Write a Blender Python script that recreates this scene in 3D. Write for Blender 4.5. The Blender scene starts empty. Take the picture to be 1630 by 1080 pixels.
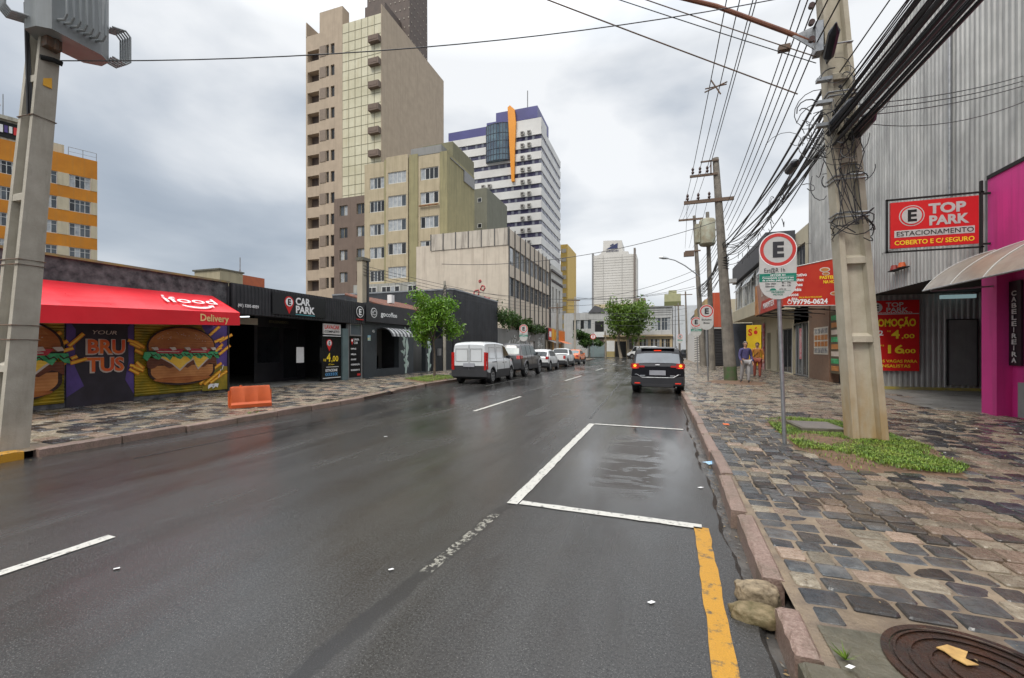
import bpy, bmesh, math, random
import numpy as np
from mathutils import Vector, Matrix
R = math.radians
random.seed(7); np.random.seed(7)
SC = bpy.context.scene
COL = SC.collection
# ---------------------------------------------------------------- camera
YAW = math.atan(235/690.0)
cam_d = bpy.data.cameras.new('camera'); cam = bpy.data.objects.new('camera', cam_d); COL.objects.link(cam)
cam.location = (0, 0, 1.52); cam.rotation_euler = (R(90), 0, YAW)
cam_d.sensor_width = 36; cam_d.lens = 36*690/1630.0
cam_d.shift_y = 16/1630.0          # horizon a little below the middle
cam_d.clip_start = 0.05; cam_d.clip_end = 5000
SC.camera = cam
# ---------------------------------------------------------------- world: Nishita sky behind a broken overcast
SUN_EL, SUN_ROT = R(52), R(200)
w = bpy.data.worlds.new("World"); SC.world = w; w.use_nodes = True
nt = w.node_tree; N = nt.nodes; Lk = nt.links; N.clear()
out = N.new('ShaderNodeOutputWorld'); bg = N.new('ShaderNodeBackground')
sky = N.new('ShaderNodeTexSky'); sky.sky_type = 'NISHITA'; sky.sun_disc = False
sky.sun_elevation = SUN_EL; sky.sun_rotation = SUN_ROT; sky.air_density = 1.2; sky.dust_density = 2.5
tc = N.new('ShaderNodeTexCoord'); mp = N.new('ShaderNodeMapping'); mp.inputs['Scale'].default_value = (1, 1, 2.6)
n1 = N.new('ShaderNodeTexNoise'); n1.inputs['Scale'].default_value = 1.35; n1.inputs['Detail'].default_value = 7; n1.inputs['Roughness'].default_value = .47; n1.inputs['Distortion'].default_value = .35
r1 = N.new('ShaderNodeValToRGB'); cr = r1.color_ramp
cr.elements[0].position = .38; cr.elements[0].color = (1.65, 1.98, 2.45, 1)
cr.elements[1].position = .70; cr.elements[1].color = (5.5, 5.6, 5.7, 1)
e = cr.elements.new(.54); e.color = (2.9, 3.2, 3.6, 1)
sx = N.new('ShaderNodeSeparateXYZ'); r2 = N.new('ShaderNodeMapRange'); r2.inputs[1].default_value = 0.0; r2.inputs[2].default_value = .75; r2.inputs[3].default_value = .0; r2.inputs[4].default_value = .22
addn = N.new('ShaderNodeMath'); addn.operation = 'ADD'
mx = N.new('ShaderNodeMix'); mx.data_type = 'RGBA'; mx.inputs[0].default_value = .93
Lk.new(tc.outputs['Generated'], mp.inputs[0]); Lk.new(mp.outputs[0], n1.inputs['Vector'])
Lk.new(tc.outputs['Generated'], sx.inputs[0]); Lk.new(sx.outputs['Z'], r2.inputs[0])
Lk.new(n1.outputs['Fac'], addn.inputs[0]); Lk.new(r2.outputs[0], addn.inputs[1])
Lk.new(addn.outputs[0], r1.inputs[0]); Lk.new(sky.outputs[0], mx.inputs[6]); Lk.new(r1.outputs[0], mx.inputs[7])
zen = N.new('ShaderNodeMapRange'); zen.inputs[1].default_value = .55; zen.inputs[2].default_value = 1; zen.inputs[3].default_value = 1; zen.inputs[4].default_value = 3.4   # an overcast sky is brightest overhead
Lk.new(sx.outputs['Z'], zen.inputs[0]); vm = N.new('ShaderNodeVectorMath'); vm.operation = 'SCALE'; Lk.new(mx.outputs[2], vm.inputs[0]); Lk.new(zen.outputs[0], vm.inputs['Scale'])
Lk.new(vm.outputs[0], bg.inputs[0]); bg.inputs[1].default_value = .12
Lk.new(bg.outputs[0], out.inputs[0])
sd = bpy.data.lights.new('sun', 'SUN'); sd.energy = 1.4; sd.angle = R(18); sd.color = (1, .95, .87)
so = bpy.data.objects.new('sun', sd); COL.objects.link(so)
so.rotation_euler = (R(90)-SUN_EL, 0, R(180)-SUN_ROT)
SC.view_settings.view_transform = 'Standard'; SC.view_settings.look = 'None'; SC.view_settings.gamma = 1; SC.view_settings.exposure = .55
try:
    SC.cycles.max_bounces = 6; SC.cycles.glossy_bounces = 4; SC.cycles.use_denoising = True
except Exception: pass

# ================================================================ materials
MATS = {}
def nodes(m):
    t = m.node_tree
    return t, t.nodes, t.links, t.nodes['Principled BSDF']
def noise(t, vec, scale, detail=4, rough=.55, dist=0):
    n = t.nodes.new('ShaderNodeTexNoise'); n.inputs['Scale'].default_value = scale; n.inputs['Detail'].default_value = detail
    n.inputs['Roughness'].default_value = rough; n.inputs['Distortion'].default_value = dist
    t.links.new(vec, n.inputs['Vector']); return n.outputs['Fac']
def mapv(t, vec, sc, loc=(0, 0, 0)):
    n = t.nodes.new('ShaderNodeMapping'); n.inputs['Scale'].default_value = sc; n.inputs['Location'].default_value = loc
    t.links.new(vec, n.inputs[0]); return n.outputs[0]
def mrange(t, v, a, b, c=0, d=1):
    n = t.nodes.new('ShaderNodeMapRange')
    for i, x in enumerate((a, b, c, d)): n.inputs[i+1].default_value = x
    t.links.new(v, n.inputs[0]); return n.outputs[0]
def mixc(t, f, a, b):
    n = t.nodes.new('ShaderNodeMix'); n.data_type = 'RGBA'
    for i, x in ((0, f), (6, a), (7, b)):
        if isinstance(x, (int, float)): n.inputs[i].default_value = x
        elif isinstance(x, tuple): n.inputs[i].default_value = (*x[:3], 1)
        else: t.links.new(x, n.inputs[i])
    return n.outputs[2]
def mathn(t, op, a, b=0, clamp=False):
    n = t.nodes.new('ShaderNodeMath'); n.operation = op; n.use_clamp = clamp
    for i, x in ((0, a), (1, b)):
        if isinstance(x, (int, float)): n.inputs[i].default_value = x
        else: t.links.new(x, n.inputs[i])
    return n.outputs[0]
def pos(t):
    g = t.nodes.new('ShaderNodeNewGeometry'); return g
def bump(t, h, P, strength=.3, dist=.01):
    b = t.nodes.new('ShaderNodeBump'); b.inputs['Strength'].default_value = strength; b.inputs['Distance'].default_value = dist
    t.links.new(h, b.inputs['Height']); t.links.new(b.outputs[0], P.inputs['Normal'])
def M(name, c, rough=.6, metal=0, c2=None, sc=3, bmp=0, bsc=40, streak=None, island=0, emit=0, rv=0, spec=.5, coat=0, stain=.5):
    """surface with two-scale colour variation, optional rain streaks and fine bump"""
    if name in MATS: return MATS[name]
    m = bpy.data.materials.new(name); m.use_nodes = True; t, NN, L, P = nodes(m)
    g = pos(t); v = g.outputs['Position']
    c2 = c2 or tuple(x*.8 for x in c)
    f = mrange(t, noise(t, v, sc, 6, .6), .35, .68)
    col = mixc(t, f, c, c2)
    if streak:
        s = noise(t, mapv(t, v, (2.2, 2.2, .14)), 1.6, 5, .65)
        col = mixc(t, mrange(t, s, .48, .74, 0, stain), col, streak)
    if island:
        hs = NN.new('ShaderNodeHueSaturation'); L.new(col, hs.inputs['Color'])
        L.new(mrange(t, g.outputs['Random Per Island'], 0, 1, 1-island, 1+island), hs.inputs['Value']); col = hs.outputs[0]
    L.new(col, P.inputs['Base Color']); P.inputs['Roughness'].default_value = rough; P.inputs['Metallic'].default_value = metal
    P.inputs['Specular IOR Level'].default_value = spec
    if coat: P.inputs['Coat Weight'].default_value = coat; P.inputs['Coat Roughness'].default_value = .06
    if rv: L.new(mrange(t, noise(t, v, sc*1.7, 4), .3, .7, max(.02, rough-rv), min(1, rough+rv)), P.inputs['Roughness'])
    if bmp: bump(t, noise(t, v, bsc, 5, .6), P, bmp, .01)
    if emit:
        P.inputs['Emission Strength'].default_value = emit; P.inputs['Emission Color'].default_value = (*c, 1)
    MATS[name] = m; return m
def stucco(name, c, st=None, stain=.5, **k):
    return M(name, c, .85, c2=tuple(x*.86 for x in c), sc=.9, bmp=.15, bsc=18, streak=st or tuple(x*.55 for x in c), stain=stain, **k)

# --- wet asphalt
def mk_asphalt():
    m = bpy.data.materials.new('wet_asphalt'); m.use_nodes = True; t, NN, L, P = nodes(m)
    g = pos(t); v = g.outputs['Position']
    grain = noise(t, v, 62, 4, .85); grain2 = noise(t, v, 130, 2, .7)
    big = noise(t, mapv(t, v, (.8, .22, 1)), .9, 5, .55, .4)
    mid = noise(t, mapv(t, v, (1.6, .7, 1)), 1.6, 5, .6)
    c = mixc(t, mrange(t, grain, .38, .66), (.016, .0162, .0165), (.06, .059, .057))
    c = mixc(t, mrange(t, grain2, .60, .70, 0, .8), c, (.24, .235, .22))
    c = mixc(t, mrange(t, mid, .45, .65, 0, .45), c, (.028, .024, .020))
    # wet film: glossy almost everywhere, dull dry islands in the parking bay
    wet = mrange(t, big, .36, .62)
    sep = NN.new('ShaderNodeSeparateXYZ'); L.new(v, sep.inputs[0])
    def band(o, a, b, s):
        return mathn(t, 'MULTIPLY', mrange(t, sep.outputs[o], a-s, a+s), mrange(t, sep.outputs[o], b+s, b-s))
    box = mathn(t, 'MULTIPLY', band(0, -.70, .02, .14), band(1, 4.75, 7.7, .3))
    isl = noise(t, mapv(t, v, (.9, 2.3, 1), (3.3, 1.2, 0)), 1.25, 6, .62, .6)
    dry = mathn(t, 'MULTIPLY', box, mrange(t, isl, .470, .486))
    lane = mathn(t, 'MULTIPLY', band(0, -1.1, .5, .3), band(1, 4.4, 9, .5))
    rough = mrange(t, wet, 0, 1, .28, .09)
    rough = mathn(t, 'SUBTRACT', rough, mathn(t, 'MULTIPLY', lane, .13))
    rough = mathn(t, 'ADD', rough, mathn(t, 'MULTIPLY', dry, .45), True)
    c = mixc(t, mathn(t, 'MULTIPLY', dry, .85), c, (.030, .023, .017))
    stn = noise(t, mapv(t, v, (1.1, .35, 1), (7, 3, 0)), 1.2, 6, .6, 1.2)
    c = mixc(t, mrange(t, stn, .55, .70, 0, .55), c, (.02, .014, .012))
    # old sealed seam with remnants of a worn line, continuing the bay line towards the viewer
    lx = mathn(t, 'SUBTRACT', sep.outputs[0], mathn(t, 'ADD', -1.70, mathn(t, 'MULTIPLY', sep.outputs[1], .072)))
    wob = mathn(t, 'MULTIPLY', mathn(t, 'SUBTRACT', noise(t, v, 3.2, 5, .7), .5), .14)
    seam = mathn(t, 'MULTIPLY', mrange(t, mathn(t, 'ABSOLUTE', mathn(t, 'ADD', lx, wob)), .075, .045), mrange(t, sep.outputs[1], 4.05, 3.9))
    c = mixc(t, mathn(t, 'MULTIPLY', seam, .75), c, (.014, .014, .015))
    worn = mathn(t, 'MULTIPLY', mathn(t, 'MULTIPLY', mrange(t, mathn(t, 'ABSOLUTE', lx), .048, .040), band(1, 2.62, 3.72, .03)), mrange(t, noise(t, v, 17, 8, .75), .50, .54))
    c = mixc(t, mathn(t, 'MULTIPLY', worn, .8), c, (.34, .33, .28))
    trk = noise(t, mapv(t, v, (3.2, .06, 1)), 1.0, 4, .6)
    rough = mathn(t, 'ADD', rough, mrange(t, trk, .45, .65, 0, .06), True)
    c = mixc(t, mrange(t, trk, .48, .66, 0, .2), c, (.07, .068, .065))
    L.new(c, P.inputs['Base Color']); L.new(rough, P.inputs['Roughness'])
    P.inputs['Specular IOR Level'].default_value = .6
    b = NN.new('ShaderNodeBump'); b.inputs['Distance'].default_value = .012
    L.new(mathn(t, 'SUBTRACT', mathn(t, 'SUBTRACT', .36, mathn(t, 'MULTIPLY', wet, .24)), mathn(t, 'MULTIPLY', lane, .15)), b.inputs['Strength'])
    L.new(mathn(t, 'ADD', grain, mathn(t, 'MULTIPLY', noise(t, v, 9, 3), .6)), b.inputs['Height']); L.new(b.outputs[0], P.inputs['Normal'])
    MATS['asphalt'] = m; return m
ASPH = mk_asphalt()
def mk_paint(name, c, wear, c2, sc=14):
    m = bpy.data.materials.new(name); m.use_nodes = True; t, NN, L, P = nodes(m)
    v = pos(t).outputs['Position']
    f = mrange(t, noise(t, v, sc, 8, .72), wear-.04, wear+.04)
    f2 = mrange(t, noise(t, v, 120, 3, .7), .35, .7)
    L.new(mixc(t, f, mixc(t, f2, c, tuple(x*.72 for x in c)), c2), P.inputs['Base Color']); P.inputs['Roughness'].default_value = .35
    bump(t, noise(t, v, 95, 3, .8), P, .5, .006)
    MATS[name] = m; return m
P_WHITE = mk_paint('road_paint_white', (.60, .59, .54), .59, (.06, .06, .058), 20)
P_WORN = mk_paint('road_paint_worn', (.26, .25, .21), .46, (.035, .035, .035), 16)
P_YEL = mk_paint('road_paint_yellow', (.50, .25, .02), .585, (.10, .075, .045), 12)
P_TAR = M('tar_seal', (.018, .018, .019), .3, c2=(.05, .05, .049), sc=8, bmp=.4, bsc=90)
def grime(m, sc=.7, c=(.10, .07, .045), amt=.75):
    t, NN, L, P = nodes(m); v = pos(t).outputs['Position']; s = P.inputs['Base Color'].links[0].from_socket
    f = mathn(t, 'MULTIPLY', mrange(t, noise(t, v, sc, 6, .7, .6), .42, .66, 0, 1), mrange(t, noise(t, v, 17, 5, .75), .3, .65, .25, 1))
    q = mixc(t, mathn(t, 'MULTIPLY', f, amt), s, c); q = mixc(t, mrange(t, noise(t, v, 38, 4, .8), .60, .72, 0, .5), q, tuple(x*.35 for x in c))
    q = mixc(t, mrange(t, noise(t, mapv(t, v, (1, 1, 1), (9, 4, 2)), .9, 6, .7), .62, .74, 0, .5), q, (.07, .075, .02)); L.new(q, P.inputs['Base Color']); return m
# --- paving stones
S_BAS = M('stone_basalt', (.018, .021, .025), .2, c2=(.05, .052, .056), sc=11, bmp=.7, bsc=22, island=.5, rv=.12)
S_BLU = M('stone_bluegrey', (.036, .042, .047), .2, c2=(.10, .106, .108), sc=9, bmp=.7, bsc=22, island=.4, rv=.14)
S_PNK = M('stone_pink', (.19, .135, .10), .28, c2=(.27, .205, .155), sc=24, bmp=.8, bsc=30, island=.35, rv=.14)
S_TAN = M('stone_tan', (.155, .13, .095), .3, c2=(.27, .235, .175), sc=20, bmp=1, bsc=30, island=.35, rv=.14)
S_JNT = M('joint_sand', (.26, .20, .135), .5, c2=(.13, .10, .075), sc=6, bmp=.8, bsc=60, rv=.15)
S_KERB = M('kerb_granite', (.165, .105, .085), .4, c2=(.31, .225, .185), sc=60, bmp=.7, bsc=70, island=.12)
for q_ in (S_BAS, S_BLU, S_PNK, S_TAN): grime(q_)
grime(S_JNT, 1.1, (.10, .07, .04), .6); grime(S_KERB, 2.2, (.10, .085, .055), .9)
S_CONC = grime(M('old_concrete', (.15, .135, .10), .42, c2=(.075, .07, .05), sc=6, bmp=1, bsc=22, rv=.2), 1.6, (.06, .055, .03), .6)
CONCB = M('concrete_pole_stained', (.46, .42, .33), .85, c2=(.36, .32, .24), sc=3, bmp=.4, bsc=45, streak=(.20, .17, .12), stain=.6)
t_, NN_, L_, P_ = nodes(CONCB); v_ = pos(t_).outputs['Position']; sp_ = NN_.new('ShaderNodeSeparateXYZ'); L_.new(v_, sp_.inputs[0]); s_ = P_.inputs['Base Color'].links[0].from_socket
L_.new(mixc(t_, mathn(t_, 'MULTIPLY', mrange(t_, noise(t_, mapv(t_, v_, (4, 4, .8)), 1.5, 5, .6), .3, .6), mrange(t_, sp_.outputs[2], 1.5, .25, 0, .8)), s_, (.34, .20, .05)), P_.inputs['Base Color'])
CONC = M('concrete_pole', (.42, .39, .33), .85, c2=(.32, .295, .24), sc=3, bmp=.4, bsc=45, streak=(.18, .165, .13), stain=.6)
CONCP = M('concrete_floor', (.22, .215, .20), .4, c2=(.13, .125, .11), sc=1.5, bmp=.4, bsc=30, rv=.15)
BLK = M('black_paint', (.018, .018, .021), .45, c2=(.03, .03, .034), sc=2)
BLKM = M('matt_black', (.008, .008, .008), .8)
CABLE = M('cable_black', (.028, .028, .031), .5)
WHITE = M('white_paint', (.74, .74, .73), .5, c2=(.66, .66, .65))
WTXT = M('white_lettering', (.8, .8, .8), .5, c2=(.76, .76, .76))
RED = M('sign_red', (.60, .018, .018), .38, c2=(.52, .014, .014), sc=1)
REDT = M('awning_red', (.72, .022, .035), .35, c2=(.60, .016, .026), sc=.8, bmp=.12, bsc=3, rv=.08)
YTXT = M('yellow_lettering', (.85, .62, .03), .5, c2=(.8, .56, .02))
GREEN = M('sign_green', (.0, .20, .13), .45)
GREY = M('sign_grey', (.50, .50, .48), .42, c2=(.44, .44, .42), sc=8)
STEEL = M('galvanised_steel', (.36, .37, .38), .4, .7, c2=(.25, .26, .27), sc=12, rv=.1)
GLASS = M('window_glass', (.045, .055, .065), .06, c2=(.10, .115, .13), sc=.7)
GLASSD = M('dark_glass', (.012, .014, .016), .07, c2=(.03, .032, .035), sc=.7)
CURT = M('curtain_pane', (.42, .44, .45), .25, c2=(.24, .26, .28), sc=2.5)
FRAME = M('window_frame_white', (.60, .60, .58), .5, c2=(.5, .5, .47))
FRAMEG = M('window_frame_grey', (.22, .22, .22), .5)
LIT = M('lit_strip', (.9, .95, 1), .5, emit=1.2)

# ================================================================ mesh helpers
class MB:
    def __init__(s): s.v = []; s.f = []; s.m = []
    def quad(s, *p, m=0):
        b = len(s.v); s.v += [tuple(q) for q in p]; s.f.append(tuple(range(b, b+len(p)))); s.m.append(m)
    def box(s, x0, x1, y0, y1, z0, z1, m=0, fr=None):
        c = [(x, y, z) for z in (z0, z1) for y in (y0, y1) for x in (x0, x1)]
        if fr: c = [fr.p(*q) for q in c]
        b = len(s.v); s.v += [tuple(q) for q in c]
        for f in ((0, 2, 3, 1), (4, 5, 7, 6), (0, 1, 5, 4), (2, 6, 7, 3), (0, 4, 6, 2), (1, 3, 7, 5)):
            s.f.append(tuple(b+i for i in f)); s.m.append(m)
        return s
    def tube(s, pts, r, n=6, m=0, cap=True):
        pts = [Vector(p) for p in pts]; rr = r if isinstance(r, (list, tuple)) else [r]*len(pts)
        b = len(s.v); k = len(pts); prev = None
        for i, p in enumerate(pts):
            d = (pts[min(i+1, k-1)]-pts[max(i-1, 0)])
            if d.length < 1e-9: d = Vector((0, 0, 1))
            d.normalize()
            if prev is None:
                a = d.cross(Vector((0, 0, 1)))
                if a.length < 1e-3: a = d.cross(Vector((1, 0, 0)))
            else: a = prev-d*prev.dot(d)
            a.normalize(); prev = a; c = d.cross(a)
            for j in range(n):
                t = 2*math.pi*j/n; s.v.append(tuple(p+(a*math.cos(t)+c*math.sin(t))*rr[i]))
        for i in range(k-1):
            for j in range(n):
                s.f.append((b+i*n+j, b+i*n+(j+1) % n, b+(i+1)*n+(j+1) % n, b+(i+1)*n+j)); s.m.append(m)
        if cap:
            s.f.append(tuple(b+j for j in range(n))[::-1]); s.m.append(m)
            s.f.append(tuple(b+(k-1)*n+j for j in range(n))); s.m.append(m)
        return s
    def prism(s, fr, pts, c0, c1, m=0):
        """polygon in a frame's plane extruded from depth c0 to c1"""
        b = len(s.v); n = len(pts)
        s.v += [tuple(fr.p(a, q, c0)) for a, q in pts]+[tuple(fr.p(a, q, c1)) for a, q in pts]
        s.f.append(tuple(b+n+i for i in range(n))); s.m.append(m)
        s.f.append(tuple(b+i for i in range(n))[::-1]); s.m.append(m)
        for i in range(n):
            j = (i+1) % n; s.f.append((b+i, b+j, b+n+j, b+n+i)); s.m.append(m)
        return s
    def ring(s, fr, cx, cy, r0, r1, c0, c1, m=0, n=32, sq=1):
        """flat annulus (r0 inner, may be 0)"""
        P = lambda r: [(cx+r*math.cos(2*math.pi*i/n), cy+sq*r*math.sin(2*math.pi*i/n)) for i in range(n)]
        if r0 <= 0: return s.prism(fr, P(r1), c0, c1, m)
        o, i_ = P(r1), P(r0)
        for k in range(n):
            j = (k+1) % n
            s.quad(fr.p(*i_[k], c1), fr.p(*o[k], c1), fr.p(*o[j], c1), fr.p(*i_[j], c1), m=m)
            s.quad(fr.p(*o[k], c0), fr.p(*o[j], c0), fr.p(*o[j], c1), fr.p(*o[k], c1), m=m)
        return s
    def build(s, name, mats, parent=None, org=None, smooth=False, kind=None, sharp=35):
        me = bpy.data.meshes.new(name)
        o = Vector(org) if org is not None else (rootloc(parent) if parent else Vector((0, 0, 0)))
        me.from_pydata([(a-o.x, b-o.y, c-o.z) for a, b, c in s.v], [], s.f)
        mats = mats if isinstance(mats, (list, tuple)) else [mats]
        for q in mats: me.materials.append(q)
        if len(mats) > 1: me.polygons.foreach_set('material_index', s.m)
        bm = bmesh.new(); bm.from_mesh(me); bmesh.ops.recalc_face_normals(bm, faces=bm.faces); bm.to_mesh(me); bm.free()
        if smooth:
            me.polygons.foreach_set('use_smooth', [True]*len(me.polygons)); me.set_sharp_from_angle(angle=R(sharp))
        ob = bpy.data.objects.new(name, me); COL.objects.link(ob)
        if parent: ob.parent = parent
        elif org is not None: ob.location = o
        if kind: ob['kind'] = kind
        return ob
def rootloc(o):
    l = Vector((0, 0, 0))
    while o: l += o.location; o = o.parent
    return l
class Fr:
    def __init__(s, o, u, v=(0, 0, 1)):
        s.o = Vector(o); s.u = Vector(u).normalized(); s.v = Vector(v).normalized(); s.n = s.u.cross(s.v)
    def p(s, a, b, c=0): return s.o+s.u*a+s.v*b+s.n*c
    def mat(s, a, b, c): 
        m = Matrix((s.u, s.v, s.n)).transposed().to_4x4(); m.translation = s.p(a, b, c); return m
def FL(x, y0=0): return Fr((x, y0, 0), (0, 1, 0))      # faces +X (left side of the street)
def FRt(x, y0=0): return Fr((x, y0, 0), (0, -1, 0))    # faces -X (right side)
def FF(y, x0=0): return Fr((x0, y, 0), (1, 0, 0))      # faces the camera (-Y)
def tag(o, label, cat, group=None, kind=None):
    o['label'] = label; o['category'] = cat
    if group: o['group'] = group
    if kind: o['kind'] = kind
    return o
def thing(name, label, cat, loc=(0, 0, 0), group=None):
    o = bpy.data.objects.new(name, None); COL.objects.link(o); o.location = loc; o.empty_display_size = .2
    return tag(o, label, cat, group)
def text(s, fr, a, b, h, m, parent, w=None, c=.006, bold=.0, al='LEFT', name='lettering', shear=0, sp=1.0, ex=.002):
    cu = bpy.data.curves.new(name, 'FONT'); cu.body = s; cu.size = h*1.42; cu.extrude = ex; cu.offset = bold*h; cu.align_x = al
    cu.shear = shear; cu.space_character = sp; cu.resolution_u = 3
    q = bpy.data.objects.new(name, cu); COL.objects.link(q)
    me = bpy.data.meshes.new_from_object(q.evaluated_get(bpy.context.evaluated_depsgraph_get()))
    bpy.data.objects.remove(q); bpy.data.curves.remove(cu); me.name = name; me.materials.clear(); me.materials.append(m)
    o = bpy.data.objects.new(name, me); COL.objects.link(o)
    sc = 1
    if w:
        xs = [v.co.x for v in me.vertices]; d = max(xs)-min(xs)
        if d > 1e-6: sc = w/d
    o.parent = parent
    mt = fr.mat(a, b, c); mt.translation = mt.translation-rootloc(parent)
    o.matrix_local = mt @ Matrix.Diagonal((sc, 1, 1, 1))
    return o
def facade(mb, fr, a0, a1, b0, b1, holes, dep=.2, m=0, mr=None):
    """wall face with real openings and reveals"""
    mr = m if mr is None else mr
    us = sorted({a0, a1, *[h[0] for h in holes], *[h[2] for h in holes]}); vs = sorted({b0, b1, *[h[1] for h in holes], *[h[3] for h in holes]})
    us = [u for u in us if a0 <= u <= a1]; vs = [v for v in vs if b0 <= v <= b1]
    for i in range(len(us)-1):
        for j in range(len(vs)-1):
            cx, cy = (us[i]+us[i+1])/2, (vs[j]+vs[j+1])/2
            if any(h[0] < cx < h[2] and h[1] < cy < h[3] for h in holes): continue
            mb.quad(fr.p(us[i], vs[j]), fr.p(us[i+1], vs[j]), fr.p(us[i+1], vs[j+1]), fr.p(us[i], vs[j+1]), m=m)
    for x0, y0, x1, y1 in holes:
        for q in (((x0, y0), (x1, y0)), ((x1, y0), (x1, y1)), ((x1, y1), (x0, y1)), ((x0, y1), (x0, y0))):
            (a, b), (c, d) = q
            mb.quad(fr.p(a, b), fr.p(c, d), fr.p(c, d, -dep), fr.p(a, b, -dep), m=mr)
WC = {}
def window(fr, x0, y0, x1, y1, parent, cols=3, rail=0, dep=.12, fm=None, pm=None, name='window', ft=.05, var=None):
    """glazed window (frame + panes) set back in its opening; meshes of equal size are shared"""
    fm = fm or FRAME; pm = pm or [GLASS, CURT, GLASSD]; W, H = x1-x0, y1-y0
    var = random.randrange(5) if var is None else var
    key = (round(W, 3), round(H, 3), cols, rail, fm.name, tuple(q.name for q in pm), ft, var)
    if key not in WC:
        b = MB(); I = Fr((0, 0, 0), (1, 0, 0), (0, 1, 0)); rr = random.Random(str(key))
        b.box(0, W, 0, ft, -.03, .03); b.box(0, W, H-ft, H, -.03, .03); b.box(0, ft, ft, H-ft, -.03, .03); b.box(W-ft, W, ft, H-ft, -.03, .03)
        cw = (W-2*ft)/cols
        for i in range(1, cols): b.box(ft+cw*i-ft*.4, ft+cw*i+ft*.4, ft, H-ft, -.025, .028)
        for k in range(rail): 
            z = H-ft-(H-2*ft)*.3*(k+1); b.box(ft, W-ft, z-ft*.3, z+ft*.3, -.02, .034)
        for i in range(cols):
            k = 1+rr.randrange(len(pm)); dz = rr.uniform(-.006, .006)
            b.quad((ft+cw*i, ft, dz), (ft+cw*(i+1), ft, dz), (ft+cw*(i+1), H-ft, dz), (ft+cw*i, H-ft, dz), m=k)
        me = b.build('window', [fm]+pm); WC[key] = me.data; bpy.data.objects.remove(me)
    o = bpy.data.objects.new(name, WC[key]); COL.objects.link(o); o.parent = parent
    mt = fr.mat(x0, y0, -dep); mt.translation = mt.translation-rootloc(parent); o.matrix_local = mt
    return o
def corr(mb, fr, a0, a1, b0, b1, pitch=.2, amp=.03, m=0, top=None, bot=None):
    """corrugated sheet: trapezoid ribs; top/bot may be functions of a"""
    a = a0; k = 0; prof = []
    while a < a1-1e-6:
        for f, c in ((0, 0), (.35, 0), (.5, amp), (.85, amp)):
            if a+f*pitch < a1: prof.append((a+f*pitch, c))
        a += pitch
    prof.append((a1, 0))
    for (p, c), (q, d) in zip(prof, prof[1:]):
        t0, t1 = (top(p), top(q)) if top else (b1, b1); u0, u1 = (bot(p), bot(q)) if bot else (b0, b0)
        mb.quad(fr.p(p, u0, c), fr.p(q, u1, d), fr.p(q, t1, d), fr.p(p, t0, c), m=m)
def wire(p0, p1, sag, r, label, group='overhead wires', name='wire', cat='wire', n=18, mat=None):
    p0, p1 = Vector(p0), Vector(p1); pts = []
    for i in range(n+1):
        t = i/n; q = p0.lerp(p1, t); q.z -= 4*sag*t*(1-t); pts.append(q)
    o = MB().tube(pts, r, 5).build(name, mat or CABLE, None, org=tuple(p0), smooth=True); tag(o, label, cat, group); return o

# ================================================================ ground, road, pavements
def sheet(name, pts, z, mat, kind='structure'):
    b = MB(); b.quad(*[(x, y, z) for x, y in pts], m=0); return b.build(name, mat, kind=kind)
GND = M('town_ground', (.12, .115, .11), .8, c2=(.08, .078, .075), sc=.05)
sheet('ground', [(-1500, -300), (1500, -300), (1500, 2500), (-1500, 2500)], -.10, GND)
# road with a ragged right-hand edge of broken asphalt beside the gutter
b = MB(); rr = random.Random(2)
ys = [-6+.09*i for i in range(180)]+[10.2+i*1.5 for i in range(36)]
xe = [.505+rr.uniform(-.006, .006)+.012*math.sin(y*9.1)+.02*math.sin(y*2.7) if y < 10 else .56 for y in ys]
for i in range(len(ys)-1):
    b.quad((-9.6, ys[i], 0), (xe[i], ys[i], 0), (xe[i+1], ys[i+1], 0), (-9.6, ys[i+1], 0))
    b.quad((xe[i], ys[i], 0), (xe[i]+.05, ys[i], -.06), (xe[i+1]+.05, ys[i+1], -.06), (xe[i+1], ys[i+1], 0))
b.quad((-9.6, ys[-1], 0), (xe[-1], ys[-1], 0), (xe[-1], 66, 0), (-9.6, 66, 0))
b.build('road', ASPH, kind='structure')
sheet('cross_street', [(-120, 66), (120, 66), (120, 77.6), (-120, 77.6)], -.002, ASPH)
GUT = M('wet_gutter', (.035, .036, .036), .14, c2=(.12, .11, .10), sc=4, bmp=.9, bsc=14, rv=.12)
sheet('gutter', [(.42, -6), (.78, -6), (.78, 66), (.42, 66)], -.045, GUT)
# markings
def strip(name, pts, w, mat, z=.004, rag=0):
    b = MB(); (x0, y0), (x1, y1) = pts; L = math.hypot(x1-x0, y1-y0); n = max(1, int(L/.12)) if rag else 1
    ux, uy = (x1-x0)/L, (y1-y0)/L; e = [(rr.uniform(-rag, rag), rr.uniform(-rag, rag)) for _ in range(n+1)]
    P = lambda i, s: (x0+ux*L*i/n-uy*s*(w/2+e[i][s > 0]), y0+uy*L*i/n+ux*s*(w/2+e[i][s > 0]), z)
    for i in range(n): b.quad(P(i, 1), P(i+1, 1), P(i+1, -1), P(i, -1))
    return b.build(name, mat, kind='structure')
strip('bay_line', [(-1.37, 4.02), (-1.30, 8.86)], .115, P_WHITE, .007, .006)
strip('bay_line', [(-1.30, 4.08), (.34, 4.02)], .10, P_WHITE, .007, .006)
strip('bay_line', [(-1.24, 8.84), (.42, 8.76)], .10, P_WHITE, .007, .005)
strip('yellow_line', [(.25, .4), (.335, 4.0)], .115, P_YEL, .007, .007)
for y0 in (-.05, 9.7, 20.4, 31, 42, 53):
    y1 = {(-.05): 2.28, 9.7: 13.2, 20.4: 24.6}.get(y0, y0+3.4)
    strip('lane_line', [(-4.28, y0), (-4.2, y1)], .10, P_WHITE, .007, .005)
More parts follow.
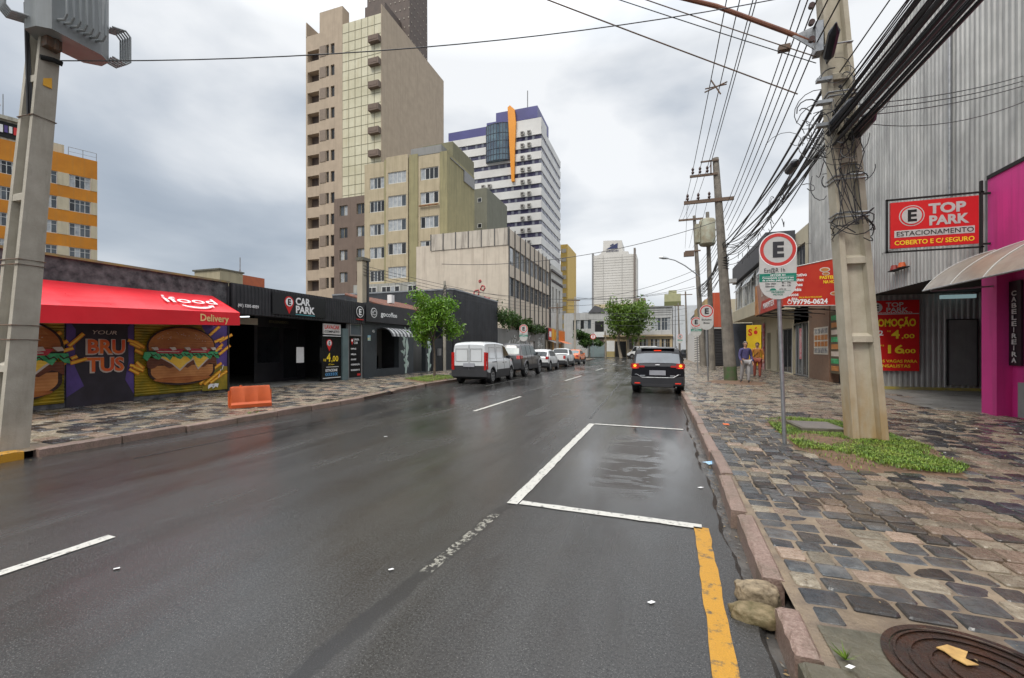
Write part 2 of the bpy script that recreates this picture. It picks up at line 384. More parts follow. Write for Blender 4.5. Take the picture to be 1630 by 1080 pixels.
for y0 in (16.5, 24.5, 33.5): strip('bay_line', [(-6.75, y0), (-6.75, y0+6)], .06, P_WORN, .006, .004)
for y0 in (66.9,):
    for k in range(9): strip('crossing_line', [(-8.3+k*1.0, 63.2), (-8.3+k*1.0, 65.6)], .4, P_WORN, .006)
b = MB(); b.quad(*[(-1.42+.012*rr.uniform(-1, 1)+(.03 if s else -.03), 8.8+14*0, .004) for s in (0,)] + [(-1.34, 8.8, .004), (-1.0, 15, .004), (-1.03, 15, .004)]) if 0 else None
for (xa, ya, xb, yb) in ((-1.45, 9.5, -1.65, 20.0), (-1.65, 20, -1.5, 34)):      # long crack in the asphalt
    b = MB(); p = [(xa+(xb-xa)*i/40+rr.uniform(-.03, .03), ya+(yb-ya)*i/40) for i in range(41)]
    for q, s in zip(p, p[1:]): b.quad((q[0]-.022, q[1], .003), (q[0]+.022, q[1], .003), (s[0]+.022, s[1], .003), (s[0]-.022, s[1], .003))
    b.build('road_crack', P_TAR, kind='structure')
b = MB()
p = [(-6.9+.012*i*i*.1+rr.uniform(-.02, .02), 4.0+i*.22) for i in range(16)]
for q, s in zip(p, p[1:]): b.quad((q[0]-.012, q[1], .003), (q[0]+.012, q[1], .003), (s[0]+.012, s[1], .003), (s[0]-.012, s[1], .003))
b.build('road_crack', P_TAR, kind='structure')

# pavements: bed of sand with individually laid stones standing proud of it
sheet('pavement_bed', [(.70, -6), (6.95, -6), (6.95, 66), (.70, 66)], .104, S_JNT)
sheet('pavement_bed', [(-14.2, -6), (-8.3, -6), (-8.3, 10.9), (-14.2, 10.9)], .104, S_JNT)
sheet('pavement_bed', [(-14.2, 10.9), (-8.3, 10.9), (-9.0, 15.5), (-9.1, 66), (-14.2, 66)], .104, S_JNT)
b = MB(); b.box(-14.2, .78, 77.6, 80.2, -.1, .10); b.box(.7, 60, 77.6, 84, -.1, .099); b.box(-60, -14.2, 77.6, 84, -.1, .101); b.build('far_pavement', CONCP, kind='structure')
def stones(name, x0, x1, y0, y1, sx, sy, pick, skip, seed, top=.118):
    r = random.Random(seed); b = MB(); y = y0; jx = .011
    while y < y1:
        h = sy*r.uniform(.86, 1.16); x = x0-r.uniform(0, .06)*(y0 > 5)
        while x < x1:
            wd = min(sx*r.uniform(.80, 1.25), x1-x)
            cx, cy = x+wd/2, y+h/2
            if wd > .07 and not skip(cx, cy):
                g = r.uniform(.003, .009); z = top+r.uniform(-.006, .005); tx, ty = r.uniform(-.012, .012), r.uniform(-.012, .012)
                wv = .035*math.sin(cx*2.1+y*.6)
                P = [(x+g+r.uniform(0, jx), y+wv+g+r.uniform(0, jx)), (x+wd-g-r.uniform(0, jx), y+wv+g+r.uniform(0, jx)), (x+wd-g-r.uniform(0, jx), y+wv+h-g-r.uniform(0, jx)), (x+g+r.uniform(0, jx), y+wv+h-g-r.uniform(0, jx))]
                m = pick(r, cx, cy); i = .012
                if y0 < 5 or True:      # knock the corners off
                    P8 = []
                    for q in range(4):
                        a, p0, c_ = P[q-1], P[q], P[(q+1) % 4]; u, w2 = r.uniform(.03, .13), r.uniform(.03, .13)
                        P8 += [(p0[0]+(a[0]-p0[0])*u, p0[1]+(a[1]-p0[1])*u), (p0[0]+(c_[0]-p0[0])*w2, p0[1]+(c_[1]-p0[1])*w2)]
                    P = P8
                z += .006*math.sin(cx*1.7+y*.9)+.005*math.sin(cx*4+cy*3.1)
                B = [(px, py, .085) for px, py in P]
                T0 = [(px+(cx-px)*.02, py+(cy-py)*.02, z-.008) for px, py in P]
                T1 = [(px+(cx-px)*.09, py+(cy-py)*.09, z+tx*(px-cx)/sx+ty*(py-cy)/sy+r.uniform(-.0015, .0015)) for px, py in P]
                k = len(b.v); b.v += B+T0+T1+[(cx, cy, z+.003)]
                for q in range(8):
                    n = (q+1) % 8
                    b.f += [(k+q, k+n, k+8+n, k+8+q), (k+8+q, k+8+n, k+16+n, k+16+q), (k+16+q, k+16+n, k+24)]; b.m += [m, m, m]
            x += wd
        y += h
    return b.build(name, [S_BAS, S_BLU, S_PNK, S_TAN], kind='structure', smooth=False)
GP = [(1.96, 9.7), (2.5, 10.15), (3.2, 9.9), (3.55, 8.9), (3.62, 7.7), (3.45, 6.55), (3.15, 6.15), (2.5, 6.2), (2.12, 5.85), (1.86, 6.9), (1.88, 8.3)]
def inpoly(x, y, P):
    c = False
    for i in range(len(P)):
        (x0, y0), (x1, y1) = P[i-1], P[i]
        if (y0 > y) != (y1 > y) and x < (x1-x0)*(y-y0)/(y1-y0)+x0: c = not c
    return c
def skipR(x, y):
    return (y < 2.56 and x < 1.66) or math.hypot(x-1.32, y-2.41) < .43 or inpoly(x, y, GP) or math.hypot(x-3.1, (y-20.6)*.8) < 1.15
def pickR(r, x, y):
    if y > 11: return r.choices([0, 1, 2, 3], [.06, .16, .2, .58])[0]
    if x < 1.75+.05*y: return r.choices([0, 1, 2, 3], [.22, .52, .10, .16])[0]
    k = .5+.5*math.sin(x*1.9+1.1)*math.cos(y*1.3+x*.5)
    return r.choices([0, 1, 2, 3], [.25+.5*k, .10, .40-.3*k, .3])[0]
stones('cobble_pavement', .765, 6.93, .9, 12, .195, .185, pickR, skipR, 3)
stones('cobble_pavement', .80, 6.93, 12.05, 50, .22, .25, pickR, skipR, 4)
def pickL(r, x, y):
    return r.choices([0, 1, 2, 3], [.24 if y < 11 else .08, .26, .18, .38])[0]
stones('cobble_pavement', -13.55, -8.5, 1.5, 12.5, .28, .26, pickL, lambda x, y: math.hypot(x+8.75, y-3.6) < .25, 5)
stones('cobble_pavement', -13.55, -9.15, 12.5, 46, .30, .30, pickL, lambda x, y: -11.6 < x < -9.2 and 16.0 < y < 20.4 and abs((x+10.4)*1.0) < 1.0, 6)
b = MB(); b.quad((.74, -2, .112), (1.68, -2, .112), (1.70, 2.66, .112), (.76, 2.60, .112)); b.build('concrete_patch', S_CONC, kind='structure')
# kerbs: separate granite blocks
def kerb(name, segs, mat, x=None, w=.15, z=.128):
    b = MB(); r = random.Random(9)
    for (xa, ya, xb, yb) in segs:
        L = math.hypot(xb-xa, yb-ya); ux, uy = (xb-xa)/L, (yb-ya)/L; n = max(1, round(L/1.0)); px, py = uy, -ux
        for i in range(n):
            a, c = L*i/n+.012, L*(i+1)/n-.012; dz = r.uniform(-.012, .008); o = r.uniform(-.012, .012); ww = w+r.uniform(-.01, .01)
            k = len(b.v)
            ns = 9 if (ya < 12 or yb < 12) else 2; sg = 1 if ww > 0 else -1
            for i2 in range(ns+1):
                t = a+(c-a)*i2/ns; end = i2 in (0, ns); ch = (r.uniform(.006, .02) if r.random() > .25 else r.uniform(.02, .038)) if ns > 2 else .015
                for (s, zz) in ((0, -.08), (0, z+dz-ch), (sg*ch, z+dz-(.012 if end else r.uniform(0, .005))), (ww-sg*.015, z+dz-(.012 if end else r.uniform(0, .005))), (ww, z+dz-.018), (ww, -.08)):
                    b.v.append((xa+ux*t+px*(s+o), ya+uy*t+py*(s+o), zz))
            for i2 in range(ns):
                for q in range(5): w_ = k+6*i2+q; b.f.append((w_, w_+6, w_+7, w_+1)); b.m.append(0)
            b.f.append(tuple(k+q for q in range(6))); b.m.append(0); b.f.append(tuple(k+6*ns+q for q in range(6))[::-1]); b.m.append(0)
    return b.build(name, mat, kind='structure')
kerb('kerb', [(.60, 3.02, .63, 4.14), (.60, 4.19, .64, 5.36), (.655, 5.42, .665, 7.8), (.67, 7.9, .70, 30), (.70, 30, .70, 64)], S_KERB, w=.13)
kerb('kerb', [(.59, 2.29, .60, 2.72)], S_KERB, w=.12, z=.13)
kerb('kerb', [(.62, .2, .60, 2.27)], S_CONC, w=.22, z=.135)
kerb('kerb', [(-8.33, 10.6, -8.38, 3.6), (-9.05, 15.5, -8.36, 10.8), (-9.15, 64, -9.05, 15.7)][0:1], S_KERB, w=-.15)
kerb('kerb', [(-8.36, 10.7, -8.98, 15.5), (-9.0, 15.6, -9.1, 40), (-9.1, 40, -9.1, 64)], S_KERB, w=-.15)
kerb('kerb', [(-8.32, -2, -8.30, 3.5)], P_YEL, w=-.17, z=.13)
sheet('driveway', [(6.9, 12.3), (13, 12.3), (13, 18.75), (6.9, 18.75)], .118, CONCP)
b = MB(); b.quad((6.0, 12.6, .125), (6.9, 12.2, .122), (6.9, 18.6, .122), (6.4, 18.7, .125)); b.build('driveway_apron', CONCP, kind='structure')
YW = M('faded_yellow', (.42, .34, .08), .5, c2=(.22, .2, .12), sc=3)
b = MB(); b.box(6.95, 12.5, 18.60, 18.72, .119, .21); b.build('driveway_curb', YW, kind='structure')

# grass and bare earth
EARTH = M('bare_earth', (.17, .095, .055), .8, c2=(.09, .06, .035), sc=9, bmp=.8, bsc=40)
def mound(name, P, z0, hh, mat):
    cx = sum(p[0] for p in P)/len(P); cy = sum(p[1] for p in P)/len(P); b = MB(); Rg = [0, .4, .75, .95, 1.06]; n = 48
    def edge(t):
        q = t*len(P); i = int(q) % len(P); f = q-int(q); a, c = P[i], P[(i+1) % len(P)]; return a[0]+(c[0]-a[0])*f, a[1]+(c[1]-a[1])*f
    for k, s in enumerate(Rg):
        for j in range(n):
            ex, ey = edge(j/n); x = cx+(ex-cx)*s; y = cy+(ey-cy)*s; b.v.append((x, y, z0+hh*(1-s*s/1.12)+.008*math.sin(x*9)*math.cos(y*8)*(s < 1)))
    for k in range(len(Rg)-1):
        for j in range(n): b.f.append((k*n+j, k*n+(j+1) % n, (k+1)*n+(j+1) % n, (k+1)*n+j)); b.m.append(0)
    return b.build(name, mat, kind='structure', smooth=True)
mound('earth_patch', GP, .105, .05, EARTH)
GRASS = M('grass_blades', (.075, .165, .012), .5, c2=(.20, .25, .035), sc=5, island=.7)
def grass(name, P, n, z, h, seed, dens=None, label=None):
    r = random.Random(seed); b = MB(); xs = [p[0] for p in P]; ys_ = [p[1] for p in P]; k = 0; t = 0
    while k < n and t < n*30:
        t += 1; x, y = r.uniform(min(xs)-.05, max(xs)+.05), r.uniform(min(ys_)-.05, max(ys_)+.05)
        if not inpoly(x, y, P) or (dens and r.random() > dens(x, y)): continue
        k += 1; a = r.uniform(0, 6.28); L = h*r.uniform(.5, 1.3); wd = r.uniform(.002, .006); lean = r.uniform(.2, 1.1)*L
        dx, dy = math.cos(a), math.sin(a); q = len(b.v)
        b.v += [(x-dy*wd, y+dx*wd, z), (x+dy*wd, y-dx*wd, z), (x+dx*lean*.4+dy*wd*.8, y+dy*lean*.4-dx*wd*.8, z+L*.6), (x+dx*lean*.4-dy*wd*.8, y+dy*lean*.4+dx*wd*.8, z+L*.6), (x+dx*lean, y+dy*lean, z+L*.8)]
        b.f += [(q, q+1, q+2, q+3), (q+3, q+2, q+4)]; b.m += [0, 0]
    o = b.build(name, GRASS); tag(o, label, 'grass', kind='stuff'); return o
def gd(x, y):
    k = math.sin(x*3.1+y*1.7)*math.cos(y*2.3-x)+.25*math.sin(x*9)*math.cos(y*8)
    if x < 2.5 and y < 7.0 and y+x*1.0 < 9.3: k -= .5
    cx, cy = 2.75, 8.0; d = math.hypot((x-cx)/.9, (y-cy)/2.1); k -= max(0, d-.75)*1.4
    return max(.03, min(1, .62+k*.8))
grass('grass', GP, 36000, .135, .040, 1, gd, 'short green grass round the foot of the concrete pole')
TP = [(-11.3, 17.6), (-9.3, 16.0), (-9.3, 20.2), (-11.3, 20.2)]
mound('earth_patch', TP, .11, .06, EARTH); grass('grass', TP, 8000, .14, .07, 2, None, 'short green grass in the bed below the young street tree')
mound('earth_patch', [(3.1+1.2*math.cos(t*.6), 20.4+1.6*math.sin(t*.6)) for t in range(10)], .10, .05, EARTH)
b = MB(); 
for (x, y) in ((-8.42, 7.05), (-8.38, 7.2), (.79, 2.33)): 
    for k in range(22):
        a = rr.uniform(0, 6.28); L = rr.uniform(.03, .09); b.quad((x, y, .12), (x+.01, y+.01, .12), (x+math.cos(a)*L, y+math.sin(a)*L, .12+L*.8))
tag(b.build('weeds', GRASS), 'tiny green weeds sprouting from gaps in the kerbs', 'weeds', kind='stuff')
# small things lying about
def rock(name, label, c, s, seed, mat, rz=0):
    bm = bmesh.new(); bmesh.ops.create_icosphere(bm, subdivisions=4, radius=1)
    from mathutils import noise as nz
    for v in bm.verts:
        p = v.co.copy(); q = Vector([math.copysign(abs(t)**.72, t) for t in p]); d = 1+.16*nz.noise(p*1.6+Vector((seed, 0, 0)))+.10*nz.noise(p*3.5+Vector((0, seed, 0)))+.05*nz.noise(p*8)+.03*nz.noise(p*18)
        v.co = Vector((q.x*s[0], q.y*s[1], q.z*s[2]))*d
    me = bpy.data.meshes.new(name); bm.to_mesh(me); bm.free(); me.materials.append(mat); me.polygons.foreach_set('use_smooth', [True]*len(me.polygons))
    o = bpy.data.objects.new(name, me); COL.objects.link(o); o.location = c; o.rotation_euler = (0, 0, rz); tag(o, label, 'rock', 'loose rocks in the kerb gap'); return o
ROCK = M('rough_rock', (.30, .235, .15), .7, c2=(.10, .075, .045), sc=22, bmp=1, bsc=30)
ROCKM = M('mossy_rock', (.22, .165, .09), .7, c2=(.08, .065, .022), sc=18, bmp=1, bsc=30)
rock('rock', 'rounded light brown rock in the kerb gap, farther of the two', (.555, 2.945, .045), (.125, .075, .07), 3, ROCK, .0)
rock('rock', 'flat mossy rock in the kerb gap, nearer of the two', (.52, 2.76, .02), (.135, .075, .052), 8, ROCKM, -.08)
t = thing('manhole_cover', 'round rusty brown iron manhole cover with raised rings set in the concrete', 'manhole cover', (1.40, 2.33, .112))
RUST = M('rusty_iron', (.030, .022, .018), .25, .2, c2=(.055, .024, .013), sc=9, bmp=.5, bsc=60, rv=.12)
fz = Fr((1.40, 2.33, .112), (1, 0, 0), (0, 1, 0)); b = MB()
b.ring(fz, 0, 0, 0, .395, 0, .006, n=64); b.build('plate', RUST, t)
b = MB(); b.ring(fz, 0, 0, .40, .44, 0, .012, n=64); b.build('rim', RUST, t)
for r0 in (.37, .30, .21, .13): b = MB(); b.ring(fz, 0, 0, r0, r0+.014, .006, .014, n=64); b.build('raised_ring', RUST, t)
b = MB()
for k in range(28):
    a = k*2*math.pi/28; f2 = Fr(fz.p(.335*math.cos(a), .335*math.sin(a)), (-math.sin(a), math.cos(a), 0), (math.cos(a), math.sin(a), 0))
    if k % 7: b.box(-.018, .012, -.022, .022, .006, .012, fr=f2)
b.build('raised_studs', RUST, t, kind='stuff')
t.scale = (.78, .78, 1); t.location = (1.32, 2.41, .112); fz = Fr((1.25, 2.50, .112), (1, 0, 0), (0, 1, 0))
o = MB().prism(fz, [(-.03, .05), (.03, .09), (.09, .06), (.07, .03), (.05, .0), (.08, -.03), (.03, -.05), (.0, -.01), (-.01, .03)], .015, .019).build('fallen_leaf', M('dead_leaf', (.48, .30, .10), .6, c2=(.34, .2, .07), sc=30))
tag(o, 'dry yellow leaf lying on the manhole cover', 'leaf')
t = thing('inspection_lid', 'grey rectangular concrete lid lying in the grass by the pole', 'lid', (2.56, 8.85, .15))
b = MB(); fz = Fr((2.56, 8.85, .15), (1, .06, 0), (-.06, 1, 0)); b.box(-.34, .34, -.42, .42, 0, .05, fr=fz); b.build('slab', S_CONC, t)
b = MB(); b.box(-.30, .30, -.38, .38, .05, .056, fr=fz); b.build('inset_plate', M('lid_plate', (.12, .11, .10), .5, c2=(.17, .15, .13), sc=6, bmp=.5), t)
b = MB(); b.box(5.1, 5.75, 14.2, 14.75, .115, .126); tag(b.build('drain_cover', M('drain_iron', (.06, .058, .055), .5, c2=(.09, .085, .08), sc=8, bmp=.5)), 'dark square iron drain cover in the pavement before the snack bar', 'drain cover')
b = MB(); 
for k in range(12):
    a = k*.52; b.v.append((.66+.11*math.cos(a)*rr.uniform(.7, 1.1), 6.35+.05*math.sin(a), -.02+.025*rr.random()))
b.f.append(tuple(range(12))); b.m.append(0); b.v.append((.66, 6.35, .025)); b.f = [(k, (k+1) % 12, 12) for k in range(12)]; b.m = [0]*12
tag(b.build('plastic_wrapper', M('blue_plastic', (.10, .34, .62), .25, c2=(.45, .6, .7), sc=14)), 'crumpled light blue plastic wrapper in the wet gutter', 'litter')
for i, (x, y, s) in enumerate(((-3.55, 1.95, .022), (-1.75, 2.55, .02), (-.05, 2.72, .022), (.42, 5.15, .03), (-4.5, 6.4, .035), (.78, 2.25, .018))):
    b = MB(); z = .004 if x < .5 else .14; b.quad((x-s, y, z), (x, y-s*.8, z+.004), (x+s*1.3, y+s*.3, z+.006), (x+s*.2, y+s, z+.003))
    tag(b.build('paper_scrap', WHITE), ['flattened white paper scrap on the road at left near the dashed line', 'white paper scrap on the asphalt beside the tar strip', 'white paper scrap on the asphalt left of the yellow line', 'white paper scrap beside the gutter by the kerb blocks', 'white paper scrap on the road before the plastic barrier', 'tiny white scrap on the mossy kerb end'][i], 'litter', 'paper scraps on the road')
# wind-blown leaves, grit and twigs along the gutter, on the stones and round the grass
b = MB(); q_ = random.Random(31)
for k in range(900):
    zone = q_.random()
    if zone < .45: x, y, z = q_.gauss(.60, .05), q_.uniform(1.5, 14), -.035
    elif zone < .6: x, y, z = q_.gauss(2.6, 1.0), q_.gauss(7.8, 1.8), .135
    elif zone < .85: x, y, z = q_.uniform(.8, 5.5), q_.uniform(2.2, 12), .134
    else: x, y, z = q_.gauss(-8.15, .1), q_.uniform(3, 15), .008
    a = q_.uniform(0, 6.28); s_ = q_.uniform(.006, .017)*(1 if y < 6 else 1.3); c_, d_ = math.cos(a)*s_, math.sin(a)*s_; w_ = q_.uniform(.25, .6)
    b.quad((x-c_, y-d_, z), (x+d_*w_, y-c_*w_, z+.003), (x+c_, y+d_, z+q_.uniform(0, .008)), (x-d_*w_, y+c_*w_, z+.002), m=q_.randrange(3))
o = b.build('leaf_litter', [M('litter_brown', (.10, .055, .025), .7), M('litter_tan', (.26, .18, .08), .7), M('litter_grey', (.16, .15, .13), .7)]); tag(o, 'scattered dead leaves, twigs and grit in the gutters and on the stones', 'leaf litter', kind='stuff')
# orange barrier
t = thing('plastic_barrier', 'orange water filled plastic traffic barrier standing on the left pavement', 'barrier', (-9.45, 7.95, .12))
ORG = M('barrier_orange', (.50, .085, .012), .55, c2=(.42, .07, .012), sc=3, bmp=.15, bsc=20)
ax = Vector((.42, .75, 0)).normalized(); fr = Fr((-9.45, 7.95, .12), tuple(ax)); prof = [(-.19, 0), (-.19, .08), (-.13, .13), (-.065, .46), (-.045, .5), (.045, .5), (.065, .46), (.13, .13), (.19, .08), (.19, 0)]
b = MB(); n = 15; L = .86
for i in range(n+1):
    u = -L/2+L*i/n; rib = (.018 if i % 5 in (0,) else (-.008 if i % 5 in (2, 3) else 0))
    for c, z in prof: 
        k = 1 if z in (0, .08) else 1+rib/.1
        b.v.append(tuple(fr.p(u*(1-.10*z), z*(1 if i not in (0,) else .97), c*k)))
m_ = len(prof)
for i in range(n):
    for j in range(m_): b.f.append((i*m_+j, i*m_+(j+1) % m_, (i+1)*m_+(j+1) % m_, (i+1)*m_+j)); b.m.append(0)
b.f.append(tuple(range(m_))); b.f.append(tuple(n*m_+j for j in range(m_))[::-1]); b.m += [0, 0]
b.build('body', ORG, t, smooth=True, sharp=25)
for s in (-1, 1):
    b = MB(); b.tube([fr.p(s*(L/2+.0), .06, 0), fr.p(s*(L/2+.0), .40, 0)], .035, 10); b.build('hinge_lug', ORG, t, smooth=True)
b = MB(); b.tube([fr.p(-.2, .5, 0), fr.p(-.2, .525, 0)], .03, 12); b.build('filler_cap', ORG, t, smooth=True)

# ================================================================ left row of low buildings
WL = -13.6
PLB = M('peeling_black_wall', (.022, .022, .025), .7, c2=(.14, .14, .145), sc=4.5, bmp=.3, bsc=12)
# ---- burger shop
t = thing('burger_shop', 'low black burger shop with painted burger murals under a red awning', 'shop', (WL, 6.5, 0))
fl = FL(WL); b = MB()
b.box(-20, WL, 0, 10.62, -.1, 3.72); b.build('wall', PLB, t)
b = MB(); b.box(-20, WL+.05, 0, 10.64, 3.72, 3.78); b.build('coping', M('coping_concrete', (.16, .15, .12), .8, c2=(.35, .25, .05), sc=2.2), t)
SH = M('mural_olive', (.14, .13, .012), .5, c2=(.42, .27, .012), sc=2.2, bmp=.1)
def slats(m):
    t, NN, L, P = nodes(m); sp = NN.new('ShaderNodeSeparateXYZ'); L.new(pos(t).outputs['Position'], sp.inputs[0])
    h = mathn(t, 'SINE', mathn(t, 'MULTIPLY', sp.outputs[2], 83.8)); bump(t, h, P, .25, .008)
for q_ in (C_BUN, C_BUN2, C_DK, C_GR, C_RD, C_YL, C_PT, C_PU, C_CR, C_OR) if 0 else (): slats(q_)
def shutter(a0, a1, name, mats, parent):
    b = MB(); z = .22
    while z < 2.55:
        b.quad(fl.p(a0, z, .02), fl.p(a1, z, .02), fl.p(a1, z+.05, .045), fl.p(a0, z+.05, .045)); b.quad(fl.p(a0, z+.05, .045), fl.p(a1, z+.05, .045), fl.p(a1, z+.075, .02), fl.p(a0, z+.075, .02)); z += .075
    return b.build(name, mats, parent)
C_BUN = M('mural_bun', (.26, .07, .012), .5, c2=(.44, .16, .035), sc=1.6); C_BUN2 = M('mural_bun_light', (.52, .22, .065), .5, c2=(.34, .12, .03), sc=2.2)
C_DK = M('mural_outline', (.03, .008, .004), .6); C_GR = M('mural_lettuce', (.02, .24, .08), .5, c2=(.08, .45, .2), sc=5); C_RD = M('mural_tomato', (.33, .012, .03), .5, c2=(.5, .05, .06), sc=3)
C_YL = M('mural_cheese', (.80, .42, .02), .5, c2=(.85, .58, .08), sc=3); C_PT = M('mural_patty', (.09, .022, .008), .5, c2=(.16, .045, .015), sc=4); C_PU = M('mural_purple', (.10, .06, .26), .5, c2=(.05, .03, .13), sc=1.5)
C_CR = M('mural_cream', (.6, .52, .45), .5); C_OR = M('mural_orange', (.72, .27, .012), .5, c2=(.55, .17, .01), sc=6)
for q_ in (C_BUN, C_BUN2, C_DK, C_GR, C_RD, C_YL, C_PT, C_OR): slats(q_)
MM = [SH, C_BUN, C_BUN2, C_DK, C_GR, C_RD, C_YL, C_PT, C_PU, C_CR, C_OR]
def fries(b, cx, cz, n, r, spread, ang, seed, c=.056, l=(.35, .75)):
    for k in range(n):
        x, z = cx+r.uniform(-spread, spread), cz+r.uniform(-spread*1.4, spread*1.4); a = ang+r.uniform(-.3, .3); L = r.uniform(*l); w = .045
        ux, uz = math.cos(a), math.sin(a); d = c+.0012*k
        P = [(x-uz*w, z+ux*w), (x+uz*w, z-ux*w), (x+uz*w+ux*L, z-ux*w+uz*L), (x-uz*w+ux*L, z+ux*w+uz*L)]
        b.prism(fl, P, d-.006, d, 10); Q = [((p[0]-x)*.93+x+ux*.02, (p[1]-z)*.93+z+uz*.02) for p in [(x-uz*w*.4, z+ux*w*.4), (x+uz*w*.5, z-ux*w*.5), (x+uz*w*.5+ux*L, z-ux*w*.5+uz*L), (x-uz*w*.4+ux*L, z+ux*w*.4+uz*L)]]
        b.prism(fl, Q, d, d+.0008, 6)
def burger(b, cx, cz, s, c0=.056):
    """burger mural, half-width s (metres)"""
    c = [c0]
    def lay(P, m, g=.003): b.prism(fl, [(cx+x*s, cz+z*s) for x, z in P], c0-.004, c[0], m); c[0] += g
    el = lambda rx, rz, ox, oz, a0, a1, n=26: [(ox+rx*math.cos(R(a0+(a1-a0)*i/n)), oz+rz*math.sin(R(a0+(a1-a0)*i/n))) for i in range(n+1)]
    lay(el(1.0, .60, 0, .22, -4, 184)+[(-1.0, .0), (1.0, .0)], 3); lay(el(.95, .56, 0, .22, 0, 180)+[(-.93, .1), (.93, .1)], 1)
    lay(el(.80, .36, -.02, .36, 15, 165), 2)
    r = random.Random(4)
    for k in range(26):
        a, q = r.uniform(.15, 2.95), r.uniform(.55, .95); x, z = .85*q*math.cos(a), .30+.42*q*math.sin(a); b.prism(fl, [(cx+s*(x+.016*math.cos(i)), cz+s*(z+.010*math.sin(i))) for i in (0, 1.5, 3, 4.5)], c[0]-.003, c[0], 9)
    c[0] += .002
    lay(el(.97, .42, 0, -.52, 180, 360)+[(.97, -.2), (-.97, -.2)], 3); lay(el(.90, .36, 0, -.52, 182, 358)+[(.90, -.34), (-.90, -.34)], 2)
    lay(el(.82, .12, 0, -.74, 180, 360)+el(.82, .06, 0, -.74, 0, 180)[::1], 1)
    lay([(-1.0, -.12)]+[(-1+.1*i, -.36-.07*math.sin(i*1.3)) for i in range(21)]+[(1.0, -.12)], 7)
    lay([(-.72, -.08), (-.35, -.30), (-.12, -.52), (.1, -.30), (.28, -.18), (.34, -.34), (.42, -.5), (.7, -.22), (.86, -.08)], 9); lay([(-.66, -.08), (-.33, -.28), (-.12, -.46), (.08, -.27), (.28, -.14), (.36, -.34), (.42, -.44), (.66, -.2), (.8, -.08)], 6)
    lay([(-1.06, .06)]+[(-1.1+.1*i, -.10-.075*math.sin(i*2.1)-.03*(i % 2)) for i in range(23)]+[(1.06, .06)], 4)
    for k in range(9):
        x = -.92+.23*k; lay([(x, .0), (x+.06, -.07), (x+.14, -.03), (x+.2, -.1), (x+.2, -.07), (x+.14, .0), (x+.07, -.04), (x, .03)], 3, .0005)
    lay([(-.8, .16), (-.75, .02), (-.1, .0), (.0, .14)], 5); lay([(.1, .16), (.14, .02), (.72, .02), (.82, .15)], 5)
    lay([(-.74, .06), (-.15, .05), (-.15, .07), (-.74, .085)], 9); lay([(.2, .06), (.66, .06), (.66, .08), (.2, .085)], 9)
    for x in (-.9, -.42, .0, .5, .8): lay([(x, .19), (x+.08, .1), (x+.19, .12), (x+.15, .2)], 9, .0005)
shutter(7.88, 9.72, 'mural_shutter', SH, t)
b = MB(); b.box(9.72, 10.55, .2, 2.6, 0, .04, 8, fr=fl); b.prism(fl, [(9.72, .2), (10.55, .2), (10.55, .95), (10.2, 1.0), (10.1, 1.6), (9.72, 2.2)], .04, .046, 0)
r_ = random.Random(12); fries(b, 9.75, 1.1, 26, r_, .52, .75, 1); 
fries(b, 8.02, 1.5, 6, r_, .14, 2.8, 2, .06, (.18, .3)); fries(b, 8.0, .95, 5, r_, .16, 2.6, 2, .06, (.18, .28))
burger(b, 9.13, 1.38, .99, .085); b.build('mural', MM, t)
b = MB()
for a in (9.9, 10.05): b.prism(fl, [(a, .25), (a+.1, .32), (a+.16, .28), (a+.2, .4), (a+.08, .42), (a, .36)], .05, .056)
for a, z in ((10.22, .6), (10.26, .72), (10.34, .85)): b.prism(fl, [(a, z), (a+.02, z), (a+.06, z+.15), (a+.04, z+.15)], .07, .074)
b.build('paint_tag', WTXT, t)
b = MB(); b.box(6.44, 7.86, .1, 2.6, 0, .03, 0, fr=fl)
b.prism(fl, [(7.86, .3), (7.86, 2.3), (7.72, 2.1), (7.74, 1.2), (7.66, .7)], .03, .034, 1); b.prism(fl, [(6.44, .35), (6.44, 2.3), (6.62, 2.0), (6.6, 1.1), (6.78, .6)], .03, .034, 1)
b.build('black_panel', [M('mural_black', (.016, .014, .02), .5, c2=(.035, .03, .045), sc=2), C_PU], t)
text('YOUR', fl, 6.92, 1.90, .10, C_CR, t, w=.52, c=.04, bold=.0, shear=.2)
text('YOUR', fl, 6.92, 1.90, .10, C_CR, t, w=.52, c=.043, bold=.0, shear=.2) if 0 else None
for (s, z, w_) in (('BRU', 1.42, .80), ('TUS', .96, .80)):
    text(s, fl, 6.80, z-.02, .36, C_CR, t, w=w_+.06, c=.040, bold=.085); text(s, fl, 6.83, z, .34, M('brutus_red', (.62, .06, .02), .5, c2=(.75, .18, .02), sc=2), t, w=w_, c=.046, bold=.045)
shutter(4.2, 6.40, 'mural_shutter', SH, t)
b = MB(); burger(b, 5.25, 1.35, 1.12, .085); fries(b, 6.2, 1.3, 14, r_, .34, .6, 3, .06, (.25, .45)); b.build('mural', MM, t)
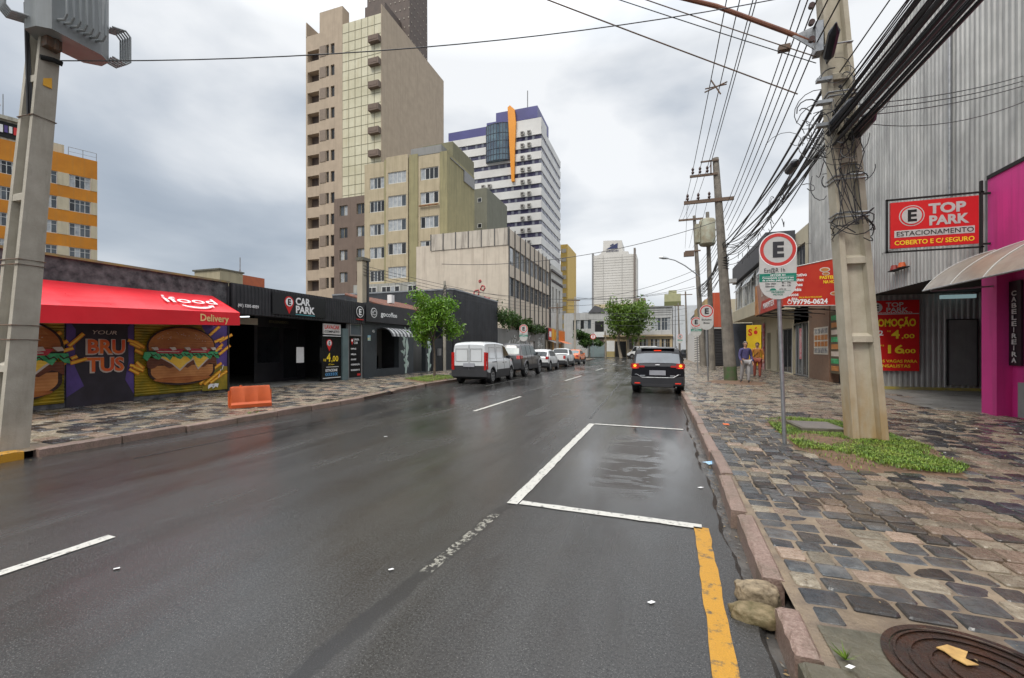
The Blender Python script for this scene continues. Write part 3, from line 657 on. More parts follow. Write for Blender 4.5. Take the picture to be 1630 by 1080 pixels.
# awning
aw = Fr((WL, 0, 0), (0, 1, 0)); b = MB(); y0, y1 = 1.6, 10.07; nx = 24
zf = lambda y: 2.44+.041*(y-4.9); zb = lambda y: 3.14+.02*(y-6)
for i in range(nx):
    a, c = y0+(y1-y0)*i/nx, y0+(y1-y0)*(i+1)/nx; sg = lambda y: .012*math.sin(y*2.7)
    for q in range(4):
        P = lambda y, k: (WL+.02+1.18*k/4, y, zb(y)+(zf(y)-zb(y))*k/4-.03*math.sin(k/4*math.pi)+sg(y)*(0 < k < 4))
        b.quad(P(a, q), P(c, q), P(c, q+1), P(a, q+1))
    v = lambda y: zf(y)-.39+.02*(1 if 0 else 0)
    b.quad((WL+1.2, a, zf(a)), (WL+1.2, c, zf(c)), (WL+1.2, c, v(c)), (WL+1.2, a, v(a)))
    if i % 3 == 0: pass
b.quad((WL+.02, y1, zb(y1)), (WL+1.2, y1, zf(y1)), (WL+1.2, y1, zf(y1)-.39), (WL+.02, y1, zf(y1)-.39)); b.quad((WL+.02, y0, zb(y0)), (WL+1.2, y0, zf(y0)), (WL+1.2, y0, zf(y0)-.39), (WL+.02, y0, zf(y0)-.39))
aw_o = b.build('awning', REDT, t, smooth=True, sharp=40)
b = MB()
for y in (y1-.03, 8.2, 6.2, 4.2): b.tube([(WL, y, zb(y)-.08), (WL+1.17, y, zf(y)-.07), (WL+1.17, y, zf(y)-.37)], .015, 6)
b.tube([(WL+1.18, y0, zf(y0)-.38), (WL+1.18, y1, zf(y1)-.38)], .014, 6); b.tube([(WL+1.18, y0, zf(y0)-.02), (WL+1.18, y1, zf(y1)-.02)], .014, 6)
b.build('awning_frame', STEEL, t)
sl = Vector((-1.18, 0, .58)).normalized(); fa = Fr((WL+1.2, 0, 2.245), (0, 1, .041), tuple(sl))
text('ifood', fa, 8.2, .50, .38, WTXT, t, w=1.5, c=.03, bold=.008, shear=.10)
b = MB(); b.prism(fa, [(8.335, .905), (8.40, .905), (8.41, .965), (8.345, .965)], .026, .032); b.build('letter_dot', WTXT, t)
b = MB(); b.prism(fa, [(8.95+.45*math.cos(R(a)), .38+.26*math.sin(R(a))) for a in range(200, 345, 12)]+[(8.95+.43*math.cos(R(a)), .41+.19*math.sin(R(a))) for a in range(344, 199, -12)], .026, .03); b.prism(fa, [(9.28, .36), (9.47, .38), (9.42, .24)], .026, .03); b.build('smile_mark', WTXT, t)
text('Delivery', FL(WL+1.2), 8.82, 2.33, .20, M('cream_lettering', (.78, .52, .22), .5), t, w=.86, c=.01, bold=.03)
b = MB(); b.tube([(WL+.05, 10.58, .1), (WL+.05, 10.58, 3.6)], .03, 8); b.build('drainpipe', BLK, t)

# ---- car park
t = thing('car_park_building', 'black corrugated car park building with a wide dark entrance', 'car park', (WL, 14, 0))
b = MB(); corr(b, FL(-13.5), 10.66, 17.5, 2.72, 3.72, .14, .03); b.box(-13.62, -13.52, 10.66, 17.5, 2.70, 3.74); b.build('fascia', BLK, t)
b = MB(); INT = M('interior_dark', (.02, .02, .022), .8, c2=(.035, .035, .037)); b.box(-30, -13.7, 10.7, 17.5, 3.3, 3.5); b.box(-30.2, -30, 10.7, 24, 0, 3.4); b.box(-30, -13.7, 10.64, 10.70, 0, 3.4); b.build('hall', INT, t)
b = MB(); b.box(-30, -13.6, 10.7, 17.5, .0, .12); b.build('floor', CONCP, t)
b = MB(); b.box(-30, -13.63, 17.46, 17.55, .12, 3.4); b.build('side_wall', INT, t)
b = MB(); facade(b, FL(-15.6), 13.3, 16.0, .12, 2.9, [(13.4, .9, 14.6, 2.5), (14.7, .2, 15.6, 2.5)], .06); b.build('booth', BLK, t)
for a, c, z_ in ((13.4, 14.6, .9), (14.7, 15.6, .2)): window(FL(-15.6), a, z_, c, 2.5, t, cols=1, fm=BLK, pm=[GLASSD], dep=.03, name='booth_glass')
b = MB(); b.box(14.05, 14.45, .95, 1.6, .02, .025, fr=FL(-14.2)); b.build('poster', WHITE, t)
text('ESTACIONAMENTO', FL(-15.5), 13.9, 2.62, .12, M('dim_lettering', (.25, .22, .12), .5), t, w=1.0, c=.01)
for k, (x, y) in enumerate(((-17, 11.2), (-19, 12.8))):
    b = MB(); b.box(x-1.4, x+1.4, y, y+.06, 2.95, 3.0); b.build('ceiling_lamp', LIT, t)
b = MB(); b.box(-13.72, -13.60, 14.85, 16.02, .14, 2.12); b.build('price_panel', M('gloss_black', (.006, .006, .007), .25), t)
f = FL(-13.6)
pp = MB(); pp.prism(f, [(15.28+.17*math.cos(R(a)), 1.78+.17*math.sin(R(a))) for a in range(-30, 211, 15)]+[(15.28, 1.42)], .003, .008, 0); pp.ring(f, 15.28, 1.78, 0, .125, .008, .011, 1); pp.build('pin_mark', [RED, WTXT], t)
text('E', f, 15.28, 1.69, .17, BLKM, t, c=.013, bold=.05, al='CENTER')
text('4', f, 15.12, .98, .36, YTXT, t, w=.24, c=.006, bold=.03); text(',00', f, 15.40, .98, .24, YTXT, t, w=.42, c=.006, bold=.02); text('R$', f, 14.92, 1.0, .10, YTXT, t, w=.15, c=.006)
text('1/2 hora', f, 15.2, .82, .07, YTXT, t, w=.35, c=.006); text('ESTACIONE', f, 15.05, .54, .11, WTXT, t, w=.72, c=.006, bold=.03)
b = MB()
for k in range(7): a = 15.04+k*.11; b.prism(f, [(a, .42), (a+.05, .49), (a+.09, .49), (a+.04, .42), (a+.09, .35), (a+.05, .35)], .003, .007)
b.build('arrow_mark', M('arrow_blue', (.12, .40, .75), .5), t)
b = MB(); b.box(14.9, 16.0, .25, .28, 0, .01, fr=f); b.box(14.9, 16.0, 2.08, 2.11, 0, .01, fr=f); b.box(15.1, 15.85, .73, .75, 0, .01, fr=f); b.build('panel_trim', WHITE, t)
b = MB(); b.box(-13.66, -13.6, 14.95, 16.0, 2.17, 2.62); b.build('banner', M('banner_cloth', (.6, .58, .55), .7), t)
text('LAVACAR', FL(-13.6), 15.0, 2.40, .16, RED, t, w=.9, c=.006, bold=.03); text('COMPLETO', FL(-13.6), 15.0, 2.24, .09, BLKM, t, w=.9, c=.006, bold=.03)
b = MB(); b.box(-13.75, -13.55, 16.06, 16.44, .12, 2.45); b.build('post', M('teal_grey', (.12, .17, .175), .5, c2=(.09, .13, .135)), t)
b = MB(); b.box(-13.70, -13.6, 16.46, 17.5, .12, 2.82); b.build('door_frame', FRAMEG, t)
window(FL(-13.59), 16.55, 2.14, 17.38, 2.72, t, cols=1, fm=FRAMEG, pm=[GLASS], dep=-.02)
b = MB(); b.box(-13.6, -13.585, 16.56, 17.38, .2, 2.12); b.build('service_panel', M('gloss_black', (0, 0, 0)), t)
pp = MB(); pp.prism(f, [(16.74+.08*math.cos(R(a)), 1.92+.09*math.sin(R(a))) for a in range(-30, 211, 20)]+[(16.74, 1.70)], .018, .022, 0); pp.ring(f, 16.74, 1.92, 0, .055, .022, .024, 1); pp.build('pin_mark', [RED, WTXT], t)
text('LAVA', f, 16.86, 1.93, .10, WTXT, t, w=.36, c=.018, bold=.03); text('CAR', f, 16.86, 1.77, .10, WTXT, t, w=.28, c=.018, bold=.03)
for z, s in ((1.5, 'SIMPLES'), (1.24, 'MÉDIA'), (1.0, 'GRANDE'), (.76, 'HIGIENIZAÇÃO'), (.5, 'ENCERAMENTO')): text(s, f, 16.66, z, .07, WTXT, t, w=.62 if len(s) > 8 else .36, c=.018, bold=.03)
pp = MB(); pp.box(17.1, 17.33, .26, .36, .015, .02, fr=f); pp.build('logo_mark', RED, t)
sg = MB(); sg.box(12.2, 14.85, 2.82, 3.62, .0, .04, fr=FL(-13.46)); sg.build('sign_board', M('sign_black', (.012, .012, .014), .4), t)
f = FL(-13.42); pp = MB(); pp.prism(f, [(12.95+.22*math.cos(R(a)), 3.32+.22*math.sin(R(a))) for a in range(-30, 211, 12)]+[(12.95, 2.86)], .003, .008, 0); pp.ring(f, 12.95, 3.32, 0, .165, .008, .012, 1); pp.build('pin_mark', [RED, WTXT], t)
text('E', f, 12.95, 3.21, .22, BLKM, t, c=.015, bold=.05, al='CENTER'); text('CAR', f, 13.26, 3.26, .27, WTXT, t, w=.74, c=.006, bold=.05); text('PARK', f, 13.26, 2.94, .27, WTXT, t, w=.98, c=.006, bold=.05)
b = MB(); b.box(13.26, 14.26, 2.86, 2.885, 0, .006, fr=f); b.build('underline', M('teal_line', (.1, .45, .5), .5), t)
text('(41) 3205-8059', FL(-13.46), 10.85, 2.96, .10, WTXT, t, w=.80, c=.006, bold=.02)
f = FL(-13.45); b = MB(); b.ring(f, 17.1, 3.28, 0, .27, 0, .03, 0); b.ring(f, 17.1, 3.28, .235, .265, .03, .036, 1); b.box(16.88, 17.36, 2.90, 2.94, 0, .03, fr=f, m=2); b.build('round_sign', [BLKM, WTXT, RED], t)
text('E', f, 17.10, 3.14, .28, WTXT, t, c=.036, bold=.05, al='CENTER')
b = MB(); b.box(-14.3, -14.25, 10.75, 12.3, 2.42, 2.66); b.build('hanging_board', M('board_cream', (.45, .42, .33), .6), t)
text('ENTRADA', FL(-14.24), 10.9, 2.49, .10, BLKM, t, w=1.1, c=.005) if 0 else None
for y_ in (11.0, 12.2): b = MB(); b.box(-15.8, -14.6, y_, y_+.05, 2.72, 2.76); b.build('ceiling_lamp', LIT, t)
# ---- coffee shop
t = thing('coffee_shop', 'black coffee shop with white lettering, striped canopy and line-art mural', 'shop', (WL, 20, 0))
CW = M('slate_wall', (.045, .055, .062), .6, c2=(.032, .038, .044), sc=1, bmp=.1)
b = MB(); facade(b, FL(WL), 17.56, 24.2, .1, 3.0, [(18.62, .5, 20.6, 2.55), (22.1, .15, 23.5, 2.6)], .3); b.box(-20, WL-.3, 17.56, 24.2, 2.9, 3.0); b.box(-20, -19.9, 17.56, 24.2, 0, 3); b.build('wall', CW, t)
b = MB(); b.box(-13.62, -13.42, 17.56, 22.0, 2.86, 3.78); b.build('fascia', BLK, t)
b = MB(); b.box(-15.2, -15.0, 18.6, 20.7, .1, 1.15); b.build('counter', M('counter_brown', (.12, .09, .07), .5), t)
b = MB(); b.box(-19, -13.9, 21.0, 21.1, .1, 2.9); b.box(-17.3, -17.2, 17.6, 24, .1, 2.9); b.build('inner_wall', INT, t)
b = MB()
for k in range(12):
    y = 18.9+k*.17; pts = [(-13.58+.7*math.sin(a), -0+2.64-.5*(1-math.cos(a))) for a in (0, .4, .8, 1.2, 1.5)]
    for (xa, za), (xb, zb_) in zip(pts, pts[1:]): b.quad((xa, y, za), (xa, y+.17, za), (xb, y+.17, zb_), (xb, y, zb_), m=k % 2)
b.build('canopy', [M('canopy_dark', (.05, .05, .055), .5), M('canopy_light', (.5, .5, .5), .5)], t)
f = FL(-13.42); b = MB(); b.ring(f, 18.15, 3.32, .21, .245, 0, .012); b.ring(f, 18.22, 3.32, .09, .12, 0, .012); b.box(18.0, 18.03, 3.2, 3.42, 0, .012, fr=f); b.ring(f, 18.06, 3.27, .05, .075, 0, .012); b.build('logo_mark', WTXT, t)
text('go', f, 18.72, 3.2, .24, WTXT, t, w=.42, c=.006, bold=.05); text('coffee', f, 19.15, 3.2, .24, WTXT, t, w=.98, c=.006, bold=.02)
W2 = M('mural_white_line', (.55, .62, .60), .5, c2=(.35, .5, .42), sc=4)
b = MB(); r_ = random.Random(5); f = FL(WL)
for (ca, n, w_) in ((21.3, 15, .55), (23.85, 8, .25)):
    for k in range(n):
        z = .3+2.4*k/n; a = ca+r_.uniform(-w_, w_)*.6; h = r_.uniform(.2, .5); q = r_.uniform(.05, .13)*1.4; s = r_.choice((-1, 1))
        b.prism(f, [(a, z), (a+s*q, z+h*.3), (a+s*q*1.8, z+h*.8), (a+s*q*.6, z+h), (a-s*q*.3, z+h*.5)], .002, .005+k*.0004)
    b.prism(f, [(ca-.1, .15), (ca+.05, .15), (ca+.12, 1.2), (ca+.28, 1.6), (ca+.1, 2.2), (ca-.05, 1.8), (ca-.02, 1.2)], .002, .014)
b.build('line_mural', W2, t)
b = MB(); b.box(17.9, 18.12, 1.93, 2.2, 0, .01, fr=f); b.build('street_number_plate', M('plate_blue', (.15, .4, .6), .5, c2=(.7, .6, .2), sc=6), t)
text('45', f, 18.25, 2.35, .14, WTXT, t, c=.004)
t = thing('chimney_pillar', 'tall beige and dark masonry pillar rising above the coffee shop', 'pillar', (-13.9, 17.6, 3.6))
b = MB(); b.box(-14.0, -13.7, 17.62, 17.95, 3.4, 5.85); b.build('shaft', stucco('pillar_beige', (.42, .36, .27)), t); b = MB(); b.box(-14.06, -13.62, 17.57, 18.15, 5.85, 6.0); b.build('cap', S_CONC, t); b = MB(); b.box(-14.0, -13.66, 17.955, 18.1, 3.4, 5.85); b.build('dark_side', BLK, t)
# tiled house behind
t = thing('tiled_house', 'old low house with a worn red clay tile roof behind the coffee shop', 'house', (-17.5, 24, 0))
b = MB(); b.box(-24, -15, 18, 27.2, 0, 4.0); b.build('wall', stucco('house_grey', (.2, .2, .19)), t)
TILE = M('clay_tiles', (.20, .075, .045), .75, c2=(.09, .05, .04), sc=5, bmp=.4, bsc=20)
b = MB()
for k in range(40):
    y = 21.0+k*.16; zc = 3.9
    b.tube([(-14.4, y, zc), (-17.5, y, 4.75)], .085, 6)
b.build('roof', TILE, t)
b = MB(); b.box(-15.6, -15.3, 22.4, 22.7, 4.3, 4.8); b.build('vent', WHITE, t)
# gate and fence strip
t = thing('dark_gate', 'low dark grey metal gate and panels behind the young tree', 'gate', (WL, 25.5, 0))
b = MB(); corr(b, FL(WL), 24.25, 27.25, .1, 2.2, .12, .02); b.build('panel', M('gate_grey', (.035, .04, .045), .5), t)
for y in (24.25, 25.7, 27.2): b = MB(); b.box(WL-.05, WL+.07, y-.05, y+.05, .1, 2.3); b.build('post', BLK, t)
b = MB(); b.box(WL+.03, WL+.16, 24.9, 25.2, 1.1, 1.55); b.build('meter_box', FRAMEG, t)
# corrugated black building
t = thing('black_clad_building', 'tall windowless black building clad in vertical corrugated metal', 'building', (WL, 31.6, 0))
b = MB(); corr(b, FL(WL), 27.32, 35.95, 0, 5.7, .2, .04); b.box(-24, WL-.01, 27.3, 35.97, 0, 5.66); b.build('cladding', M('black_cladding', (.02, .022, .026), .45, c2=(.04, .043, .05), sc=1.2, streak=(.06, .06, .06)), t)
b = MB(); b.box(-24, WL+.06, 27.26, 36.0, 5.66, 5.76); b.build('coping', STEEL, t)
# ivy wall with graffiti
t = thing('graffiti_wall', 'low grey shopfront wall covered with pale graffiti scribbles', 'wall', (WL, 43, 0))
b = MB(); facade(b, FL(WL), 36.02, 52.7, 0, 3.4, [(46.2, .1, 48.2, 2.4)], .3); b.box(-13.99, WL-.3, 36.02, 52.7, 0, 3.35); b.build('wall', stucco('graffiti_grey', (.22, .22, .21)), t)
b = MB(); b.box(46.2, 48.2, .1, 2.4, -.28, -.2, fr=FL(WL)); b.build('shutter', WHITE, t)
b = MB(); r_ = random.Random(8); f = FL(WL)
for k in range(70):
    a, z = r_.uniform(37.5, 52.3), r_.uniform(.8, 2.9); P = [(a+r_.uniform(-.35, .35)*(i+1)*.5, z+r_.uniform(-.22, .22)*(1+i*.3)) for i in range(4)]
    if not (46 < a < 48.4): b.tube([f.p(q[0], q[1], .02) for q in P], .035, 4)
b.build('graffiti', M('graffiti_white', (.5, .5, .48), .6, c2=(.62, .62, .6)), t)
# ================================================================ towers and blocks on the left
def box_part(name, parent, mat, *a): b = MB(); b.box(*a); return b.build(name, mat, parent)
# ---- cream three-storey block with fins
t = thing('cream_office_block', 'cream three-storey office block with vertical fins, stained parapet and red graffiti', 'building', (-14, 40, 0))
CRM = stucco('cream_stucco', (.56, .49, .40), (.30, .24, .19), .6); CRM2 = stucco('cream_parapet', (.50, .45, .38), (.12, .10, .09), .95)
b = MB(); b.quad((-22.5, 40, 0), (-14, 40, 0), (-14, 40, 11.7), (-22.5, 40, 11.7)); f = FL(-14)
holes = [(40.35+i*1.83, z0, 40.35+i*1.83+1.55, z1) for i in range(9) for z0, z1 in ((9.9, 11.75), (6.8, 8.7))]
facade(b, f, 40, 56.6, 0, 13.4, holes, .25); b.box(-24.3, -22.5, 40.02, 56, 0, 12.3); b.box(-22.5, -14.3, 40.05, 56.55, 0, 11.6); b.build('wall', CRM, t)
b = MB(); b.box(-22.5, -14.003, 39.93, 40.25, 11.72, 13.4); b.build('parapet', CRM2, t)
b = MB()
for i in range(7): x = -22.5+8.5*i/6; b = MB(); b.box(x-.05, x+.05, 39.88, 39.93, 11.7, 13.42); b.build('joint', M('fin_dark', (.10, .095, .09), .6), t)
for i in range(10): y = 40.1+i*1.83; box_part('fin', t, MATS['fin_dark'], -14, -13.9, y-.05, y+.05, 4.4, 13.55)
for h in holes: window(f, *h, t, cols=2, rail=1, fm=FRAMEG, pm=[GLASS, CURT, CURT], dep=.15)
b = MB(); b.box(40.4, 41.2, 10.2, 11.5, .0, .04, fr=f); o = b.build('open_pane', CURT, t)
b = MB(); f = FF(40); r_ = random.Random(3)
for (x, z, rr_) in ((-18.9, 6.3, .35), (-18.2, 6.2, .45), (-17.2, 6.1, .35), (-16.3, 6.3, .4), (-17.4, 7.2, .3), (-16.7, 7.6, .25), (-17, 8.3, .12)):
    P = [(x+rr_*math.cos(a)*r_.uniform(.6, 1.2), z+rr_*1.1*math.sin(a)*r_.uniform(.6, 1.2)) for a in [k*.7 for k in range(10)]]; b.tube([f.p(q[0], q[1], .03) for q in P], .055, 4)
b.build('graffiti', M('graffiti_red', (.45, .06, .07), .6), t)
# ivy on top of the wall
def leafcloud(name, mat, n, sampler, size, parent=None, kind=None, seed=1, upb=.3):
    r = np.random.RandomState(seed); P = np.array([sampler(r) for _ in range(n)]); a = r.normal(size=(n, 3)); a /= np.linalg.norm(a, axis=1)[:, None]
    c = r.normal(size=(n, 3)); c[:, 2] += upb; c -= a*(c*a).sum(1)[:, None]; c /= np.linalg.norm(c, axis=1)[:, None]; s = size*r.uniform(.55, 1.3, (n, 1))
    V = np.stack([P-a*s, P-c*s*.45+a*s*.1, P+a*s, P+c*s*.45+a*s*.1], 1).reshape(-1, 3)
    o = rootloc(parent) if parent else Vector((0, 0, 0)); V -= np.array(o)
    me = bpy.data.meshes.new(name); me.from_pydata(V.tolist(), [], [(4*i, 4*i+1, 4*i+2, 4*i+3) for i in range(n)]); me.materials.append(mat)
    ob = bpy.data.objects.new(name, me); COL.objects.link(ob); ob.parent = parent
    if kind: ob['kind'] = kind
    return ob
def leafmat(name, c, c2):
    m = M(name, c, .42, c2=c2, sc=2.2, island=.5); t, NN, L, P = nodes(m)
    tr = NN.new('ShaderNodeBsdfTranslucent'); ms = NN.new('ShaderNodeMixShader'); ms.inputs[0].default_value = .28
    cl = P.inputs['Base Color'].links[0].from_socket; L.new(cl, tr.inputs[0]); o = NN['Material Output']; L.new(P.outputs[0], ms.inputs[1]); L.new(tr.outputs[0], ms.inputs[2]); L.new(ms.outputs[0], o.inputs[0]); return m
LEAF = leafmat('leaves_bright', (.075, .19, .012), (.19, .33, .03)); LEAFD = leafmat('leaves_dark', (.025, .065, .014), (.07, .13, .02)); LEAFM = leafmat('leaves_mid', (.06, .13, .015), (.15, .22, .03))
def ivs(r):
    y = r.uniform(35.6, 51.5); k = math.sin(y*1.3)*.25+math.sin(y*3.1)*.12
    return (-13.5+r.normal()*.28, y, 3.75+k+(.45-.03*(y-36)*.6)*r.normal()*.8+max(0, .8-(y-36)*.06))
o = leafcloud('climbing_ivy', LEAFD, 5200, ivs, .13, kind='stuff', seed=3); tag(o, 'mass of dark green ivy hanging over the graffiti wall', 'ivy', kind='stuff')
# ---- olive apartment block
t = thing('olive_apartment_block', 'weathered olive and beige apartment block with white framed windows', 'building', (-24, 46.5, 0))
OLV = stucco('olive_stucco', (.29, .26, .14), (.15, .14, .08), .7); OLB = stucco('olive_beige', (.44, .37, .25), (.24, .20, .12), .7); OLD = stucco('olive_dark', (.19, .18, .11))
b = MB(); b.box(-35.85, -24, 46.75, 54.5, 0, 25.1); b.build('wall', OLV, t)
cols = [(-35.06, -32.8, -35.85, -32.75, 46.55), (-32.16, -29.53, -32.45, -29.3, 46.3), (-27.67, -25.18, -27.95, -25.0, 46.5)]
for (w0, w1, a0, a1, yy) in cols:
    ff = FF(yy); z0s = [22.1-2.95*k-(.25 if w0 < -34 else 0) for k in range(5)]
    b = MB(); facade(b, ff, a0, a1, 9.6, 25.15+(.35 if yy < 46.5 else 0), [(w0, z, w1, z+1.45) for z in z0s], .25); b.box(a0, a0+.05, yy+.003, 46.9, 9.6, 25.1); b.box(a1-.05, a1, yy+.003, 46.9, 9.6, 25.1); b.build('bay_wall', OLB, t)
    for z in z0s: window(ff, w0, z, w1, z+1.45, t, cols=4, pm=[CURT, GLASSD, GLASS, CURT], dep=.12, ft=.09)
b = MB(); b.box(-29.2, -27.98, 46.42, 46.8, 9.6, 25.4); b.build('pilaster', OLV, t)
b = MB(); b.box(-32.74, -32.47, 46.35, 46.8, 9.6, 25.3); b.build('pilaster', OLV, t)
b = MB(); b.box(-24.95, -23.99, 46.45, 46.8, 9.6, 25.2); b.build('pilaster', OLV, t)
b = MB(); b.box(-28.2, -24.02, 48, 54.4, 25.1, 27.0); b.build('penthouse', OLD, t)
b = MB(); b.box(-29, -24.8, 46.5, 48, 25.1, 26.1); b.build('roof_terrace', stucco('terrace_grey', (.25, .25, .24)), t)
b = MB(); b.box(-24.0, -23.9, 47.2, 53.5, 24.6, 24.7); b.box(-24.0, -23.85, 51, 54.3, 23.2, 24.6); b.build('side_railing', FRAMEG, t)
b = MB(); b.box(-36.5, -25, 45.2, 46.5, 6.0, 9.55); b.build('annex', stucco('dirty_white', (.34, .34, .31), (.10, .10, .09), .9), t)
for x in (-35.6, -32.3, -28.6): window(FF(45.2), x, 8.0, x+2.6, 9.2, t, cols=4, pm=[GLASSD, CURT, GLASSD], dep=-.02, ft=.09)
b = MB(); b.box(-27.7, -25.1, 46.2, 46.38, 18.85, 18.98); b.build('flower_box', M('flower_red', (.3, .06, .03), .7, c2=(.1, .12, .03), sc=8), t)
b = MB(); b.box(-25.9, -25.91+.9, 0, .1, 0, .1) if 0 else None
t = thing('grey_green_block', 'plain grey-green stucco block beside the olive apartments', 'building', (-26, 64, 0))
b = MB(); b.box(-28.4, -26, 64, 73.6, 0, 27.2); b.build('wall', stucco('block_green', (.17, .17, .13)), t)
for z in (25.0, 20.9): window(FF(64), -27.6, z, -26.9, z+.7, t, cols=1, pm=[GLASSD], dep=-.02)
# ---- beige tower
t = thing('beige_tower', 'tall beige apartment tower with pale tiled strip and recessed balconies', 'tower', (-44, 53, 0))
BEI = stucco('tower_beige', (.43, .345, .255), (.28, .22, .165), .5); TB = stucco('tower_brown', (.17, .125, .10)); 
ff = FF(53); holes = []; wn = []
for k in range(13):
    z = 45.6-3.2*k; holes += [(-51.3, z, -49.1, z+1.65)]; wn += [(-47.75, z+.3, -47.25, z+1.9), (-46.9, z+.3, -46.2, z+1.9)]
b = MB(); facade(b, ff, -51.6, -44.75, 4, 49.6, holes+wn, 1.0); b.box(-51.55, -44.8, 54.0, 71, 0, 49.5); b.box(-49.0, -44.75, 53.02, 54.5, 49.5, 52.7); b.box(-51.6, -51.45, 53, 57, 49.5, 51.8); b.build('wall', BEI, t)
b = MB(); b.box(-37.98, -37.9, 53, 72, 0, 51.2); b.box(-44.7, -37.99, 53.35, 72, 0, 49.5); b.box(-51.5, -37.99, 54.6, 72, 0, 48.5); b.build('side_wall', BEI, t)
for h in holes: 
    b = MB(); b.box(h[0], h[2], 53.25, 53.3, h[1], h[1]+.02); 
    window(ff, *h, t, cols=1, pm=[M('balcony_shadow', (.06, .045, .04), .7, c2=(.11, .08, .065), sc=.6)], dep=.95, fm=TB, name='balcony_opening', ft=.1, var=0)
for h in wn: window(ff, *h, t, cols=1, pm=[GLASSD], dep=.2, fm=BEI, name='window', ft=.04, var=0)
b = MB()
for k in range(13): z = 45.6-3.2*k; b.box(-48.95, -47.8, 52.94, 52.99, z+.3, z+1.9)
b.build('grey_panel', M('panel_brown', (.23, .18, .14), .8), t)
TIL = M('pale_tiles', (.60, .57, .42), .35, c2=(.48, .45, .31), sc=.35, streak=(.42, .34, .18), stain=.45)
b = MB(); b.box(-44.72, -38.0, 53.0, 53.3, 14, 49.9); b.build('tile_strip', TIL, t)
b = MB()
for k in range(1, 6): x = -44.72+6.72*k/6; b.box(x-.03, x+.03, 52.97, 53.0, 14, 49.9)
for k in range(1, 25): z = 49.9-1.42*k; b.box(-44.72, -38.0, 52.975, 53.0, z-.03, z+.03)
b.build('tile_joints', M('tile_joint', (.22, .20, .13), .7), t)
for k in range(7): z = 45.7-3.3*k; b = MB(); b.box(-39.75, -38.0, 52.35, 53, z, z+.9); b.box(-39.6, -38.2, 52.32, 52.35, z+.25, z+.7); b.build('air_conditioner_ledge', TB, t)
b = MB(); facade(b, FF(52), -45.4, -36.0, 0, 23.6, [(-44.4+i*3.0, 21.0-3.25*k, -43.0+i*3.0, 22.5-3.25*k) for i in range(2) for k in range(5)], .3); b.box(-45.4, -36.0, 52.3, 52.9, 0, 23.55); b.build('brown_annex', TB, t)
for i in range(2):
    for k in range(5): window(FF(52), -44.4+i*3.0, 21.0-3.25*k, -43.0+i*3.0, 22.5-3.25*k, t, cols=2, pm=[CURT, GLASS, GLASSD], fm=OLB, dep=.2)
# dark tower behind
t = thing('dark_brown_tower', 'dark brown tower block rising behind the beige tower', 'tower', (-43, 62, 0))
DB = M('dotted_brown', (.13, .10, .085), .8, c2=(.10, .08, .07), sc=1); b = MB(); b.box(-47.2, -38.9, 62, 67.8, 0, 78); b.box(-48.0, -44.2, 57.5, 62, 0, 53.8); b.box(-44.2, -40.5, 57.5, 62, 0, 55.6); b.build('wall', DB, t)
b = MB()
for i in range(10):
    for k in range(18):
        x = -46.8+i*.85+(k % 2)*.1; z = 50+k*1.5; b.box(x, x+.16, 61.93, 62, z, z+.2)
        if i < 6: y = 62.5+i*.95; b.box(-38.9, -38.83, y, y+.16, z-.5, z-.3)
b.build('light_dots', M('dot_cream', (.4, .36, .3), .7), t, kind='stuff')
# ---- white and blue office tower
t = thing('blue_white_office_tower', 'white banded office tower with purple-blue crown and tall orange fin', 'tower', (-39, 101, 0))
PUR = M('purple_cladding', (.045, .045, .17), .4, c2=(.06, .06, .22), sc=.3); WB = M('tower_white', (.66, .655, .63), .6, c2=(.56, .55, .53), sc=.25); BND = M('band_glass', (.035, .035, .075), .12, c2=(.09, .085, .14), sc=.8)
b = MB(); b.box(-51.5, -27.0, 101.1, 121.8, 0, 54.6); b.build('core', BND, t)
b = MB(); b.box(-51.8, -41.2, 101, 104, 54.7, 57.4); b.box(-38.6, -27.9, 100.95, 112, 57.4, 60.3); b.box(-38.6, -33.8, 100.96, 112, 54.6, 57.38); b.box(-41.25, -38.6, 101.3, 106, 54.6, 58.4); b.build('crown', PUR, t)
for k in range(19):
    z = 53.3-2.95*k
    b = MB(); b.box(-27.05 if 0 else -51.8, -26.9, 100.85, 101.12, z, z+1.85); b.box(-27.05, -26.85, 101.12, 122, z, z+1.85); b.build('spandrel', WB, t)
b = MB(); b.box(-33.6, -26.9, 100.9, 106, 54.5, 57.3) ; b.build('top_block', WB, t)
b = MB()
for k in range(19):
    z = 52.2-2.95*k
    for i in range(28):
        if (i*7+k*3) % 5 < 2: x = -51.3+i*.88; b.box(x, x+.62, 101.02, 101.08, z+.12, z+1.0)
    for i in range(22):
        if (i*5+k*3) % 4 < 2: y = 101.6+i*.9; b.box(-26.99, -26.95, y, y+.6, z+.12, z+1.0)
b.build('window_panes', M('pane_grey', (.22, .23, .27), .2, c2=(.12, .13, .17), sc=.6), t, kind='stuff')
b = MB(); cx = -38.0; pts = [(cx+3.2*math.cos(R(a)), 101.0-1.3*math.sin(R(a))) for a in range(0, 181, 15)]; 
for (xa, ya), (xb, yb) in zip(pts, pts[1:]): b.quad((xa, ya, 48.0), (xb, yb, 48.0), (xb, yb, 57.2), (xa, ya, 57.2))
b.quad(*[(x, y, 48.0) for x, y in pts]); b.build('curved_glazing', M('bay_glass', (.13, .20, .24), .1, c2=(.04, .05, .09), sc=.25), t)
b = MB()
for (x, y) in pts: b.box(x-.05, x+.05, y-.08, y, 48.0, 57.2)
for z in (48.1, 49.5, 50.9, 52.8, 54.7, 57.1):
    for (xa, ya), (xb, yb) in zip(pts, pts[1:]): b.tube([(xa, ya-.04, z), (xb, yb-.04, z)], .05, 4)
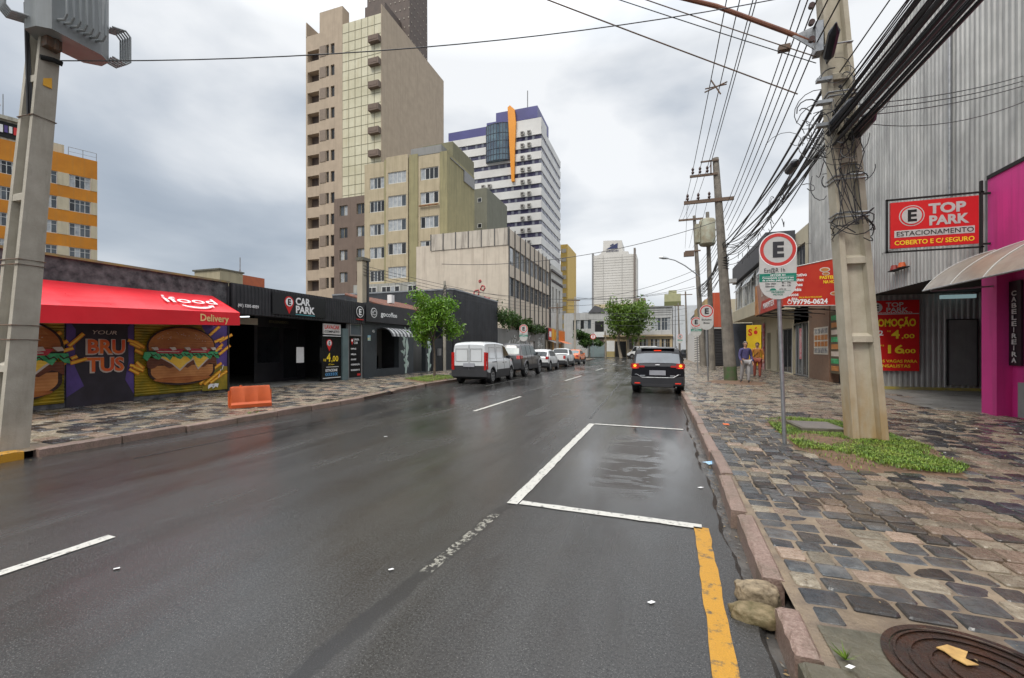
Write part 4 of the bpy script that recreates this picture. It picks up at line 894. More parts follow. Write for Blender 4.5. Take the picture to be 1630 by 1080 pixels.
b.build('mullions', M('mullion', (.05, .05, .07), .4), t)
b = MB(); b.prism(Fr((0, 0, 0), (1, 0, 0)), [(-35.3, 61.2), (-33.4, 61.4), (-32.9, 58), (-33.3, 50), (-33.55, 42.5), (-34.3, 42.5), (-34.6, 50)], -98.7+0, -98.7+0) if 0 else None
fo = FF(101); b.prism(fo, [(-35.3, 60.8), (-34.7, 61.2), (-33.5, 60.0), (-33.2, 57), (-33.45, 50), (-33.6, 42.5), (-34.3, 42.5), (-34.75, 50)], .2, .75); b.build('orange_fin', M('fin_orange', (.78, .30, .015), .4, c2=(.7, .25, .01), sc=.2), t)
b = MB(); b.tube([(-31.3, 104, 60), (-31.3, 104, 66.2)], .12, 6); b.build('antenna', FRAMEG, t)
ac0 = None
for k in range(15):
    for x in (-31.6, -29.9)+((-41.9, -40.2) if 3 < k < 8 else ()):
        z = 51.4-2.95*k+1.9
        if ac0 is None: b = MB(); b.box(-.45, .45, -.5, 0, 0, .8); b.box(-.3, .3, -.53, -.5, .15, .65, m=1); ac0 = b.build('air_conditioner', [M('ac_white', (.4, .39, .36), .6), M('ac_grille', (.07, .06, .06), .7)]); me_ = ac0.data; bpy.data.objects.remove(ac0)
        o = bpy.data.objects.new('air_conditioner', me_); COL.objects.link(o); o.parent = t; o.location = Vector((x, 100.84, z+.3))-t.location
# ---- far things on the left
t = thing('yellow_tower', 'far narrow yellow and white tower beyond the blue office tower', 'tower', (-28.5, 135, 0)); box_part('wall', t, M('yellow_tile', (.62, .42, .10), .6, c2=(.5, .33, .08)), -29.7, -27.5, 135, 150, 0, 34.6)
b = MB()
for k in range(11): b.box(-29.4, -27.9, 134.9, 135, 4+2.8*k, 5.2+2.8*k)
b.build('window_band', M('yellow_band', (.50, .46, .38), .5), t)
t = thing('white_grid_block', 'far white apartment block with a grid of small windows', 'building', (-42.5, 220, 0)); box_part('wall', t, WHITE, -44.3, -40.7, 220, 230, 0, 27.3)
b = MB()
for k in range(7):
    for i in range(2): b.box(-43.9+i*1.6, -43.0+i*1.6, 219.85, 220, 7+2.8*k, 8.4+2.8*k)
b.build('windows', GLASSD, t)
t = thing('orange_apartment_block', 'orange banded apartment block with white windows on the left skyline', 'building', (-38, 20, 0))
OB = M('orange_band', (.55, .21, .012), .8, c2=(.44, .16, .01), sc=.5, streak=(.34, .17, .04), stain=.5); OW = stucco('orange_cream', (.52, .46, .33))
ff = Fr((-38.12, 20, 0), (1, -.0, 0)); z0s = [12.25-2.02*k for k in range(6)]
MATS_T = t
t.location = (-63.5, 33, 0)
ff = Fr((-63.5, 33, 0), (.378, .926, 0)); wins = []
for k in range(7):
    z1 = 21.7-2.8*k
    for a0, a1 in ((-2.36, -.57), (-5.1, -3.3), (-7.9, -6.2), (-10.6, -8.9)): wins.append((a0, z1-1.45, a1, z1))
b = MB(); facade(b, ff, -12, 0, 0, 23.9, wins, .2); b.box(-12, 0, 0, 23.7, -9, -.2, fr=ff) if 0 else None
b.quad(ff.p(0, 0), ff.p(0, 0, -10), ff.p(0, 23.9, -10), ff.p(0, 23.9)); b.box(-12, -.01, 23.4, 23.6, -10, -.21, fr=ff); b.build('wall', OB, t)
b = MB()
for k in range(7):
    z1 = 21.7-2.8*k
    for a0, a1 in ((-.57, 0), (-3.3, -2.36), (-6.2, -5.1), (-8.9, -7.9)): b.box(a0, a1, z1-1.45, z1, 0, .03, fr=ff)
b.build('cream_panel', OW, t)
for h in wins: window(ff, *h, t, cols=4, rail=1, pm=[GLASS, GLASSD, CURT, GLASS], dep=.12, ft=.07)
b = MB(); b.box(-5.2, -2.7, 23.9, 25.2, -4, -1.0, fr=ff); b.build('stair_housing', OW, t)
b = MB(); b.box(-14, -5.6, 23.9, 26.2, -6, -.6, fr=ff); b.box(-14, -5.5, 26.2, 26.6, -6.2, -.3, fr=ff); b.build('roof_shed', stucco('shed_cream', (.4, .38, .31), (.12, .11, .09), .9), t)
b = MB(); b.box(-12, -5.7, 24.3, 26.0, -.62, -.55, fr=ff); b.build('shed_opening', BLKM, t)
r_ = random.Random(4)
for k in range(7):
    b = MB(); a = -8.2+k*.33; b.box(a, a+.24, 24.9-r_.uniform(0, .3), 25.6, -.5, -.47, fr=ff); b.build('hanging_laundry', [WHITE, RED, WHITE, C_PU][k % 4], t)
b = MB(); 
for a in (-2.4, -1.2, -.05): b.tube([ff.p(a, 23.9, -.3), ff.p(a, 24.9, -.3)], .03, 5)
b.tube([ff.p(-2.4, 24.9, -.3), ff.p(-.05, 24.9, -.3)], .03, 5); b.tube([ff.p(-2.4, 24.4, -.3), ff.p(-.05, 24.4, -.3)], .02, 5); b.build('roof_railing', FRAMEG, t)
b = MB(); b.ring(Fr(ff.p(-7.9, 27.6, -.8), (.8, .6, 0), (-.3, .4, .86)), 0, 0, 0, .5, 0, .05); b.tube([ff.p(-7.9, 26.5, -.8), ff.p(-7.9, 27.6, -.8)], .04, 5); b.build('satellite_dish', FRAMEG, t)
b = MB(); b.tube([ff.p(-7.3, 26.5, -.8), ff.p(-7.3, 29, -.8)], .04, 5); b.build('antenna', FRAMEG, t)
t = thing('cream_water_tank_house', 'small cream and grey rooftop block above the car park roofline', 'building', (-31, 23, 0)); box_part('wall', t, stucco('tank_cream', (.38, .33, .22)), -32.6, -30, 22.8, 24.6, 0, 7.25); box_part('roof_slab', t, S_CONC, -32.7, -29.95, 22.7, 24.7, 7.25, 7.36)
t = thing('orange_rooftop_block', 'small orange-red rooftop block with a thin lattice antenna', 'building', (-32, 26, 0)); box_part('wall', t, M('brick_orange', (.45, .12, .05), .8, c2=(.36, .10, .05)), -34, -31, 25, 27.4, 0, 7.35)
b = MB(); b.tube([(-32, 26, 7.3), (-32, 26, 8.9)], .035, 5); b.tube([(-32.4, 26, 7.3), (-32, 26, 8.0), (-31.6, 26, 7.3)], .015, 4); b.build('antenna', FRAMEG, t)
# ---- ornate white building and shops beyond the ivy wall
t = thing('white_ornate_building', 'old white building with scalloped gable and dark narrow windows', 'building', (-13.8, 60, 0))
f = FL(-13.8); holes = [(57.5, 6.6, 58.3, 10), (59.6, 6.6, 60.4, 10), (61.6, 6.6, 62.4, 10)]
b = MB(); facade(b, f, 56.7, 64, 0, 13.0, holes, .25); b.box(-25, -14.1, 56.7, 64, 0, 12.9); b.build('wall', stucco('ornate_white', (.55, .54, .50), (.25, .24, .22), .6), t)
for h in holes: window(f, *h, t, cols=1, pm=[GLASSD], dep=.2, fm=FRAMEG)
b = MB(); b.box(56.7, 64, 12.0, 12.25, 0, .25, fr=f)
for k in range(14): b.prism(f, [(56.9+k*.5, 11.0), (57.15+k*.5, 10.6), (57.3+k*.5, 11.0)], 0, .12)
b.build('cornice', M('cornice_dark', (.10, .09, .09), .6), t)
t = thing('snack_shop', 'orange fronted shop with red sign and small orange awning', 'shop', (WL, 57, 0))
f = FL(-13.5); b = MB(); facade(b, f, 52.8, 64, 0, 4.3, [(53.4, .1, 56, 2.5), (57, .1, 60, 2.5)], .3); b.box(-18, -13.8, 52.8, 64, 4.0, 4.25); b.box(-18, -17.8, 52.8, 64, 0, 4.2); b.build('wall', stucco('shop_cream', (.4, .36, .28)), t)
b = MB(); b.box(52.85, 53.6, 2.7, 4.2, 0, .15, fr=f); b.box(53.6, 55.3, 2.7, 4.2, 0, .15, m=1, fr=f); b.box(55.3, 56.9, 2.7, 4.2, 0, .15, m=2, fr=f); b.box(56.9, 63.6, 2.6, 4.1, 0, .15, m=3, fr=f); b.build('shop_sign', [BLKM, RED, M('sign_amber', (.8, .4, .03), .5), M('sign_orange', (.75, .2, .02), .5)], t)
b = MB(); b.box(53.9, 55, 3.1, 3.8, .15, .18, fr=f); b.box(57.5, 58.2, 2.9, 3.8, .15, .18, m=1, fr=f); b.build('sign_mark', [WTXT, YTXT], t)
b = MB()
for k in range(4): 
    za, zb_ = 2.75-.12*k, 2.75-.12*(k+1); b.quad(f.p(58, za, .35*k), f.p(63, za, .35*k), f.p(63, zb_, .35*(k+1)), f.p(58, zb_, .35*(k+1)))
b.build('orange_awning', M('awning_orange', (.75, .18, .03), .5), t)
b = MB(); b.quad(f.p(53.2, 2.7, 0), f.p(57, 2.7, 0), f.p(57, 2.3, 1.1), f.p(53.2, 2.3, 1.1)); b.build('dark_awning', FRAMEG, t)
for a in (56.4, 60.5): b = MB(); b.box(a, a+.4, .1, 2.6, .01, .06, fr=f); b.build('door_post', M('sign_amber', (0, 0, 0)), t)

# ================================================================ end of the street
t = thing('grey_white_house', 'two-storey grey-white house at the street end with louvred windows', 'house', (-13, 80, 0))
GW = stucco('house_greywhite', (.47, .47, .46), (.24, .24, .24), .6); ff = FF(80)
holes = [(-15.3, 5.0, -14.0, 6.9), (-13.9, 5.2, -11.9, 6.9), (-12.9, 1.6, -11.1, 3.0)]
b = MB(); facade(b, ff, -17, -9.5, 0, 8.2, holes, .3); b.box(-17, -9.5, 80.3, 90, 0, 8.1); b.build('wall', GW, t)
for h in holes: window(ff, *h, t, cols=3, pm=[GLASSD, CURT, GLASS], dep=.15)
b = MB(); b.prism(ff, [(-12.4, 8.2), (-9.4, 8.2), (-9.7, 8.9), (-11.2, 9.5)], -8, .2); b.build('dark_roof', M('slate_roof', (.10, .10, .11), .7), t)
box_part('balcony_opening', t, BLKM, -11.2, -9.6, 79.95, 80, 4.7, 6.6); box_part('balcony_front', t, WHITE, -11.3, -9.5, 79.6, 79.95, 3.7, 4.6); box_part('lower_opening', t, M('brown_shutter', (.15, .10, .09), .6), -11.3, -9.6, 79.95, 80, 2.4, 3.6)
t = thing('sliding_gate', 'light blue-grey sliding gate with wavy top at the street end', 'gate', (-10.8, 79, 0))
b = MB(); corr(b, FF(79), -12.2, -9.4, .1, 2.6, .14, .02, top=lambda a: 2.35+.25*math.cos((a+10.8)*2.2)); b.build('panel', M('gate_blue', (.26, .33, .34), .5), t)
for x in (-12.3, -9.3): box_part('post', t, FRAMEG, x-.08, x+.08, 78.9, 79.1, 0, 2.8)
t = thing('garden_wall', 'low white wall with ochre base beside the sliding gate', 'wall', (-8, 79, 0)); box_part('wall', t, WHITE, -9.2, -7.6, 78.9, 79.2, 1.1, 3.0); box_part('base', t, M('ochre_base', (.42, .34, .16), .8), -9.2, -7.6, 78.88, 79.22, 0, 1.1)
box_part('door', t, BLKM, -7.5, -5.6, 79.0, 79.1, 0, 2.9)
t = thing('ochre_ground_floor_building', 'white building at the street end with ochre ground floor and four barred windows', 'building', (-2, 80, 0))
OCH = stucco('ochre_wall', (.46, .36, .22), (.28, .22, .14), .5); ff = FF(80)
up = [(-8.6, 5.9, -6.0, 7.2), (-1.4, 4.8, .2, 7.0), (.3, 4.8, 1.8, 7.0), (-4.9, 5.0, -2.2, 6.9)]
b = MB(); facade(b, ff, -9.5, 2.1, 4.05, 9.0, up, .25); b.box(-9.5, 2.1, 80.3, 92, 0, 8.9); b.build('upper_wall', GW, t)
dn = [(-5.2, 1.4, -3.8, 3.3), (-3.4, 1.4, -1.9, 3.3), (-1.5, 1.4, 0, 3.3), (.3, 1.4, 1.7, 3.3)]
b = MB(); facade(b, FF(79.9), -9.5, 2.1, 0, 4.05, dn, .25); b.build('lower_wall', OCH, t)
for h in up: window(ff, *h, t, cols=3, rail=1, pm=[CURT, GLASS], dep=.15)
for h in dn: window(FF(79.9), *h, t, cols=4, rail=1, pm=[GLASSD, CURT], fm=OCH, dep=.15)
box_part('cornice', t, OCH, -9.6, 2.2, 79.5, 79.9, 3.75, 4.02); box_part('roof_edge', t, FRAMEG, -9.6, 2.15, 79.8, 80.0, 8.8, 9.02)
b = MB()
for z in (7.5, 7.9, 8.3): b.box(-9.4, 2.0, 79.95, 80, z, z+.06)
b.build('cladding_lines', FRAMEG, t)
t = thing('white_garage_building', 'plain white building to the right of the ochre ground floor', 'building', (4, 80, 0)); box_part('wall', t, stucco('white_garage', (.56, .58, .60), (.35, .36, .38), .4), 2.2, 9, 80.05, 90, 0, 9.0)
box_part('garage_opening', t, BLKM, 4.9, 8.5, 79.95, 80.05, 0, 3.4); box_part('drainpipe', t, FRAMEG, 2.5, 2.62, 79.9, 80.05, 0, 9)
t = thing('white_stepped_tower', 'white windowless tower with stepped top and dark wave emblem', 'tower', (-18, 190, 0))
ff = FF(190); TW = M('tower_panel_white', (.62, .60, .56), .7, c2=(.54, .52, .48), sc=.12, streak=(.42, .40, .37), stain=.4)
b = MB(); b.prism(ff, [(-27.5, 0), (-9.2, 0), (-9.2, 41.6), (-12.6, 41.9), (-12.6, 43), (-14.6, 43.2), (-15.0, 44), (-15.3, 47.9), (-23.0, 48.3), (-23.2, 44), (-24.4, 42.6), (-25.2, 42.2), (-27.5, 42)], -14, 0); b.build('wall', TW, t)
b = MB(); b.box(-26.9, -9.4, 0, 20.8, 0, .1, fr=ff); b.build('beige_base', M('beige_base', (.50, .42, .27), .8), t)
b = MB(); b.box(-27.9, -27.3, 0, 43.2, -3, .3, fr=ff); b.build('corner_column', FRAMEG, t); b = MB(); b.box(-10.4, -9.6, 0, 44.2, -3, .5, fr=ff); b.build('corner_column', M('column_brown', (.2, .17, .15), .7), t)
b = MB()
for k in range(18): z = 22+1.1*k; b.box(-27.2, -9.6, z, z+.08, 0, .06, fr=ff)
for x in (-23.1, -15.2): b.box(x, x+.12, 20, 42, 0, .08, fr=ff)
b.build('panel_joint', M('joint_grey', (.33, .32, .30), .8), t)
b = MB(); b.prism(ff, [(-21.8, 44.5), (-17.0, 46.9), (-17.0, 44.6)], .05, .15); b.prism(ff, [(-20.2, 46.0), (-18.9, 46.8), (-18.6, 46.4), (-19.9, 45.7)], .05, .15); b.build('emblem', M('emblem_navy', (.03, .04, .12), .5), t)
text('EUROLAR' if 0 else 'BOMSUL', ff, -21.6, 43.2, 1.0, M('emblem_text', (.12, .12, .16), .5), t, w=5.0, c=.2, bold=.03) if 0 else None
b = MB()
for k in range(9): x = -21.7+k*.58; b.box(x, x+.36, 43.3, 44.0, .05, .15, fr=ff)
b.build('emblem_lettering', M('emblem_text', (.12, .12, .16), .5), t)
t = thing('olive_green_far_block', 'far small olive green block with a rooftop box', 'building', (4, 160, 0)); box_part('wall', t, stucco('far_green', (.38, .38, .22)), 1.6, 6.9, 160, 168, 0, 20.6); box_part('rooftop_box', t, MATS['far_green'], 3.0, 5.6, 161, 166, 20.6, 22); box_part('lower_band', t, M('dark_olive', (.14, .15, .06), .8), 1.5, 6.95, 159.8, 160, 0, 18)
t = thing('brown_far_block', 'far brown and white striped block beside the white stepped tower', 'building', (-6, 160, 0)); box_part('wall', t, M('far_brown', (.22, .16, .14), .8), -8, -4.8, 160, 168, 0, 19.6); box_part('white_stripe', t, WHITE, -6.7, -6.0, 159.9, 160, 0, 19.4); box_part('low_roof', t, TW, -4.7, -1.6, 160, 165, 0, 17)

# ================================================================ right side
XR = 6.9
MET = M('zinc_sheet', (.50, .50, .48), .45, .3, c2=(.33, .33, .32), sc=.8, streak=(.13, .13, .13), stain=.7, rv=.12)
t = thing('corrugated_metal_building', 'tall grey corrugated metal fronted parking building', 'building', (XR, 18, 0))
f = FRt(XR)
top = lambda a: 11.2+.02*(a+18)                      # a = -Y
b = MB(); corr(b, f, -24.7, -12.6, 3.38, 11.2, .17, .035, top=top); corr(b, f, -12.6, -2, 5.3, 11.2, .17, .035, top=top, bot=lambda a: 5.28); b.build('metal_front', MET, t)
b = MB(); b.box(XR, 20, 24.6, 24.72, 0, 11.1); b.box(XR+.1, 20, 2, 24.6, 10.9, 11.0); b.build('side_wall', MET, t)
b = MB(); corr(b, FF(18.75), 6.95, 14, .21, 3.5, .155, .03); b.build('inner_metal_wall', MET, t)
b = MB(); b.box(6.95, 14, 12.45, 24.6, 3.42, 3.5); b.box(13.9, 14, 12.4, 18.7, 0, 3.5); b.build('entrance_ceiling', M('ceiling_dark', (.03, .03, .03), .8), t)
b = MB(); b.box(9.25, 10.0, 18.66, 18.69, .3, 2.5); b.build('metal_door', M('zinc_dark', (.30, .30, .29), .5, .3, streak=(.15, .15, .15)), t)
b = MB(); 
for q in ((9.22, 9.25, .28, 2.53), (10.0, 10.03, .28, 2.53)): b.box(q[0], q[1], 18.64, 18.7, q[2], q[3])
b.box(9.25, 10.0, 18.64, 18.7, 2.5, 2.53); b.build('door_frame', BLKM, t)
b = MB(); b.box(8.9, 9.8, 18.3, 18.42, 3.2, 3.32); b.build('ceiling_lamp', M('tube_lamp', (.4, .6, .62), .4, emit=.25), t)
b = MB()
for a0, z0 in ((-17.3, 4.62), (-15.2, 4.62)): b.box(a0, a0+2.05, z0, z0+.02, .036, .045, fr=f)
b.box(-15.28, -15.24, 3.4, 5.0, .036, .05, fr=f); b.box(-13.7, -13.66, 5.3, 11, .036, .05, fr=f); b.build('sheet_seam', FRAMEG, t)
b = MB(); b.tube([(6.78, 13.62, 5.2), (6.78, 13.62, 11.2)], .03, 6); b.build('conduit', STEEL, t)
b = MB(); b.box(6.7, 6.86, 15.6, 16.5, 3.9, 3.93); b.build('lamp_shelf', BLKM, t)
for y, m_ in ((15.8, ORG), (16.25, M('lens_dark_red', (.25, .02, .01), .4))): b = MB(); b.tube([(6.76, y, 3.93), (6.76, y, 4.07)], [.10, .07], 10); b.build('warning_lamp', m_, t, smooth=True)
# promo banner
t = thing('promo_banner', 'red parking promotion banner with yellow prices fixed to the metal wall', 'banner', (7.6, 18.68, 2)); ff = FF(18.66)
b = MB(); b.box(6.97, 8.46, .76, 3.22, 0, .02, fr=ff); b.box(6.97, 8.46, 2.73, 2.76, .02, .022, fr=ff, m=1); b.build('cloth', [RED, GREY], t)
b = MB(); b.ring(ff, 7.25, 2.98, 0, .17, .02, .024); b.build('logo_disc', GREY, t); text('E', ff, 7.25, 2.88, .2, BLKM, t, c=.027, bold=.04, al='CENTER')
text('TOP', ff, 7.52, 3.0, .15, GREY, t, w=.5, c=.024, bold=.03); text('PARK', ff, 7.52, 2.82, .15, GREY, t, w=.62, c=.024, bold=.03); text('ESTACIONAMENTO', ff, 7.05, 2.765, .05, WTXT, t, w=1.2, c=.024)
text('PROMOÇÃO', ff, 7.02, 2.32, .25, YTXT, t, w=1.34, c=.024, bold=.05)
text('1/2', ff, 7.05, 2.0, .17, WTXT, t, w=.34, c=.024, bold=.03); text('HORA', ff, 7.05, 1.87, .08, WTXT, t, w=.3, c=.024, bold=.02); text('R$', ff, 7.55, 2.12, .05, YTXT, t, w=.1, c=.024); text('4', ff, 7.68, 1.9, .28, YTXT, t, w=.24, c=.024, bold=.04); text(',00', ff, 7.96, 1.9, .14, YTXT, t, w=.36, c=.024, bold=.03)
text('5h', ff, 7.05, 1.4, .2, WTXT, t, w=.28, c=.024, bold=.03); text('R$', ff, 7.36, 1.62, .05, YTXT, t, w=.1, c=.024); text('16', ff, 7.48, 1.38, .28, YTXT, t, w=.46, c=.024, bold=.04); text(',00', ff, 7.99, 1.38, .14, YTXT, t, w=.36, c=.024, bold=.03)
text('TEMOS VAGAS PARA', ff, 7.02, 1.05, .10, YTXT, t, w=1.38, c=.024, bold=.02); text('MENSALISTAS', ff, 7.2, .88, .10, YTXT, t, w=1.0, c=.024, bold=.02)
# hanging sign
t = thing('parking_sign_board', 'red and white hanging parking board in a black frame on the metal front', 'sign', (6.7, 12.3, 4.3)); ff = Fr((0, 12.3, 0), (1, 0, 0), (0, 0, 1))
b = MB(); b.box(5.03, 6.60, 3.83, 4.88, 0, .05, fr=ff); b.build('board', RED, t)
b = MB()
for q in ((4.96, 6.70, 3.74, 3.77), (4.96, 6.70, 4.94, 4.97), (4.96, 4.99, 3.74, 4.97), (6.64, 6.68, 3.6, 5.2)): b.box(*q, -.02, .04, fr=ff)
b.box(6.68, 6.9, 3.8, 3.84, -.02, .02, fr=ff); b.box(6.68, 6.9, 4.9, 4.94, -.02, .02, fr=ff); b.build('frame', BLKM, t)
b = MB(); b.ring(ff, 5.42, 4.55, 0, .235, .05, .053, 0); b.ring(ff, 5.42, 4.55, 0, .215, .053, .056, 1); b.ring(ff, 5.42, 4.55, 0, .185, .056, .059, 0); b.box(5.10, 6.53, 4.07, 4.23, .05, .054, fr=ff); b.build('emblem', [GREY, RED], t)
text('E', ff, 5.42, 4.43, .25, BLKM, t, c=.062, bold=.05, al='CENTER')
text('TOP', ff, 5.73, 4.57, .21, GREY, t, w=.66, c=.054, bold=.06); text('PARK', ff, 5.73, 4.31, .20, GREY, t, w=.70, c=.054, bold=.06)
text('ESTACIONAMENTO', ff, 5.13, 4.10, .105, BLKM, t, w=1.37, c=.058); text('COBERTO E C/ SEGURO', ff, 5.10, 3.90, .10, YTXT, t, w=1.42, c=.054, bold=.024)
# pink shop
PNK = M('magenta_paint', (.62, .035, .24), .55, c2=(.52, .028, .20), sc=1.2, bmp=.15, bsc=30, streak=(.30, .03, .13), stain=.7)
t = thing('pink_hair_salon', 'bright magenta hair salon front with a vertical black sign', 'shop', (XR, 9, 0))
b = MB(); b.box(6.7, 7.0, 11.9, 12.35, .1, 3.1); b.build('pillar', PNK, t)
b = MB(); b.box(6.82, 7.4, 2, 12.38, 3.1, 5.28); b.build('upper_wall', PNK, t)
b = MB(); facade(b, FRt(6.95), -11.9, -2, .1, 3.1, [(-10.9, .15, -8, 2.6)], .3); b.box(6.96, 14, 12.2, 12.38, .1, 3.5); b.build('wall', PNK, t)
b = MB(); b.box(7.2, 7.25, 8, 10.9, .1, 2.7); b.build('door', M('salon_dark', (.05, .04, .05), .3), t)
b = MB(); b.box(-11.89, -11.58, 1.18, 2.92, .0, .04, fr=FRt(6.93)); b.build('vertical_sign', M('sign_black', (0, 0, 0)), t)
f = FRt(6.885)
for k, ch in enumerate('CABELEIREIRA'): text(ch, f, -11.735, 2.62-.125*k, .095, GREY, t, c=.008, bold=.04, al='CENTER', w=.13 if ch != 'I' else None)
b = MB(); b.box(6.80, 6.93, 11.05, 11.5, .15, .85); b.build('meter_cabinet', FRAMEG, t)
b = MB(); b.box(6.80, 6.83, 2, 12.38, 5.24, 5.32); b.build('roof_edge', BLKM, t)
# curved translucent canopy
t = thing('curved_canopy', 'arched brown translucent canopy with white ribs over the magenta salon', 'canopy', (6.2, 9, 3)); 
arc = [(6.82-1.24*(.6*math.sin(a)+.4*a/1.45), 2.82+.82*(.55*(math.cos(a)-math.cos(1.45))/(1-math.cos(1.45))+.45*(1-a/1.45))) for a in [1.45*i/10 for i in range(11)]]
CAN = M('canopy_polycarbonate', (.20, .16, .125), .3, c2=(.29, .25, .20), sc=2, streak=(.12, .08, .06))
b = MB()
for (xa, za), (xb, zb_) in zip(arc, arc[1:]): b.quad((xa, 12.15, za), (xa, 5, za), (xb, 5, zb_), (xb, 12.15, zb_)); b.quad((xa, 12.15, za-.012), (xa, 5, za-.012), (xb, 5, zb_-.012), (xb, 12.15, zb_-.012))
b.build('sheet', CAN, t, smooth=True)
for k in range(8): b = MB(); y = 12.15-k*.95; b.tube([(x, y, z+.012) for x, z in arc], .010, 5); b.build('rib', GREY, t)
b = MB(); b.tube([(arc[-1][0], 12.17, arc[-1][1]), (arc[-1][0], 5, arc[-1][1])], .018, 6); b.tube([(6.8, 12.0, 2.86), (5.65, 12.0, 2.80)], .02, 6); b.build('edge_bar', STEEL, t)
# snack bar under the metal building
t = thing('snack_bar', 'snack bar with brown tiled pillar, posters and glass doors', 'shop', (XR, 22, 0))
BT = M('brown_tiles', (.22, .13, .085), .35, c2=(.16, .09, .06), sc=9); f = FRt(XR)
b = MB(); b.box(6.86, 7.5, 21.9, 24.55, .1, 3.6); b.build('pillar', BT, t)
b = MB(); b.box(6.9, 7.3, 18.8, 21.9, 2.6, 3.4); b.build('lintel', stucco('snack_cream', (.33, .29, .22)), t); b = MB(); b.box(6.9, 12, 24.55, 27.2, 2.9, 3.7); b.build('lintel', stucco('snack_cream', (.33, .29, .22)), t)
b = MB(); b.box(-23.8, -22.0, 1.28, 2.5, .045, .055, fr=f); b.build('poster', M('poster_paper', (.62, .58, .5), .6), t)
b = MB(); r_ = random.Random(6)
for i in range(4):
    for k in range(4): a = -23.7+i*.43; z = 1.35+k*.29; b.box(a, a+.36, z, z+.22, .056, .06, fr=f, m=k % 3)
b.build('poster_pictures', [M('pic_grey', (.45, .45, .45), .6, c2=(.1, .1, .1), sc=9), M('pic_orange', (.55, .22, .05), .6, c2=(.3, .1, .04), sc=9), C_BUN2], t)
b = MB(); b.box(-21.8, -20.8, .5, 3.1, .0, .03, fr=f); b.build('menu_strip', M('menu_dark', (.10, .08, .05), .5), t)
b = MB()
for k in range(8): b.box(-21.7, -20.9, .62+k*.3, .82+k*.3, .031, .036, fr=f, m=k % 3)
b.build('menu_pictures', [C_BUN2, C_GR, C_CR], t)
b = MB(); b.box(7.2, 7.25, 18.8, 21.9, .1, 2.6); b.box(7.6, 7.65, 24.6, 26.1, .1, 2.9); b.build('dark_doorway', BLKM, t)
window(FRt(7.0), -27.2, .15, -26.1, 2.9, t, cols=2, pm=[CURT, GLASS], fm=FRAMEG, dep=0, name='glass_door'); window(FRt(7.0), -26.05, .15, -24.7, 2.9, t, cols=2, pm=[GLASSD], fm=FRAMEG, dep=0, name='glass_door')
b = MB(); b.box(-26.4, -26.1, 1.0, 2.6, .02, .04, fr=FRt(6.98)); b.build('red_notice', [M('notice_red', (.5, .05, .08), .5, c2=(.6, .5, .5), sc=6)], t)
# red box sign
t = thing('snack_bar_sign', 'big red illuminated box sign with white phone number above the snack bar', 'sign', (5.9, 21, 4)); ff = FF(20.6)
RG = M('sign_deep_red', (.42, .012, .012), .4, c2=(.52, .05, .02), sc=.7)
b = MB(); P = [(4.85, 3.30), (7.0, 3.26), (7.0, 5.22), (4.85, 4.82)]; b.prism(ff, P, -.25, 0); b.build('front_panel', RG, t)
b = MB(); 
for q in ((4.85, 3.30, 7.0, 3.26), (7.0, 5.22, 4.85, 4.82)): b.tube([ff.p(q[0], q[1], .01), ff.p(q[2], q[3], .01)], .02, 4)
b.build('panel_edge', GREY, t)
for k, (s, w_) in enumerate((('Executivo', .62), ('Marmitex', .55), ('Lanches', .5), ('Pastéis', .46), ('Sucos', .36), ('e Filé', .33))): text(s, ff, 5.05 if k == 0 else 5.02, 4.50-.20*k, .13, WTXT, t, w=w_, c=.006, bold=.04)
text('99796-0624', ff, 5.18, 3.36, .19, WTXT, t, w=1.22, c=.006, bold=.05); text('PEÇA PELO WHATSAPP', ff, 5.4, 3.60, .06, YTXT, t, w=.8, c=.006, bold=.02)
b = MB(); b.ring(ff, 5.07, 3.45, .06, .08, 0, .006); b.build('phone_mark', WTXT, t)
text('PASTEL', ff, 6.12, 4.35, .12, YTXT, t, w=.5, c=.006, bold=.05); text('NA HORA', ff, 6.25, 4.17, .12, YTXT, t, w=.55, c=.006, bold=.05)
b = MB()
for (x, z, r0) in ((6.3, 4.72, .18), (6.34, 4.56, .13), (6.62, 3.75, .14)): b.ring(ff, x, z, 0, r0, 0, .005, 0, sq=.55); b.ring(ff, x, z, 0, r0*.75, .005, .009, 1, sq=.5)
b.build('dish_picture', [C_CR, C_BUN2], t)
fs = FRt(4.85); b = MB(); b.box(-26.2, -20.62, 3.30, 4.85, -.12, 0, fr=fs); b.prism(fs, [(-26.2, 3.3), (-25.3, 3.3), (-25.9, 4.85), (-26.2, 4.85)], 0, .01, 1); b.prism(fs, [(-25.0, 3.3), (-20.6, 3.3), (-20.6, 3.9), (-24.6, 3.9)], 0, .01, 2); b.build('side_panel', [M('panel_faded', (.38, .22, .17), .5, c2=(.30, .14, .10), sc=1), C_BUN2, RG], t)
text('LANCHES', fs, -24.7, 4.15, .35, C_CR, t, w=2.6, c=.012, bold=.03); text('MARMITEX', fs, -24.3, 3.5, .26, WTXT, t, w=2.2, c=.014, bold=.03)
b = MB(); b.ring(fs, -21.4, 4.0, 0, .38, .012, .02, sq=.9); b.build('dish_picture', C_BUN2, t)
b = MB()
for y in (20.7, 22.4, 24.2, 26): b.tube([(4.9, y, 3.28), (6.9, y, 3.28)], .025, 5); b.tube([(4.9, y, 3.28), (6.9, y, 3.05)], .02, 5)
b.tube([(4.9, 20.7, 3.26), (4.9, 26.1, 3.26)], .025, 5); b.build('support_frame', BLKM, t)
